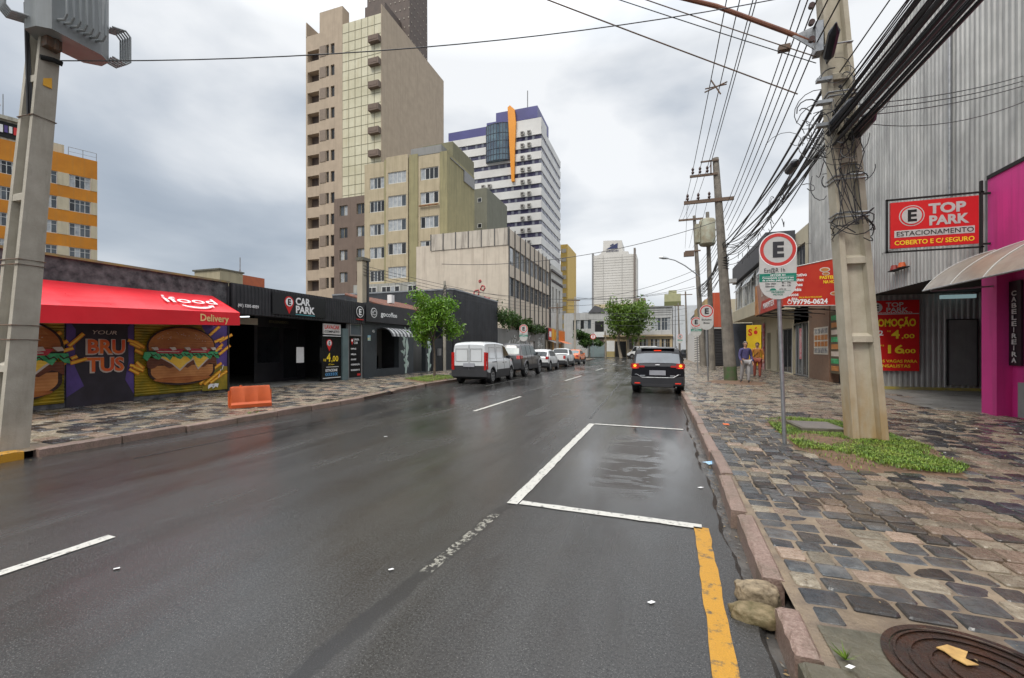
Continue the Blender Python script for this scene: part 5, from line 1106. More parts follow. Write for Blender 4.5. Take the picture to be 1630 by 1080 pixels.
# two-storey building
t = thing('cream_overhang_building', 'cream two-storey building with dark clad overhanging upper floor', 'building', (XR, 32, 0))
CB = stucco('cream_paint', (.50, .45, .33), (.33, .29, .21), .4); f = FRt(XR)
b = MB(); facade(b, f, -38.5, -24.75, 2.9, 7.7, [(-27.0, 5.4, -25.3, 6.9)], .2); b.box(7.2, 14, 24.8, 38.5, 7.4, 7.6); b.box(6.95, 14, 38.4, 38.5, 0, 7.7); b.box(6.9, 14, 24.75, 24.8, 0, 7.7); b.build('wall', CB, t)
window(f, -27.0, 5.4, -25.3, 6.9, t, cols=2, pm=[GLASS], fm=FRAMEG)
b = MB(); b.box(5.5, 6.88, 26.9, 38.3, 3.62, 4.42); b.build('slab', CB, t)
b = MB(); b.box(5.48, 6.88, 26.9, 38.3, 6.62, 7.9); b.build('dark_cladding', M('clad_dark', (.04, .042, .05), .5, c2=(.06, .06, .07)), t)
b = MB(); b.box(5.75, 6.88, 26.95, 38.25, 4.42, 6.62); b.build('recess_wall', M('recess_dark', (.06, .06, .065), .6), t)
for k in range(7):
    y = -38.1+k*1.58; window(FRt(5.7), y, 4.5, y+1.45, 6.5, t, cols=2, rail=1, pm=[GLASS, CURT, CURT], dep=0)
for k in (1, 3, 4, 6): 
    y = -38.1+k*1.58; b = MB(); F = Fr((5.66, -(y), 6.4), (0, -1, 0), (-.5, 0, -.85)); b.box(.1, 1.3, 0, .75, 0, .03, fr=F); b.build('tilted_pane', CURT, t)
b = MB(); facade(b, f, -38.5, -27.3, .1, 2.9, [(-30.9, .15, -27.5, 2.7), (-33.4, .15, -32.4, 2.6), (-37.8, .15, -34.5, 2.8)], .4); b.build('shop_wall', CB, t)
window(f, -30.9, .15, -27.5, 2.7, t, cols=4, pm=[GLASS, CURT, GLASSD], fm=FRAMEG, dep=.2, name='shop_window')
b = MB()
for k in range(9):
    for i in range(3): b.box(7.25, 7.4, 27.8+i*1.0, 28.5+i*1.0, .5+k*.22, .6+k*.22)
b.build('display_shelf', WHITE, t)
b = MB(); b.box(7.5, 7.6, 27, 38.4, .1, 2.9); b.build('shop_interior', INT, t)
b = MB(); b.box(-34.3, -33.9, .1, 3.3, .05, .12, fr=f); b.build('red_door_post', M('notice_red', (0, 0, 0)), t)
t = thing('yellow_sidewalk_banner', 'yellow pavement banner with red SÓ lettering beyond the snack bar', 'banner', (4.45, 24.4, .1)); ff = FF(24.4)
b = MB(); b.box(4.12, 4.78, .7, 2.72, 0, .03, fr=ff); b.build('cloth', M('banner_yellow', (.8, .55, .02), .5), t); text('SÓ', ff, 4.2, 2.2, .32, RED, t, w=.48, c=.034, bold=.05)
b = MB(); b.tube([(4.15, 24.42, .1), (4.15, 24.42, 2.75)], .015, 5); b.tube([(4.75, 24.42, .1), (4.75, 24.42, 2.75)], .015, 5); b.build('stand', BLKM, t)
b = MB(); b.box(4.3, 4.7, .8, 1.2, .03, .036, fr=ff); b.build('picture', C_OR, t)
t = thing('grey_blue_wall', 'dark blue-grey painted side wall next to the overhang building', 'wall', (6, 40, 0)); box_part('wall', t, M('blue_grey_wall', (.06, .07, .09), .6, c2=(.05, .055, .07)), 5.6, 14, 39.0, 39.3, 0, 3.6)
# black garage, orange-red building
t = thing('black_roller_garage', 'low black garage with horizontal roller shutter and white edging', 'garage', (4.7, 39.5, 0))
b = MB(); b.box(3.7, 5.58, 39.6, 46, 0, 3.35); b.build('box', BLKM, t)
b = MB(); z = .15; ff = FF(39.6)
while z < 3.15: b.quad(ff.p(3.78, z, .01), ff.p(5.5, z, .01), ff.p(5.5, z+.09, .05), ff.p(3.78, z+.09, .05)); b.quad(ff.p(3.78, z+.09, .05), ff.p(5.5, z+.09, .05), ff.p(5.5, z+.13, .01), ff.p(3.78, z+.13, .01)); z += .13
b.build('roller_shutter', BLK, t); b = MB(); b.box(3.66, 5.62, 3.2, 3.32, 0, .09, fr=ff); b.box(3.64, 3.74, 0, 3.2, 0, .09, fr=ff); b.build('white_edging', GREY, t)
b = MB(); b.box(3.9, 4.3, 1.55, 1.72, .05, .07, fr=ff); b.build('plate', WHITE, t)
t = thing('orange_red_building', 'orange-red painted narrow building with ochre brick side behind the garage', 'building', (4.8, 46, 0))
box_part('wall', t, M('paint_orange_red', (.42, .065, .02), .7, c2=(.36, .05, .02), sc=.8, streak=(.45, .3, .2), stain=.3), 4.85, 5.75, 46.2, 60, 0, 7.0)
box_part('ochre_side', t, M('ochre_brick', (.42, .30, .14), .8, c2=(.34, .24, .11), sc=1.5), 4.2, 4.85, 46.4, 60, 0, 6.4)
t = thing('beige_back_house', 'beige upper storey of a house behind the wooden pole', 'house', (6.4, 47, 0)); box_part('wall', t, CB, 5.95, 9, 47, 55, 0, 6.4); window(FF(47), 6.2, 4.2, 6.7, 5.4, t, cols=1, dep=-.02)
t = thing('striped_wall', 'white wall end with dark zigzag bricks beyond the roadside signs', 'wall', (4.0, 50, 0)); box_part('wall', t, WHITE, 3.5, 4.3, 50, 62, 0, 3.4)
b = MB()
for k in range(13): b.prism(FF(50), [(3.5, .2+k*.24), (4.3, .36+k*.24), (4.3, .46+k*.24), (3.5, .3+k*.24)], 0, .03)
b.build('zigzag_brick', FRAMEG, t)
t = thing('grey_end_house', 'dark grey house at the far right of the street', 'house', (5.5, 62, 0)); box_part('wall', t, M('end_house_grey', (.14, .14, .14), .8), 4.4, 10, 62.5, 70, 0, 6.2); box_part('door', t, GLASS, 4.6, 5.4, 62.4, 62.5, .2, 2.6)

# ================================================================ vehicles
TYRE = M('tyre_rubber', (.016, .016, .017), .7); RIM = M('alloy_rim', (.42, .43, .44), .35, .6); PLAS = M('black_plastic', (.03, .031, .034), .5); CHR = M('chrome', (.55, .56, .57), .2, .9)
TAIL = M('tail_red', (.45, .012, .01), .2, coat=.5); CGL = M('car_glass', (.02, .026, .03), .04); CGLL = M('car_glass_light', (.17, .21, .22), .3, c2=(.10, .13, .14), sc=3); AMB = M('indicator_amber', (.8, .3, .02), .3); LBR = M('brake_light_lit', (1, .05, .01), .3, emit=.4); LAM = M('turn_light_lit', (1, .40, .03), .3, emit=.7)
def paint(n, c, metal=.2): return M(n, c, .28, metal, c2=tuple(x*.93 for x in c), sc=1.5, coat=.6)
def lerp(tab, y):
    if y <= tab[0][0]: return tab[0][1]
    for (a, p), (b_, q) in zip(tab, tab[1:]):
        if y <= b_: return p+(q-p)*(y-a)/(b_-a)
    return tab[-1][1]
def car(name, label, cat, group, S):
    t = thing(name, label, cat, (0, 0, 0), group); L, W = S['L'], S['W']; r = S['r']; R_ = r+.07; ya, yb = S['axles']; z0 = S.get('z0', .22); tum = S.get('tum', .22); body = S['paint']; cl = S.get('clad', PLAS)
    ys_ = sorted(set([round(L*i/56, 3) for i in range(57)]+[p[0] for p in S['prof']]+[p[0] for p in S['belt']]+[q for g in S['side'] for q in g]+[ya-R_, ya+R_, yb-R_, yb+R_, ya, yb, .03]))
    ys_ = [y for y in ys_ if 0 <= y <= L]
    sq = S.get('square', .5)
    def ring(y):
        w = W/2*(1-.09*math.exp(-y/.16)*(1-sq*.5)-.16*math.exp(-(L-y)/.28)); top = lerp(S['prof'], y); belt = min(lerp(S['belt'], y), top-.04)
        zz = z0+.10*math.exp(-y/.12)+.05*math.exp(-(L-y)/.2); za = zz
        for c in (ya, yb):
            d = abs(y-c)
            if d < R_: za = max(za, r+math.sqrt(max(0, R_*R_-d*d)))
        h = top-belt; k = min(1, h/.3); clz = max(za+.05, min(zz+.26, belt-.1)); rt = .055*k+.02
        xt = w-.04-tum*max(0, h-rt)*1.0
        P = [(0, zz), (w-.28, zz), (w-.27, za), (w-.03, za), (w, za+.045), (w+.004, clz+.01), (w-.004, (clz+belt)/2), (w-.03, belt-.015), (w-.045, belt+.012), (xt, top-rt), (xt-.05, top-.015-.01*k), (xt*.55, top+.012*k), (0, top+.02*k)]
        return P
    rings = [ring(y) for y in ys_]; n = len(rings[0]); b = MB()
    for y, P in zip(ys_, rings):
        for x, z in P: b.v.append((x, y, z))
        for x, z in P: b.v.append((-x, y, z))
    for i in range(len(ys_)-1):
        for s in (0, 1):
            for j in range(n-1):
                a = i*2*n+s*n+j; c = (i+1)*2*n+s*n+j; b.f.append((a, a+1, c+1, c)); b.m.append(1 if j < 5 else 0)
    for i in (0, len(ys_)-1):
        for j in range(n-1): a = i*2*n+j; b.f.append((a, a+1, a+n+1, a+n)); b.m.append(1 if j < (6 if S.get('black_bumper') else 5) else 0)
    bd = b.build('body', [body, cl], t, smooth=True, sharp=28)
    bv = bd.modifiers.new('soft', 'BEVEL') if 0 else None
    # side glass
    for gi, (g0, g1) in enumerate(S['side']):
        for s in (1, -1):
            b = MB(); yy = [y for y in ys_ if g0-1e-6 <= y <= g1+1e-6]
            for p, q in zip(yy, yy[1:]):
                P, Q = ring(p), ring(q); f = lambda A, y, u: (s*(A[8][0]*(1-u)+A[9][0]*u+.006), y, A[8][1]*(1-u)+A[9][1]*u)
                if P[9][1]-P[8][1] > .05 or Q[9][1]-Q[8][1] > .05: b.quad(f(P, p, .08), f(Q, q, .08), f(Q, q, .93), f(P, p, .93))
            if b.f: b.build('side_window', S.get('sglass', CGL), t)
    def topglass(a0, a1, m, nm):
        b = MB(); yy = [y for y in ys_ if a0-1e-6 <= y <= a1+1e-6]
        for p, q in zip(yy, yy[1:]):
            P, Q = ring(p), ring(q); k = .008; 
            for s in (1, -1):
                for j in (10, 11): 
                    x = lambda A, j: A[j][0]*(.96 if j == 10 else 1)
                    b.quad((s*x(P, j), p-k*(1 if a0 < L/2 else -1), P[j][1]+k), (s*x(Q, j), q-k*(1 if a0 < L/2 else -1), Q[j][1]+k), (s*x(Q, j+1), q-k*(1 if a0 < L/2 else -1), Q[j+1][1]+k), (s*x(P, j+1), p-k*(1 if a0 < L/2 else -1), P[j+1][1]+k))
        if b.f: b.build(nm, m, t, smooth=True)
    if S.get('rear'): topglass(*S['rear'], S.get('rglass', CGLL), 'rear_window')
    topglass(*S['front'], CGL, 'windscreen')
    # wheels
    for c in (ya, yb):
        for s in (1, -1):
            xo = s*(W/2-.02); b = MB(); xs = [xo-s*.21, xo-s*.20, xo-s*.02, xo]; b.tube([(xs[0], c, r), (xs[1], c, r), (xs[2], c, r), (xs[3], c, r)], [r*.93, r, r, r*.93], 28); wh = b.build('wheel', TYRE, t, smooth=True, sharp=40)
            b = MB(); F = Fr((xo, c, r), (0, s, 0)); b.ring(F, 0, 0, 0, r*.62, .001, .006); b.ring(F, 0, 0, r*.56, r*.64, .006, .022)
            for k in range(5): a = k*2*math.pi/5+.3; b.prism(F, [(.03*math.cos(a+1.57), .03*math.sin(a+1.57)), (.03*math.cos(a-1.57), .03*math.sin(a-1.57)), (r*.58*math.cos(a-.13), r*.58*math.sin(a-.13)), (r*.58*math.cos(a+.13), r*.58*math.sin(a+.13))], .006, .02)
            b.build('rim', [RIM], wh)
            b = MB(); b.ring(F, 0, 0, r*.05, r*.56, .0065, .0075); b.build('rim_shadow', BLKM, wh)
    # doors, handles, mirrors
    for y in S.get('seams', []):
        for s in (1, -1):
            P = ring(y); b = MB(); b.tube([(s*(P[j][0]+.002), y, P[j][1]) for j in (5, 6, 7, 8, 9)], .006, 4); b.build('door_seam', BLKM, t)
    for y in S.get('handles', []):
        P = ring(y)
        for s in (1, -1): b = MB(); b.tube([(s*(P[6][0]+.02), y-.08, P[7][1]-.12), (s*(P[6][0]+.03), y, P[7][1]-.12), (s*(P[6][0]+.02), y+.08, P[7][1]-.12)], .014, 6); b.build('door_handle', S.get('hm', body), t)
    ym = S['mirror']; P = ring(ym)
    for s in (1, -1): b = MB(); x = P[8][0]; b.box(min(s*x, s*(x+.06)), max(s*x, s*(x+.06)), ym-.02, ym+.03, P[8][1]+.02, P[8][1]+.06); b.tube([(s*(x+.05), ym-.03, P[8][1]+.09), (s*(x+.05), ym+.05, P[8][1]+.09)], [.085, .06], 10); b.build('wing_mirror', S.get('mm', body), t)
    # lights / plate / rear
    for (x0, x1, zz0, zz1, wrap) in S['tails']:
        for s in (1, -1):
            b = MB(); y = -.012; X0, X1 = sorted((s*x0, s*x1)); b.box(X0, X1, y-.015, .06, zz0, zz1)
            if wrap: xw = s*(ring(.1)[6][0]-.004); A, B = sorted((xw, xw+s*.02)); b.box(A, B, -.0, wrap, zz0+.02, zz1-.01)
            b.build('tail_light', TAIL, t)
    zp = S['plate']; b = MB(); b.box(-.26, .26, -.045, -.02, zp-.08, zp+.08); b.build('licence_plate', M('plate_grey', (.32, .33, .36), .5), t)
    if S.get('pads'): 
        for (x0, x1, q0, q1, m) in S['pads']: b = MB(); b.box(x0, x1, -.035, .02, q0, q1); b.build('rear_trim', m, t)
    if S.get('rails'):
        for s in (1, -1): b = MB(); P = ring((S['rails'][0]+S['rails'][1])/2); b.tube([(s*P[10][0], S['rails'][0], P[10][1]-.01), (s*P[10][0], S['rails'][0]+.12, P[10][1]+.045), (s*P[10][0], S['rails'][1]-.12, P[10][1]+.045), (s*P[10][0], S['rails'][1], P[10][1]-.01)], .014, 6); b.build('roof_rail', S.get('railm', PLAS), t)
    b = MB(); b.box(-W/2+.3, W/2-.3, .4, L-.4, z0-.03, z0+.12); b.build('underbody', BLKM, t)
    return t, ring
def place(t, x, y, rz=0): t.location = (x, y, 0); t.rotation_euler = (0, 0, R(rz))
# white panel van
t, rg = car('panel_van', 'white panel van with blank rear door windows parked first in the left row', 'van', 'vehicles parked along the left kerb', dict(L=4.0, W=1.68, r=.31, axles=(.72, 3.32), paint=paint('van_white', (.60, .63, .64), 0), square=1.6, tum=.13,
    prof=[(0, 1.70), (.06, 1.78), (.3, 1.82), (1.5, 1.84), (2.4, 1.78), (2.55, 1.74), (3.25, 1.16), (3.75, .98), (4.0, .72)], belt=[(0, 1.02), (2.6, 1.04), (3.2, 1.02), (4, .62)], side=[(2.25, 2.98)], front=(2.6, 3.2), seams=(2.2, 1.25, 3.02), handles=(2.05, 2.4), hm=PLAS, mm=PLAS, mirror=2.95,
    tails=[(.70, .80, .62, 1.38, .12)], plate=.83, pads=[(-.83, .83, .33, .62, PLAS), (-.004, .004, .62, 1.7, FRAMEG)], black_bumper=1))
b = MB()
for x0, x1 in ((-.64, -.06), (.06, .6)):
    for q in ((x0, x1, .98, .998), (x0, x1, 1.52, 1.538), (x0, x0+.018, .98, 1.53), (x1-.018, x1, .98, 1.53)): b.box(q[0], q[1], -.012, .0, q[2], q[3])
b.build('blank_window_outline', FRAMEG, t)
for s in (1, -1):
    for y0, y1 in ((.35, 1.15), (1.32, 2.1)):
        P = rg(1.0); b = MB(); x = s*(P[8][0]+.0); pts = [(y0, 1.1), (y1, 1.1), (y1-.02, 1.58), (y0+.1, 1.6), (y0, 1.1)]
        b.tube([(s*(P[8][0]-.13*(z-1.02)+.004), y, z) for y, z in pts], .008, 4); b.build('side_panel_crease', FRAMEG, t)
    b = MB(); P = rg(2.0); b.box(*sorted((s*(P[6][0]), s*(P[6][0]+.012))), 1.2, 3.0, .46, .60); b.build('rubbing_strip', PLAS, t)
    b = MB(); b.box(*sorted((s*(P[7][0]), s*(P[7][0]+.016))), .65, 1.25, .93, .965); b.build('door_rail', PLAS, t)
place(t, -7.80, 17.15, .5)
# dark grey sport utility
t, rg = car('sport_utility_vehicle', 'dark grey off-road wagon parked behind the white van in the left row', 'car', 'vehicles parked along the left kerb', dict(L=4.7, W=1.86, r=.40, axles=(.95, 3.75), paint=paint('suv_graphite', (.045, .045, .048), .4), square=1.2, tum=.24, z0=.38,
    prof=[(0, 1.16), (.06, 1.22), (.32, 1.70), (.5, 1.80), (1.6, 1.84), (2.5, 1.80), (2.75, 1.74), (3.35, 1.24), (4.3, 1.12), (4.7, .86)], belt=[(0, 1.10), (2.9, 1.16), (3.4, 1.1), (4.7, .8)], side=[(.5, 1.15), (1.22, 2.0), (2.08, 3.15)], sglass=CGLL, front=(2.75, 3.3), rear=(.07, .30), seams=(1.18, 2.04, 3.2), handles=(1.4, 2.25), mirror=3.05,
    tails=[(.66, .86, .98, 1.17, .28)], plate=.94, pads=[(-.8, .8, .44, .60, PLAS), (-.45, .45, .82, 1.02, BLKM)], rails=(.7, 2.5)))
for s in (1, -1):
    for c in (.95, 3.75): b = MB(); P = rg(2); b.tube([(s*(P[4][0]+.01), c+.50*math.cos(R(a)), .40+.50*math.sin(R(a))) for a in range(8, 173, 12)], .035, 6); b.build('wheel_arch_trim', M('arch_grey', (.16, .16, .165), .5), t)
place(t, -7.92, 22.1, 0)
# white compact
t, _ = car('white_compact_hatchback', 'small white hatchback with black wheel arches behind the grey off-road wagon', 'car', 'vehicles parked along the left kerb', dict(L=3.7, W=1.60, r=.31, axles=(.62, 3.05), paint=paint('white_gloss', (.66, .67, .67), 0), tum=.26,
    prof=[(0, .92), (.05, .98), (.4, 1.40), (.6, 1.47), (1.4, 1.5), (2.1, 1.44), (2.75, 1.05), (3.4, .92), (3.7, .66)], belt=[(0, .88), (.6, 1.0), (2.7, .92), (3.7, .6)], side=[(.6, 1.35), (1.42, 2.45)], front=(2.1, 2.7), rear=(.06, .38), rglass=CGL, seams=(1.38, 2.5), handles=(1.6,), mirror=2.35,
    tails=[(.58, .74, .82, 1.0, .2)], plate=.62))
place(t, -8.12, 29.4, 0)
# white pickup: cab and open bed
t, _ = car('white_pickup', 'small white pickup truck with dark rear window in the left row', 'pickup', 'vehicles parked along the left kerb', dict(L=4.4, W=1.66, r=.32, axles=(.9, 3.6), paint=paint('white_gloss', (0, 0, 0)), tum=.24,
    prof=[(0, 1.04), (1.45, 1.04), (1.55, 1.12), (1.8, 1.50), (2.0, 1.56), (2.6, 1.55), (2.8, 1.50), (3.35, 1.06), (4.0, .95), (4.4, .7)], belt=[(0, 1.0), (3.3, 1.0), (4.4, .66)], side=[(2.0, 3.05)], front=(2.8, 3.3), rear=(1.56, 1.8), rglass=CGL, seams=(1.95, 3.1), handles=(2.2,), mirror=3.0,
    tails=[(.64, .80, .72, .98, .1)], plate=.52))
b = MB(); b.box(-.68, .68, .1, 1.45, 1.05, 1.075); b.build('bed_cover', PLAS, t)
place(t, -8.2, 35.4, -1)
# orange sedan
t, _ = car('orange_taxi', 'bright orange saloon taxi parked last in the left row', 'car', 'vehicles parked along the left kerb', dict(L=4.3, W=1.70, r=.31, axles=(.85, 3.4), paint=paint('taxi_orange', (.78, .17, .03), 0), tum=.26,
    prof=[(0, .92), (.06, 1.0), (.65, 1.06), (1.15, 1.40), (1.4, 1.46), (2.2, 1.46), (2.45, 1.40), (3.1, 1.02), (3.9, .90), (4.3, .66)], belt=[(0, .88), (.7, .98), (3.1, .94), (4.3, .6)], side=[(1.1, 1.75), (1.82, 2.85)], front=(2.45, 3.05), rear=(.67, 1.13), rglass=CGLL, seams=(1.78, 2.9), handles=(1.3, 2.0), mirror=2.75,
    tails=[(.60, .78, .74, .94, .14)], plate=.74))
place(t, -8.35, 42.2, -2)
# black crossover in the road
t, rg = car('black_crossover', 'black crossover with lit amber and red tail lamps stopped beside the right kerb', 'car', None, dict(L=4.3, W=1.76, r=.34, axles=(.86, 3.46), paint=M('crossover_black', (.007, .007, .010), .2, spec=.3), tum=.26, square=.9,
    prof=[(0, .93), (.05, 1.0), (.36, 1.43), (.46, 1.52), (.6, 1.545), (1.5, 1.585), (2.3, 1.54), (2.5, 1.5), (3.2, 1.10), (3.95, .98), (4.3, .72)], belt=[(0, .90), (.5, 1.08), (3.1, .98), (4.3, .66)], side=[(.62, 1.3), (1.38, 2.75)], front=(2.5, 3.15), rear=(.06, .35), rglass=M('rear_glass_reflect', (.16, .18, .20), .08), seams=(1.34, 2.8), handles=(1.6, 2.2), mirror=2.7,
    tails=[(.60, .83, .86, 1.03, .3), (.42, .60, .90, .96, 0)], plate=.72, rails=(.7, 2.3), railm=CHR))
for s in (1, -1):
    b = MB(); b.tube([(s*.73, -.03, .955), (s*.73, -.05, .955)], .05, 14); b.build('turn_light', LAM, t)
    b = MB(); b.box(*sorted((s*.66, s*.80)), -.037, -.0, .865, .885); b.build('brake_light', LBR, t)
    b = MB(); b.box(*sorted((s*.56, s*.74)), -.085, -.05, .35, .385); b.build('reflector', LBR if 0 else M('reflector_red', (.7, .04, .02), .3, emit=.15), t)
    b = MB(); b.box(*sorted((s*.40, s*.56)), -.045, -.02, .60, .64); b.build('badge_lettering', CHR, t)
b = MB(); b.tube([(-.80, .05, .66), (-.66, -.035, .66), (-.50, -.05, .56), (.50, -.05, .56), (.66, -.035, .66), (.80, .05, .66)], .012, 6)
b.build('bumper_line', STEEL, t)
b = MB(); b.box(-.78, .78, -.05, .25, .30, .56); b.build('rear_bumper', M('bumper_dark', (.022, .023, .027), .5), t)
b = MB(); b.box(-.5, .5, -.07, .05, .25, .34); b.build('skid_plate', PLAS, t)
b = MB(); b.tube([(.02, .10, 1.075), (.22, .105, 1.085), (.42, .10, 1.07)], .010, 5); b.build('rear_wiper', BLKM, t)
b = MB(); b.tube([(-.07, -.03, .985), (.07, -.03, .985)], .018, 8); b.build('badge', CHR, t)
b = MB(); b.box(-.12, .12, .34, .37, 1.455, 1.48); b.build('high_brake_light', LBR, t)
b = MB(); b.box(-.55, .55, .35, .62, 1.53, 1.548); b.build('spoiler', MATS['crossover_black'], t)
place(t, -.07, 15.45, 0)
# parked cars far off and in the car park
t, _ = car('dark_parked_car', 'dark hatchback parked far away at the right end of the street', 'car', None, dict(L=4.1, W=1.7, r=.31, axles=(.7, 3.3), paint=paint('dark_blue_paint', (.02, .022, .03), .3), prof=[(0, .92), (.05, .98), (.4, 1.40), (.6, 1.48), (2.3, 1.46), (3.0, 1.05), (3.8, .92), (4.1, .66)], belt=[(0, .88), (3.0, .92), (4.1, .6)], side=[(.6, 1.5), (1.6, 2.7)], front=(2.3, 2.95), rear=(.06, .38), seams=(), mirror=2.5, tails=[(.58, .76, .82, 1.0, .2)], plate=.62))
place(t, 5.6, 71, 90)
t, _ = car('green_white_van', 'white van with a green leaf mark half hidden behind the black crossover', 'van', None, dict(L=4.6, W=1.8, r=.33, axles=(.8, 3.7), paint=paint('white_gloss', (0, 0, 0)), tum=.1, prof=[(0, 1.9), (.06, 1.98), (3.3, 2.0), (3.9, 1.2), (4.6, .8)], belt=[(0, 1.1), (3.8, 1.1), (4.6, .7)], side=[(3.0, 3.7)], front=(3.35, 3.85), seams=(2.9,), mirror=3.7, tails=[(.7, .82, .7, 1.3, .1)], plate=.8))
b = MB(); b.prism(Fr((0, 0, 0), (0, -1, 0)), [(-1.6, .8), (-.6, .9), (-.5, 1.6), (-1.3, 1.7)], .92, .94); b.build('green_mark', M('leaf_green_paint', (.02, .3, .06), .5), t)
b = MB(); b.prism(Fr((0, 0, 0), (0, 1, 0)), [(.6, .8), (1.6, .9), (1.5, 1.6), (.7, 1.7)], .92, .94); b.build('green_mark', MATS['leaf_green_paint'], t)
place(t, -.4, 72.5, 78)
for i, (x, y, lb) in enumerate(((-16.3, 11.3, 'black car parked inside the dark car park, nearer the entrance'), (-22.0, 13.3, 'black car parked deeper inside the dark car park'))):
    t, _ = car('car_in_car_park', lb, 'car', None, dict(L=4.3, W=1.75, r=.32, axles=(.85, 3.4), paint=MATS['crossover_black'], tum=.26, prof=[(0, .92), (.06, 1.0), (.65, 1.06), (1.15, 1.40), (1.4, 1.46), (2.2, 1.46), (2.45, 1.40), (3.1, 1.02), (3.9, .90), (4.3, .66)], belt=[(0, .88), (.7, .98), (3.1, .94), (4.3, .6)], side=[(1.1, 1.75), (1.82, 2.85)], front=(2.45, 3.05), rear=(.67, 1.13), seams=(), mirror=2.75, tails=[(.60, .78, .74, .94, .14)], plate=.74))
    t.location = (x, y, .12); t.rotation_euler = (0, 0, R(86+i*4))

# ================================================================ poles and their gear
HW = M('hardware_iron', (.10, .085, .07), .7, c2=(.16, .08, .04), sc=20); CER = M('insulator_brown', (.06, .03, .025), .25); WOOD = M('grey_wood_pole', (.24, .215, .18), .85, c2=(.14, .125, .105), sc=3, streak=(.05, .045, .04), bmp=.4, bsc=20)
def tpole(name, label, base, topc, h, w0, d0, w1, d1, rz, ribs, group=None):
    """double-T concrete pole: two flanges joined by a thin web, with bridging ribs across the recess"""
    t = thing(name, label, 'utility pole', base, group); bx, by, bz = base; b = MB(); n = 14; ca, sa = math.cos(R(rz)), math.sin(R(rz))
    def P(u, v, k): # u across (between flanges), v depth
        f = k; W, D = w0+(w1-w0)*f, d0+(d1-d0)*f; x, y = u*W/2, v*D/2
        return (bx+(topc[0]-bx)*f+x*ca-y*sa, by+(topc[1]-by)*f+x*sa+y*ca, bz+h*f)
    prof = [(-1, -1), (-.62, -1), (-.50, -.35), (.50, -.35), (.62, -1), (1, -1), (1, 1), (.62, 1), (.50, .35), (-.50, .35), (-.62, 1), (-1, 1)]
    for i in range(n+1):
        for u, v in prof: b.v.append(P(u, v, i/n))
    m_ = len(prof)
    for i in range(n):
        for j in range(m_): b.f.append((i*m_+j, i*m_+(j+1) % m_, (i+1)*m_+(j+1) % m_, (i+1)*m_+j)); b.m.append(0)
    b.f.append(tuple(range(m_))[::-1]); b.f.append(tuple(n*m_+j for j in range(m_))); b.m += [0, 0]
    for z in ribs:
        k = z/h; dk = .045/h
        for s in (-1, 1):
            c = [P(u, v*s, q) for q in (k-dk, k+dk) for u, v in ((-.6, .33), (.6, .33), (.6, .97), (-.6, .97))]; q0 = len(b.v); b.v += c
            b.f += [(q0, q0+1, q0+2, q0+3), (q0+4, q0+5, q0+6, q0+7), (q0+2, q0+3, q0+7, q0+6)]; b.m += [0]*3
            c = [P(u, v*s, q) for q in (k+dk, k+dk*2.2) for u, v in ((-.6, .33), (.6, .33))]; c2 = [P(u, v*s, k+dk) for u, v in ((.6, .97), (-.6, .97))]; q0 = len(b.v); b.v += [c[2], c[3], c2[0], c2[1]]; b.f.append((q0, q0+1, q0+2, q0+3)); b.m.append(0)
    # solid first stretch
    b.build('shaft', CONCB if bx > 0 else CONC, t); return t, P
t1, P1 = tpole('concrete_utility_pole', 'tall leaning pale concrete pole standing in grass, wrapped in cables', (3.0, 8.05, .12), (2.33, 8.05), 10.2, .46, .30, .27, .20, 3, (1.55, 2.75, 4.3, 5.6))
b = MB(); b.box(2.82, 3.24, 7.86, 8.24, -.1, .40) if 0 else None
MOSS = M('damp_stain', (.33, .26, .10), .85, c2=(.38, .35, .28), sc=5)
def hoop(parent, P, z, h, pad=.012, m=None, nm='steel_band', r=.012):
    b = MB(); k = z/h; q = [P(u, v, k) for u, v in ((-1.06, -1.08), (1.06, -1.08), (1.06, 1.08), (-1.06, 1.08), (-1.06, -1.08))]; b.tube(q, r, 5); return b.build(nm, m or STEEL, parent)
for z in (4.0, 4.06, 3.42, 3.48, 5.3, 5.36, 6.1): hoop(t1, P1, z, 10.2)
b = MB(); r_ = random.Random(11)
for k in range(6):      # slack cable coils round the pole
    z = 3.35+r_.uniform(-.10, .2); rad = .23+r_.uniform(0, .06); b.tube([(2.78+rad*math.cos(a)+.02, 7.98+.8*rad*math.sin(a), z+.10*math.sin(a+k)+.06*math.cos(2*a+k)) for a in [i*.42+k for i in range(15)]], .008, 4)
for k in range(12):
    x = 2.62+r_.uniform(-.14, .2); z = r_.uniform(4.2, 5.6); b.tube([(x, 7.85, z), (x+r_.uniform(-.1, .1), 7.80, z-.4), (x+r_.uniform(-.15, .15), 7.82, z-.9), (x+.1+r_.uniform(-.1, .2), 7.85, 3.4)], .006, 4)
o = b.build('cable_coil', CABLE, t1)
b = MB(); b.box(2.40, 2.52, 7.76, 7.86, 3.38, 3.6); b.build('junction_box', BLKM, t1) if 0 else None
# street light arm
t = thing('street_light_arm', 'rusty street lamp arm reaching from the concrete pole over the road', 'street lamp', (2.35, 8.0, 6.35))
b = MB(); b.tube([(2.36, 8.0, 6.30), (1.9, 8.0, 6.62), (.9, 8.0, 7.28), (-1.2, 7.9, 8.3)], .036, 8); b.build('arm', M('rusty_arm', (.20, .075, .035), .7, c2=(.14, .05, .03), sc=8), t)
b = MB(); b.box(2.30, 2.40, 7.9, 8.1, 6.15, 6.62); b.prism(FF(7.98), [(2.33, 6.2), (2.33, 6.6), (2.0, 6.5)], -.01, .01); b.build('bracket', STEEL, t)
b = MB(); b.box(1.80, 1.96, 7.9, 8.0, 6.28, 6.36); b.build('control_box', HW, t); b = MB(); b.box(-1.6, -1.1, 7.8, 8.0, 8.2, 8.35); b.build('lamp_head', STEEL, t)
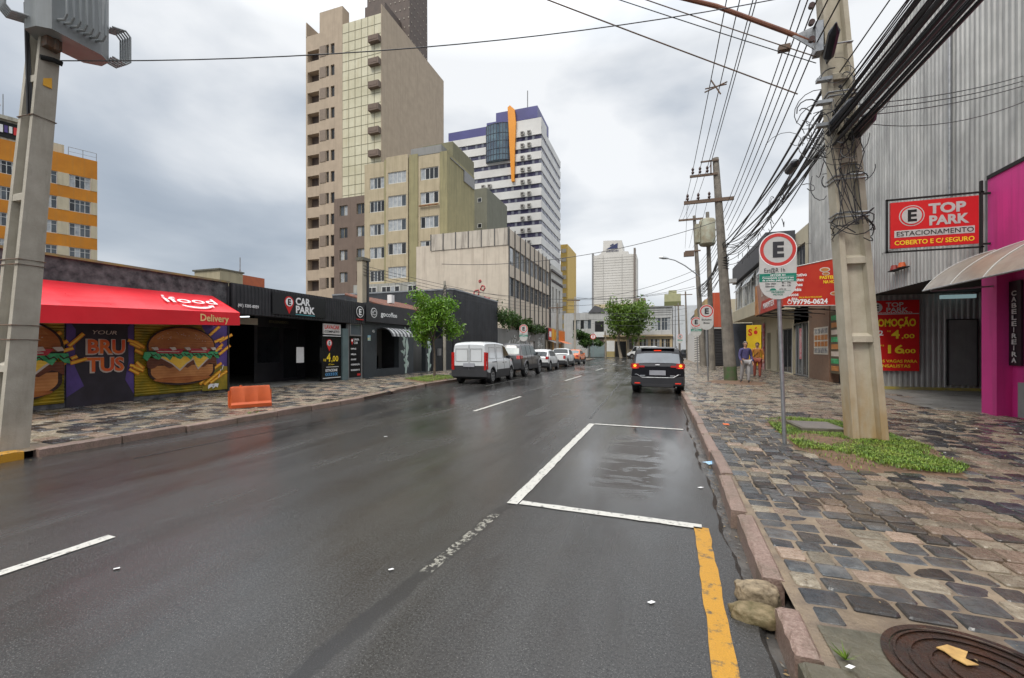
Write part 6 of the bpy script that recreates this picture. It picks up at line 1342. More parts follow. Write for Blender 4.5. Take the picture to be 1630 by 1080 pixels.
# cross arms / racks on pole 1
b = MB()
for k in range(5): b.tube([(2.22, 7.86, 6.3+k*.26), (2.22, 7.80, 6.3+k*.26)], [.04, .045], 8)
b.build('insulator_rack', CER, t1)
b = MB()
for k in range(3): b.box(2.3, 2.5, 7.84, 7.93, 4.95+k*.35, 5.0+k*.35)
b.build('cable_bracket', STEEL, t1, kind='stuff')
# left pole with transformer
t0, P0 = tpole('concrete_pole_with_transformer', 'pale grey concrete pole at the left edge carrying a transformer', (-8.78, 3.50, .10), (-7.80, 3.62), 7.6, .40, .32, .22, .18, 4, (1.15, 3.5, 5.1))
for z in (2.65, 2.58, 4.6, 1.75, 1.55): hoop(t0, P0, z, 7.6, m=HW, r=.008)
b = MB(); k = 5.05/7.6; q = Vector(P0(1, 0, k)); b.box(q.x-.005, q.x+.012, q.y-.045, q.y+.045, q.z-.02, q.z+.22); b.build('yellow_plate', M('plate_orange', (.75, .38, .02), .5), t0)
t = thing('pole_transformer', 'grey pole-mounted transformer with cooling fins on the left concrete pole', 'transformer', (-7.82, 3.75, 5.75))
TRG = M('transformer_grey', (.25, .27, .275), .38, c2=(.20, .215, .22), sc=2, streak=(.13, .13, .12), stain=.5)
b = MB(); pts = [(-7.94, 3.34), (-7.72, 3.36), (-7.60, 3.46), (-7.60, 4.0), (-7.70, 4.14), (-7.90, 4.16), (-8.06, 4.02), (-8.08, 3.52)]; fz = Fr((0, 0, 0), (1, 0, 0), (0, 1, 0)); b.prism(fz, pts, 5.75, 6.75); b.build('tank', TRG, t, smooth=True, sharp=25)
b = MB(); b.prism(fz, [(x*1.0+(x+7.84)*.06, y+(y-3.75)*.05) for x, y in pts], 6.75, 6.8); b.build('lid', TRG, t)
def fins(a, c, nrm, n, step, dep, z0, z1, nm='cooling_fin'):
    for k in range(n):
        p = Vector(a)+(Vector(c)-Vector(a))*(k/(max(1, n-1))); nn = Vector(nrm); b = MB(); rr0 = .06
        pts = [p+Vector((0, 0, z0+.03)), p+nn*(dep-.05)+Vector((0, 0, z0)), p+nn*dep+Vector((0, 0, z0+.06)), p+nn*dep+Vector((0, 0, z1-.06)), p+nn*(dep-.05)+Vector((0, 0, z1)), p+Vector((0, 0, z1-.03))]
        b.tube(pts, .015, 6); F = Fr(tuple(p), tuple(nn)); b.build(nm, TRG, t, smooth=True)
fins((-7.60, 3.52, 0), (-7.60, 3.94, 0), (1, 0, 0), 7, .05, .20, 5.88, 6.6)
fins((-7.86, 4.15, 0), (-7.64, 4.15, 0), (.25, 1, 0), 5, .05, .20, 5.80, 6.3)
fins((-8.04, 3.38, 0), (-7.84, 3.34, 0), (-.25, -1, 0), 5, .05, .20, 5.86, 6.6)
b = MB(); b.tube([(-7.80, 3.6, 5.95), (-7.80, 3.6, 5.6)], .03, 6) ; b.box(-7.95, -7.80, 3.5, 3.66, 5.62, 5.76); b.build('mounting_bracket', HW, t)
b = MB()
for k in range(3): y = 3.5+k*.25; b.tube([(-7.84, y, 6.8), (-7.84, y, 6.84), (-7.84, y, 6.88), (-7.84, y, 6.93), (-7.84, y, 7.0)], [.03, .055, .03, .05, .02], 8)
b.build('bushing', CER, t)
for k in range(3): wire((-8.12-k*.02, 3.42+.02*k, 6.2), (-8.12+.01*k, 3.45+.02*k, 4.7), -.0, .012, 'black supply cables running down beside the left concrete pole', 'supply cables on the left pole', name='supply_cable', cat='cable', n=4)
b = MB(); b.tube([(-7.95, 3.50, 5.48), (-7.90, 3.62, 5.50), (-7.88, 3.70, 5.49)], .035, 8); o = b.build('cable_clamp', BLKM, t0)
# round poles along the right pavement
def rpole(name, label, base, top, r0, r1, mat, group='poles along the right pavement'):
    t = thing(name, label, 'utility pole', base, group); b = MB(); n = 8; b.tube([tuple(Vector(base).lerp(Vector(top), i/n)) for i in range(n+1)], [r0+(r1-r0)*i/n for i in range(n+1)], 16); b.build('shaft', mat, t, smooth=True); return t
t2 = rpole('wooden_utility_pole', 'dark round pole with cross arms standing by the blurred pedestrians', (3.0, 21.4, .1), (2.38, 21.4, 10.1), .27, .13, WOOD)
b = MB(); b.tube([(3.0, 21.4, .12), (2.965, 21.4, .75)], [.275, .268], 16); b.build('green_base_paint', M('algae_green', (.05, .11, .03), .8, c2=(.10, .09, .06), sc=5), t2, smooth=True)
b = MB(); b.box(1.05, 3.1, 21.2, 21.3, 8.1, 8.25); b.build('cross_arm', HW, t2); b = MB(); b.box(1.3, 2.45, 21.22, 21.3, 9.3, 9.4); b.box(1.75, 2.5, 21.22, 21.28, 9.92, 9.98); b.box(2.15, 2.2, 21.22, 21.28, 9.35, 9.98); b.build('top_bracket', HW, t2)
for x, z in ((1.42, 9.42), (1.72, 9.42), (2.02, 9.42), (1.2, 8.25), (1.65, 8.25), (2.1, 8.25)): b = MB(); b.tube([(x, 21.2, z), (x, 21.2, z+.08), (x, 21.2, z+.14), (x, 21.2, z+.22), (x, 21.2, z+.30)], [.03, .07, .035, .065, .03], 8); b.build('insulator', CER, t2, smooth=True)
b = MB()
for k in range(5): z = 5.1+k*.12; b.tube([(2.72+.2*math.cos(a), 21.4+.2*math.sin(a), z+.02*math.sin(3*a+k)) for a in [i*.5 for i in range(14)]], .02, 4)
b.build('cable_coil', CABLE, t2); b = MB(); b.box(2.9, 3.2, 21.2, 21.5, 4.45, 4.62); b.build('lamp_globe', GREY, t2)
t3 = rpole('concrete_pole_with_sidearm', 'thin dark pole with transformer and lamp arm, third pole along the right pavement', (3.42, 39, .1), (2.72, 39, 12.6), .25, .12, WOOD)
b = MB(); b.box(1.5, 3.4, 38.8, 38.9, 12.2, 12.35); b.build('cross_arm', HW, t3); b = MB(); b.box(2.0, 3.2, 38.8, 38.9, 9.6, 9.7); b.build('cross_arm', HW, t3); b = MB(); b.box(1.9, 2.7, 38.6, 38.9, 9.2, 9.55); b.build('fuse_box', HW, t3)
t = thing('drum_transformer', 'pale greenish drum transformer hanging between the second and third poles', 'transformer', (3.0, 31, 8)); 
b = MB(); b.tube([(2.95, 31, 8.3), (2.95, 31, 8.4), (2.95, 31, 9.9), (2.95, 31, 10.0)], [.42, .5, .5, .44], 14); b.build('tank', M('drum_green', (.33, .34, .26), .6, c2=(.24, .2, .13), sc=3, streak=(.2, .13, .07)), t, smooth=True)
for k in range(4): b = MB(); y = -0.3+.2*k; b.box(2.2, 2.5, 31+y, 31+y+.05, 8.5, 9.7); b.build('cooling_fin', MATS['drum_green'], t)
b = MB(); b.box(2.5, 3.5, 31.2, 31.35, 9.3, 9.4); b.build('bracket', HW, t)
b = MB(); b.tube([(3.3, 31.4, .1), (3.0, 31.4, 10.6)], [.20, .11], 12); tp = b.build('wooden_utility_pole', WOOD); tag(tp, 'slim dark pole directly behind the drum transformer', 'utility pole', 'poles along the right pavement')
t = thing('arched_street_lamp', 'curved street lamp arm reaching left from the third right-hand pole', 'street lamp', (3.1, 39, 7.5)); b = MB(); b.tube([(3.15, 38.9, 7.5), (1.99, 38.7, 8.45), (1.2, 38.7, 8.95), (.6, 38.6, 9.12)], .05, 6); b.build('arm', STEEL, t, smooth=True); b = MB(); b.tube([(.7, 38.6, 9.1), (.3, 38.6, 9.2), (-.05, 38.6, 9.25)], [.06, .14, .08], 8); b.build('lamp_head', STEEL, t, smooth=True)
for i, (x, y, h, lb) in enumerate(((3.5, 62, 9.2, 'far thin pole at the right corner of the street end'), (-9.3, 50, 7.6, 'thin grey pole at the left kerb beyond the orange taxi'), (-9.45, 41.5, 6.0, 'short dark pole rising behind the white pickup'), (2.9, 70, 8.5, 'farthest thin pole before the white garage building'))):
    t = rpole('utility_pole', lb, (x, y, .05), (x-.25*(x > 0), y, h), .16, .09, WOOD if i != 1 else CONC, 'thin poles along the street'); b = MB(); b.box(x-.9, x+.6, y-.1, y, h-.5, h-.4); b.build('cross_arm', HW, t)
t = rpole('slim_service_pole', 'slim pale pole with curled cables behind the young street tree', (-13.1, 25.0, 0), (-13.1, 25.0, 5.9), .10, .08, CONC, None)
b = MB()
for k in range(4): b.tube([(-13.0+.25*math.cos(a)*(.5+.2*k), 24.9, 5.3-.2*k+.3*math.sin(a)) for a in [i*.45 for i in range(13)]], .015, 4)
b.build('cable_coil', CABLE, t)

# ================================================================ wires
for i, x in enumerate((1.45, 1.75, 2.05, 2.12)): wire((x, 21.2, 9.75+(.0 if i < 3 else -.1)), (x-.05*i+.0, -14, 9.9), .35, .013, 'high tension wire running overhead along the right pavement', 'high tension wires')
for i, x in enumerate((1.45, 1.75, 2.05)): wire((x, 21.2, 9.75), (x+.1, 39, 12.4), .3, .012, 'high tension wire beyond the second right-hand pole', 'far high tension wires'); wire((1.2+.45*i, 21.2, 8.5), (2.0+.3*i, 38.8, 9.9), .3, .010, 'drop wire between the second and third poles', 'drop wires')
b = MB(); sp = Vector((1.62, 14.5, 9.5)); 
for k in range(4): a = k*math.pi/2+.4; b.tube([tuple(sp), tuple(sp+Vector((.34*math.cos(a), 0, .26*math.sin(a))))], .022, 5)
b.tube([tuple(sp+Vector((-.3, 0, 0))), tuple(sp+Vector((.3, 0, .03)))], .02, 5); tag(b.build('wire_spacer', HW), 'small X shaped spacer clamping the high tension wires', 'spacer')
for i in range(5): wire((2.66+.05*i, 21.2, 7.55-.26*i), (2.20+.03*i, 8.0, 7.34-.26*i), .18, .011, 'one of five thin parallel wires between the two nearest right-hand poles', 'low voltage wires'); wire((2.20+.03*i, 8.0, 7.34-.26*i), (2.3+.05*i, -12, 7.9-.26*i), .2, .011, 'low voltage wire running from the concrete pole over the camera side', 'low voltage wires behind'); wire((2.66, 21.2, 7.2-.24*i), (3.0, 39, 8.6-.24*i), .3, .012, 'thin wire between second and third poles', 'far low voltage wires')
r_ = random.Random(21)
for i in range(16):      # telecom bundle
    x = 2.62+r_.uniform(-.12, .16); z = 5.35+r_.uniform(-.42, .42); x2 = 2.78+r_.uniform(-.14, .16); z2 = 5.75+r_.uniform(-.5, .5); rad = r_.choice((.010, .012, .018, .024))
    wire((x, 8.0, z), (x2, 21.3, z2), r_.uniform(.15, .75), rad, 'black telecom cable sagging from the concrete pole to the second pole', 'telecom cables', name='telecom_cable', cat='cable')
    wire((x2, 21.3, z2), (3.05+r_.uniform(-.1, .2), 39, 6.3+r_.uniform(-.6, .6)), r_.uniform(.2, .9), .018, 'black telecom cable beyond the second pole', 'far telecom cables', name='telecom_cable', cat='cable')
for i in range(22):
    x = 2.72+r_.uniform(-.2, .24); z = 5.45+r_.uniform(-.42, .40); wire((x, 8.0, z), (x+r_.uniform(.1, .45), -12, z+.35+r_.uniform(-.1, .3)), r_.uniform(.0, .28), r_.choice((.005, .007, .010, .015)), 'black telecom cable from the concrete pole towards the upper right', 'upper right telecom cables', name='telecom_cable', cat='cable', n=10)
for i in range(14):
    x = 2.92+r_.uniform(-.2, .16); z = 4.98+r_.uniform(-.24, .26); wire((x-.25, 8.0, z-.10), (x+.15, -12, z+.3), r_.uniform(.0, .12), r_.choice((.010, .014, .024)), 'thick dark cable in the bundle running above the metal front', 'thick cable bundle', name='telecom_cable', cat='cable', n=10)
for i, (a, c, rad) in enumerate((((2.44, 7.86, 5.95), (2.36, 7.3, 6.1), .075), ((2.62, 7.3, 5.05), (2.50, 7.9, 4.95), .075), ((2.33, 9.6, 4.92), (2.35, 9.1, 4.92), .08), ((2.90, 7.5, 4.9), (2.80, 8.3, 4.75), .09))):
    a, c = Vector(a), Vector(c); d = c-a; b = MB(); b.tube([tuple(a-d*.1), tuple(a), tuple(a+d*.15), tuple(a+d*.85), tuple(c), tuple(c+d*.1)], [.012, .03, rad, rad, .03, .012], 10)
    tag(b.build('splice_closure', M('closure_black', (.018, .020, .026), .3)), ['black splice closure hanging highest beside the concrete pole', 'black splice closure in front of the concrete pole', 'black splice closure on the cables left of the concrete pole', 'black splice closure right of the concrete pole'][i], 'splice box', 'splice closures')
b = MB()
for k in range(60):     # tangle of loose drop wires at the pole
    x, y, z = 2.5+r_.gauss(0, .22), 7.85+r_.uniform(-.25, .6), 4.95+r_.gauss(0, .38); rad = r_.uniform(.05, .22); a0 = r_.uniform(0, 6.28); s = r_.uniform(-1, 1)
    b.tube([(x+rad*math.cos(a0+i*.5)+s*.03*i, y+.1*math.sin(a0+i*.4), z+rad*math.sin(a0+i*.5)*1.3+.03*i*s) for i in range(r_.randint(4, 10))], r_.choice((.005, .007, .009)), 4)
tag(b.build('cable_tangle', CABLE), 'tangle of loose black drop wires wrapped round the concrete pole', 'cable tangle', kind='stuff')
b = MB()
for k in range(26):
    y = r_.uniform(9, 18); x = 2.5+.02*y+r_.gauss(0, .1); z = 5.0-.03*(y-8)+r_.gauss(0, .2); rad = r_.uniform(.05, .18); a0 = r_.uniform(0, 6.28)
    b.tube([(x+rad*.4*math.cos(a0+i*.5), y+rad*math.cos(a0+i*.5)+.06*i, z+rad*math.sin(a0+i*.5)) for i in range(r_.randint(4, 9))], .008, 4)
tag(b.build('cable_tangle', CABLE), 'loose loops hanging from the sagging cables between the two nearest poles', 'cable tangle', kind='stuff')
wire((-7.93, 3.62, 5.50), (2.33, 8.0, 7.15), .30, .008, 'single wire crossing the sky from the left pole past the beige tower', 'wires crossing the street')
wire((2.08, 8, 5.58), (-8.2, 3.6, 9.2), .05, .010, 'brown wire rising leftwards from the concrete pole', 'wires crossing the street', mat=HW)
wire((2.33, 8, 6.12), (-8.2, 3.6, 9.6), .12, .008, 'upper of two wires rising left beside the lamp arm', 'wires crossing the street', mat=HW); wire((2.33, 8, 6.02), (-8.2, 3.6, 9.35), .12, .007, 'lower of two wires rising left beside the lamp arm', 'wires crossing the street')
for i, z in enumerate((5.30, 5.22, 5.12)): wire((2.62, 8, z), (6.88, 11.5, 6.98-.1*i), .10, .008, 'thin wire from the concrete pole to the metal front', 'wires to the metal front')
wire((2.62, 8, 5.1), (6.88, 9.5, 6.3), .55, .006, 'slack thin wire drooping before the metal front', 'wires to the metal front'); wire((2.7, 21.3, 6.2), (6.88, 24.3, 6.6), .15, .010, 'thin wire from the second pole to the metal building', None)
for i, (y, z0, z1, sg) in enumerate(((47, 6.9, 8.2, .7), (47, 6.2, 7.6, .7), (52, 7.6, 7.4, .5), (56, 6.2, 6.4, .4), (60, 5.6, 5.9, .4), (60, 6.7, 5.2, .3), (64, 5.2, 5.0, .3), (36, 7.0, 9.0, .8))): wire((-9.3 if y > 40 else -13.3, y-1 if y > 40 else 25, z0), (3.1, y-8 if y < 55 else y, z1), sg, .018, 'far wire spanning the street towards the third right-hand pole', 'far wires spanning the street')
for i in range(4): wire((-13.7, 17.7, 5.6-.15*i), (-9.3, 50, 6.9-.4*i), .5, .012, 'wire from the masonry pillar along the left buildings', 'wires from the pillar')
wire((-13.1, 25, 5.5), (3.1, 39, 6.6), .9, .014, 'wire from the slim pale pole across the street', None)
# ================================================================ signs
def est_sign(label, x, y, H, sgn, lean=(0, 0), kind='full', s=1.0, rz=0):
    t = thing('parking_regulation_sign', label, 'sign', (x, y, .1), 'round parking signs'); b = MB(); b.tube([(x, y+.03, .1), (x+lean[0], y+.03+lean[1], H)], .028, 10); b.build('post', STEEL, t, smooth=True)
    cx, cz = x+sgn, H-.05; ca, sa = math.cos(R(rz)), math.sin(R(rz)); f = Fr((cx, y-.01, cz), (ca, sa, 0)); w = .25*s; hh = .75*s
    P = [(w*math.cos(R(a)), w*math.sin(R(a))+.0) for a in range(0, 181, 9)]; Q = [(w*math.cos(R(a)), .25*s*math.sin(R(a))-.49*s) for a in range(180, 361, 9)]
    b = MB(); b.prism(f, P+Q, 0, .006); b.build('plate', GREY, t)
    b = MB(); b.ring(f, 0, 0, w*.78, w*.97, .006, .009, 0, n=40); b.ring(f, 0, 0, w*.97, w*1.02, .004, .008, 1, n=40); b.build('red_ring', [M('ring_red', (.58, .03, .025), .4, c2=(.45, .05, .04), sc=9), WTXT], t)
    text('E', f, 0, -.10*s, .21*s, M('dark_lettering', (.03, .03, .035), .5), t, c=.009, bold=.07, al='CENTER', w=.15*s)
    if kind == 'moto': 
        text('Exclusivo', f, 0, -.37*s, .075*s, BLKM, t, c=.008, al='CENTER', w=.36*s, bold=.03); text('Motos', f, 0, -.50*s, .075*s, BLKM, t, c=.008, al='CENTER', w=.22*s, bold=.03)
    else:
        text('Est@R 1h', f, -.19*s, -.335*s, .062*s, MATS['dark_lettering'], t, c=.008, w=.28*s)
        b = MB(); b.box(-w*.995, w*.995, -.475*s, -.355*s, .006, .0085, fr=f); b.box(-w*.85, w*.85, -.402*s, -.399*s, .0085, .0095, fr=f, m=1); b.build('green_band', [GREEN, WTXT], t)
        text('SETOR 01', f, 0, -.393*s, .026*s, WTXT, t, c=.010, al='CENTER', w=.2*s, bold=.02); text('Compulsória compra e uso', f, 0, -.432*s, .025*s, WTXT, t, c=.010, al='CENTER', w=.42*s, bold=.02); text('de crédito pelo aplicativo', f, 0, -.467*s, .025*s, WTXT, t, c=.010, al='CENTER', w=.42*s, bold=.02)
        if kind == 'full':
            D = MATS['dark_lettering']; text('Dias úteis', f, -.17*s, -.515*s, .026*s, D, t, c=.008, w=.14*s); text('9h - 19h', f, .05*s, -.508*s, .026*s, D, t, c=.008, w=.12*s); text('Sábados', f, -.17*s, -.555*s, .026*s, D, t, c=.008, w=.12*s); text('9h - 13h', f, .05*s, -.548*s, .026*s, D, t, c=.008, w=.12*s)
            b = MB(); b.prism(f, [(-.11*s, -.605*s), (-.02*s, -.605*s), (-.03*s, -.585*s), (-.045*s, -.575*s), (-.085*s, -.575*s), (-.10*s, -.585*s)], .006, .008); b.box(-.16*s, .17*s, -.615*s, -.612*s, .006, .008, fr=f); b.build('car_mark', GREEN, t)
            text('PROIBIDO', f, .0, -.645*s, .024*s, GREEN, t, c=.008, al='CENTER', w=.17*s); text('MOTOS', f, .0, -.68*s, .024*s, GREEN, t, c=.008, al='CENTER', w=.13*s); text('ATÉ 12h', f, .02*s, -.595*s, .014*s, D, t, c=.008, w=.09*s)
    return t
est_sign('large round E parking sign with green band, nearest sign on the right pavement', 1.765, 7.40, 3.05, -.10, (-.10, 0), 'full', 1.0, 6)
est_sign('grey E sign reading Exclusivo Motos beside the second round pole', 2.04, 21.0, 3.25, -.07, (-.07, 0), 'moto', 1.12)
est_sign('E parking sign with green band left of the Exclusivo Motos sign', 2.12, 27.5, 3.15, -.10, (-.06, 0), 'mid', 1.15)
est_sign('small distant E parking sign at the far end of the right kerb', 2.55, 60, 3.2, -.05, (0, 0), 'mid', 1.2)
est_sign('E parking sign with green band on the left pavement behind the white van', -8.9, 29.2, 3.0, -.18, (0, 0), 'mid', 1.2)
t = thing('no_turn_sign', 'small red and white sign on a thin post beside the orange taxi', 'sign', (-7.5, 52, .1), 'round parking signs'); b = MB(); b.tube([(-7.5, 52, .1), (-7.5, 52, 3.1)], .03, 6); b.build('post', STEEL, t); f = FF(51.95, -7.5)
b = MB(); b.ring(f, 0, 3.0, 0, .33, 0, .02); b.build('plate', WTXT, t); b = MB(); b.ring(f, 0, 3.0, .25, .33, .02, .03); b.box(-.05, .05, 2.8, 3.2, .02, .03, fr=f); b.build('red_ring', MATS['ring_red'], t)
# litter bin behind pole 2
t = thing('litter_bin', 'small grey litter bin on a post beside the second round pole', 'bin', (3.7, 21.2, .1)); b = MB(); b.box(3.57, 3.83, 21.1, 21.35, .42, .95); b.build('bin', M('bin_grey', (.18, .18, .19), .6), t); b = MB(); b.box(3.68, 3.72, 21.2, 21.24, .1, .42); b.build('post', BLKM, t)
b = MB(); b.box(1.12, 1.22, 8.85, 9.0, .120, .124); tag(b.build('orange_survey_mark', M('spray_orange', (.75, .16, .04), .5), kind='structure'), 'small orange spray mark on the pavement stones', 'paint mark'); 

# ================================================================ trees
BARK = M('bark', (.14, .11, .08), .85, c2=(.08, .06, .045), sc=14, bmp=.6, bsc=30); BARKP = M('pale_bark', (.34, .29, .22), .8, c2=(.22, .19, .15), sc=5)
def tree(name, label, base, H, crown_c, crown_r, mat, bark, nleaf, size, r0, limbs, seed, trunks=1, dens=1):
    t = thing(name, label, 'tree', base); r = random.Random(seed); nr = np.random.RandomState(seed); bx, by, bz = base; b = MB(); tips = []
    for k in range(trunks):
        ox = (k-(trunks-1)/2)*r0*5; zt = crown_c[2]-crown_r[2]*.35
        p = [(bx+ox*(1+.6*i/4)+r.uniform(-.3, .3)*r0*2, by+r.uniform(-.3, .3)*r0*2, bz+(zt-bz)*i/4) for i in range(5)]; b.tube(p, [r0*1.25, r0, r0*.9, r0*.8, r0*.7], 9)
        for j in range(limbs):
            a = r.uniform(0, 6.28); q = r.uniform(.35, .85); tip = (crown_c[0]+crown_r[0]*q*math.cos(a), crown_c[1]+crown_r[1]*q*math.sin(a), crown_c[2]+crown_r[2]*r.uniform(-.5, .85)); s = Vector(p[-1 if j % 2 else -2]); e = Vector(tip); m1 = s.lerp(e, .5)+Vector((0, 0, .12*crown_r[2]))
            b.tube([tuple(s), tuple(m1), tuple(e)], [r0*.45, r0*.26, r0*.08], 6); tips.append(tip)
            for _ in range(3): e2 = e+Vector((r.gauss(0, .22)*crown_r[0], r.gauss(0, .22)*crown_r[1], r.gauss(0, .22)*crown_r[2])); b.tube([tuple(m1.lerp(e, .6)), tuple(e2)], [r0*.14, r0*.04], 4); tips.append(tuple(e2))
    b.build('trunk', bark, t, smooth=True)
    T = np.array(tips)
    def smp(rr): c = T[rr.randint(len(T))]; return c+rr.normal(size=3)*np.array(crown_r)*.15*dens
    leafcloud('crown', mat, nleaf, smp, size, t, seed=seed); return t
tree('young_street_tree', 'young bright green street tree with a thin trunk before the coffee shop', (-10.7, 19.3, .12), 4.4, (-10.75, 19.3, 2.9), (1.15, 1.15, 1.12), LEAF, BARK, 7500, .085, .055, 15, 5)
tree('broad_end_tree', 'broad dark green tree with several pale trunks at the street end', (-4.9, 73.5, 0), 10, (-5.0, 73.5, 5.9), (3.3, 3.1, 2.8), LEAFM, BARKP, 8500, .25, .22, 13, 9, 3, 1.1)
tree('low_end_tree', 'low spreading dark tree before the blue-grey sliding gate', (-11.4, 75, 0), 4.6, (-11.3, 75, 3.0), (2.3, 2.0, 1.3), LEAFD, BARKP, 4200, .22, .10, 9, 14)
b = MB(); b.tube([(-8.6, 74, 0), (-8.5, 74, 2.4), (-8.7, 74, 4.6)], [.14, .12, .08], 8); tag(b.build('pale_tree_stem', BARKP), 'single pale bare stem left of the broad end tree', 'tree stem')

# ================================================================ people on the right pavement
SKIN = M('skin', (.42, .24, .16), .6); 
def skin_mesh(name, V, E_, rad, mat, parent, sub=2):
    me = bpy.data.meshes.new(name); me.from_pydata(V, E_, []); o = bpy.data.objects.new(name, me); COL.objects.link(o)
    m = o.modifiers.new('s', 'SKIN'); m.use_smooth_shade = True; s = o.modifiers.new('u', 'SUBSURF'); s.levels = s.render_levels = sub
    for i, q in enumerate(rad):
        d = me.skin_vertices[0].data[i]; d.radius = q if isinstance(q, tuple) else (q, q)
    me.skin_vertices[0].data[0].use_root = True
    dg = bpy.context.evaluated_depsgraph_get(); m2 = bpy.data.meshes.new_from_object(o.evaluated_get(dg)); bpy.data.objects.remove(o)
    m2.name = name; m2.materials.clear(); m2.materials.append(mat); m2.polygons.foreach_set('use_smooth', [True]*len(m2.polygons))
    o = bpy.data.objects.new(name, m2); COL.objects.link(o); o.parent = parent; return o
def person(label, x, y, rz, top, bot, hair, stride, extra=None, H=1.68):
    t = thing('person', label, 'person', (x, y, .12), 'pedestrians on the right pavement'); t.rotation_euler = (0, 0, R(rz)); k = H/1.72; s = stride
    J = dict(pel=(0, 0, .95), sp=(0, .0, 1.12), ch=(0, -.01, 1.30), sh=(0, 0, 1.43), nk=(0, .01, 1.50), hd0=(0, .02, 1.56), hd=(0, .03, 1.64), hd1=(0, .02, 1.71),
        hl=(-.10, 0, .90), kl=(-.11, s*.5, .50), al=(-.11, s*.25, .09), fl=(-.12, s*.25+.15, .035), hr=(.10, 0, .90), kr=(.11, -s*.2, .50), ar=(.11, -s, .10), fr=(.12, -s+.15, .035),
        sl=(-.19, 0, 1.40), el=(-.25, -.03, 1.13), wl=(-.24, .13, .90), sr=(.19, 0, 1.40), er=(.25, .02, 1.13), wr=(.24, .16, .93))
    for S_, sx in (('l', -1), ('r', 1)):
        w_ = J['w'+S_]; J['p'+S_] = (w_[0], w_[1]+.03, w_[2]-.07)
        for f_ in range(5): 
            o_ = (f_-2)*.019; J['f%d%s' % (f_, S_)] = (w_[0]+sx*(-.03 if f_ == 0 else 0), w_[1]+.03+o_, w_[2]-.09); J['g%d%s' % (f_, S_)] = (w_[0]-sx*.015*(2 if f_ == 0 else 1), w_[1]+.045+o_*1.1, w_[2]-(.12 if f_ == 0 else .165-.012*abs(f_-2.5)))
    names = list(J); ix = {n: i for i, n in enumerate(names)}; V = [tuple(c*k for c in J[n]) for n in names]
    E_ = [('pel', 'sp'), ('sp', 'ch'), ('ch', 'sh'), ('sh', 'nk'), ('nk', 'hd0'), ('hd0', 'hd'), ('hd', 'hd1'), ('pel', 'hl'), ('hl', 'kl'), ('kl', 'al'), ('al', 'fl'), ('pel', 'hr'), ('hr', 'kr'), ('kr', 'ar'), ('ar', 'fr'), ('sh', 'sl'), ('sl', 'el'), ('el', 'wl'), ('sh', 'sr'), ('sr', 'er'), ('er', 'wr')]
    for S_ in 'lr': E_ += [('w'+S_, 'p'+S_)]+[('p'+S_, 'f%d%s' % (f_, S_)) for f_ in range(5)]+[('f%d%s' % (f_, S_), 'g%d%s' % (f_, S_)) for f_ in range(5)]
    rd = dict(pel=(.15, .10), sp=(.125, .09), ch=(.15, .10), sh=(.11, .07), nk=.052, hd0=(.068, .07), hd=(.078, .092), hd1=(.055, .07), hl=.082, hr=.082, kl=.055, kr=.055, al=.038, ar=.038, fl=.036, fr=.036, sl=.055, sr=.055, el=.04, er=.04, wl=.026, wr=.026, pl=(.035, .018), pr=(.035, .018))
    rads = [tuple(q*k for q in (rd[n] if isinstance(rd.get(n, .009), tuple) else (rd.get(n, .009),)*2)) for n in names]
    body = skin_mesh('body', V, [(ix[a], ix[c]) for a, c in E_], rads, SKIN, t)
    def cloth(nm, ns, es, sc, mat): 
        jx = {n: i for i, n in enumerate(ns)}; skin_mesh(nm, [V[ix[n]] for n in ns], [(jx[a], jx[c]) for a, c in es], [tuple(q*sc+.012 for q in rads[ix[n]]) for n in ns], mat, t)
    cloth('jacket', ['pel', 'sp', 'ch', 'sh', 'sl', 'el', 'wl', 'sr', 'er', 'wr'], [('pel', 'sp'), ('sp', 'ch'), ('ch', 'sh'), ('sh', 'sl'), ('sl', 'el'), ('el', 'wl'), ('sh', 'sr'), ('sr', 'er'), ('er', 'wr')], 1.1, top)
    cloth('trousers', ['pel', 'hl', 'kl', 'al', 'hr', 'kr', 'ar'], [('pel', 'hl'), ('hl', 'kl'), ('kl', 'al'), ('pel', 'hr'), ('hr', 'kr'), ('kr', 'ar')], 1.12, bot)
    skin_mesh('shoes', [V[ix['al']], V[ix['fl']], V[ix['ar']], V[ix['fr']]], [(0, 1), (2, 3)], [(.045, .045), (.045, .04), (.045, .045), (.045, .04)], BLKM, t) if 0 else None
    for a, c in (('al', 'fl'), ('ar', 'fr')): skin_mesh('shoe', [V[ix[a]], V[ix[c]]], [(0, 1)], [(.046, .05), (.042, .036)], BLKM, t)
    bm = bmesh.new(); bmesh.ops.create_uvsphere(bm, u_segments=20, v_segments=12, radius=1)
    for v in bm.verts: v.co = Vector((v.co.x*.088, v.co.y*.105-.012, v.co.z*.10+(.0 if v.co.z > 0 else v.co.z*.03)))*k
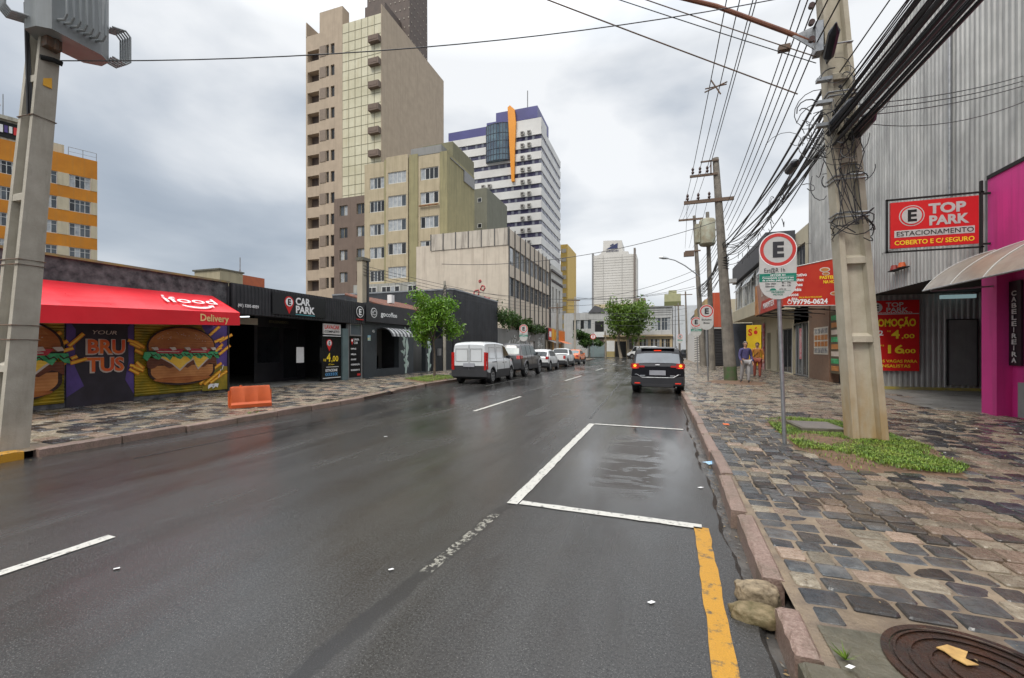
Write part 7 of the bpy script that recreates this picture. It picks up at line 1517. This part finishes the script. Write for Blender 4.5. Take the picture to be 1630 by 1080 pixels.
    bmesh.ops.delete(bm, geom=[v for v in bm.verts if v.co.y > .045 and v.co.z < .035], context='VERTS')
    me = bpy.data.meshes.new('hair'); bm.to_mesh(me); bm.free(); me.materials.append(hair); me.polygons.foreach_set('use_smooth', [True]*len(me.polygons)); o = bpy.data.objects.new('hair', me); COL.objects.link(o); o.parent = t; o.location = (0, .015*k, 1.665*k)
    for s_ in (-1, 1):
        b = MB(); b.tube([(s_*.03*k, .108*k, 1.655*k), (s_*.03*k, .118*k, 1.655*k)], .010, 8); e_ = b.build('eye', BLKM); e_.parent = t
        b = MB(); b.tube([(s_*.078*k, .02, 1.63*k), (s_*.09*k, .012, 1.65*k), (s_*.08*k, .01, 1.67*k)], .012, 6); e_ = b.build('ear', SKIN); e_.parent = t
    b = MB(); b.tube([(0, .105*k, 1.655*k), (0, .132*k, 1.622*k), (0, .11*k, 1.615*k)], [.008, .014, .01], 6); e_ = b.build('nose', SKIN); e_.parent = t
    b = MB(); b.tube([(-.022*k, .108*k, 1.585*k), (0, .114*k, 1.583*k), (.022*k, .108*k, 1.585*k)], .006, 5); e_ = b.build('mouth', M('lips', (.3, .09, .08), .5)); e_.parent = t
    if extra: extra(t, k)
    return t
HAIR = M('dark_hair', (.02, .014, .01), .6); HAIRG = M('grey_hair', (.18, .16, .15), .6)
person('person in purple-blue jacket and light grey trousers beside the second round pole', 3.34, 20.0, 195, M('jacket_purple', (.05, .045, .13), .8, c2=(.08, .065, .17), sc=9), M('trousers_grey', (.34, .33, .33), .8), HAIRG, .16)
def bag(t, k):
    b = MB(); b.tube([(-.15, -.02, 1.42), (0, .13, 1.2), (.20, .10, .98)], .012, 5); e = b.build('bag_strap', BLKM); e.parent = t; b = MB(); b.box(.16, .30, -.06, .14, .72, .98); e = b.build('shoulder_bag', M('bag_blue', (.03, .05, .22), .6)); e.parent = t
person('person in orange-yellow top with a blue bag and reddish trousers by the yellow banner', 4.42, 23.4, 170, M('top_orange', (.45, .20, .03), .8, c2=(.36, .13, .03), sc=9), M('trousers_red', (.30, .07, .045), .8), HAIR, .12, bag)
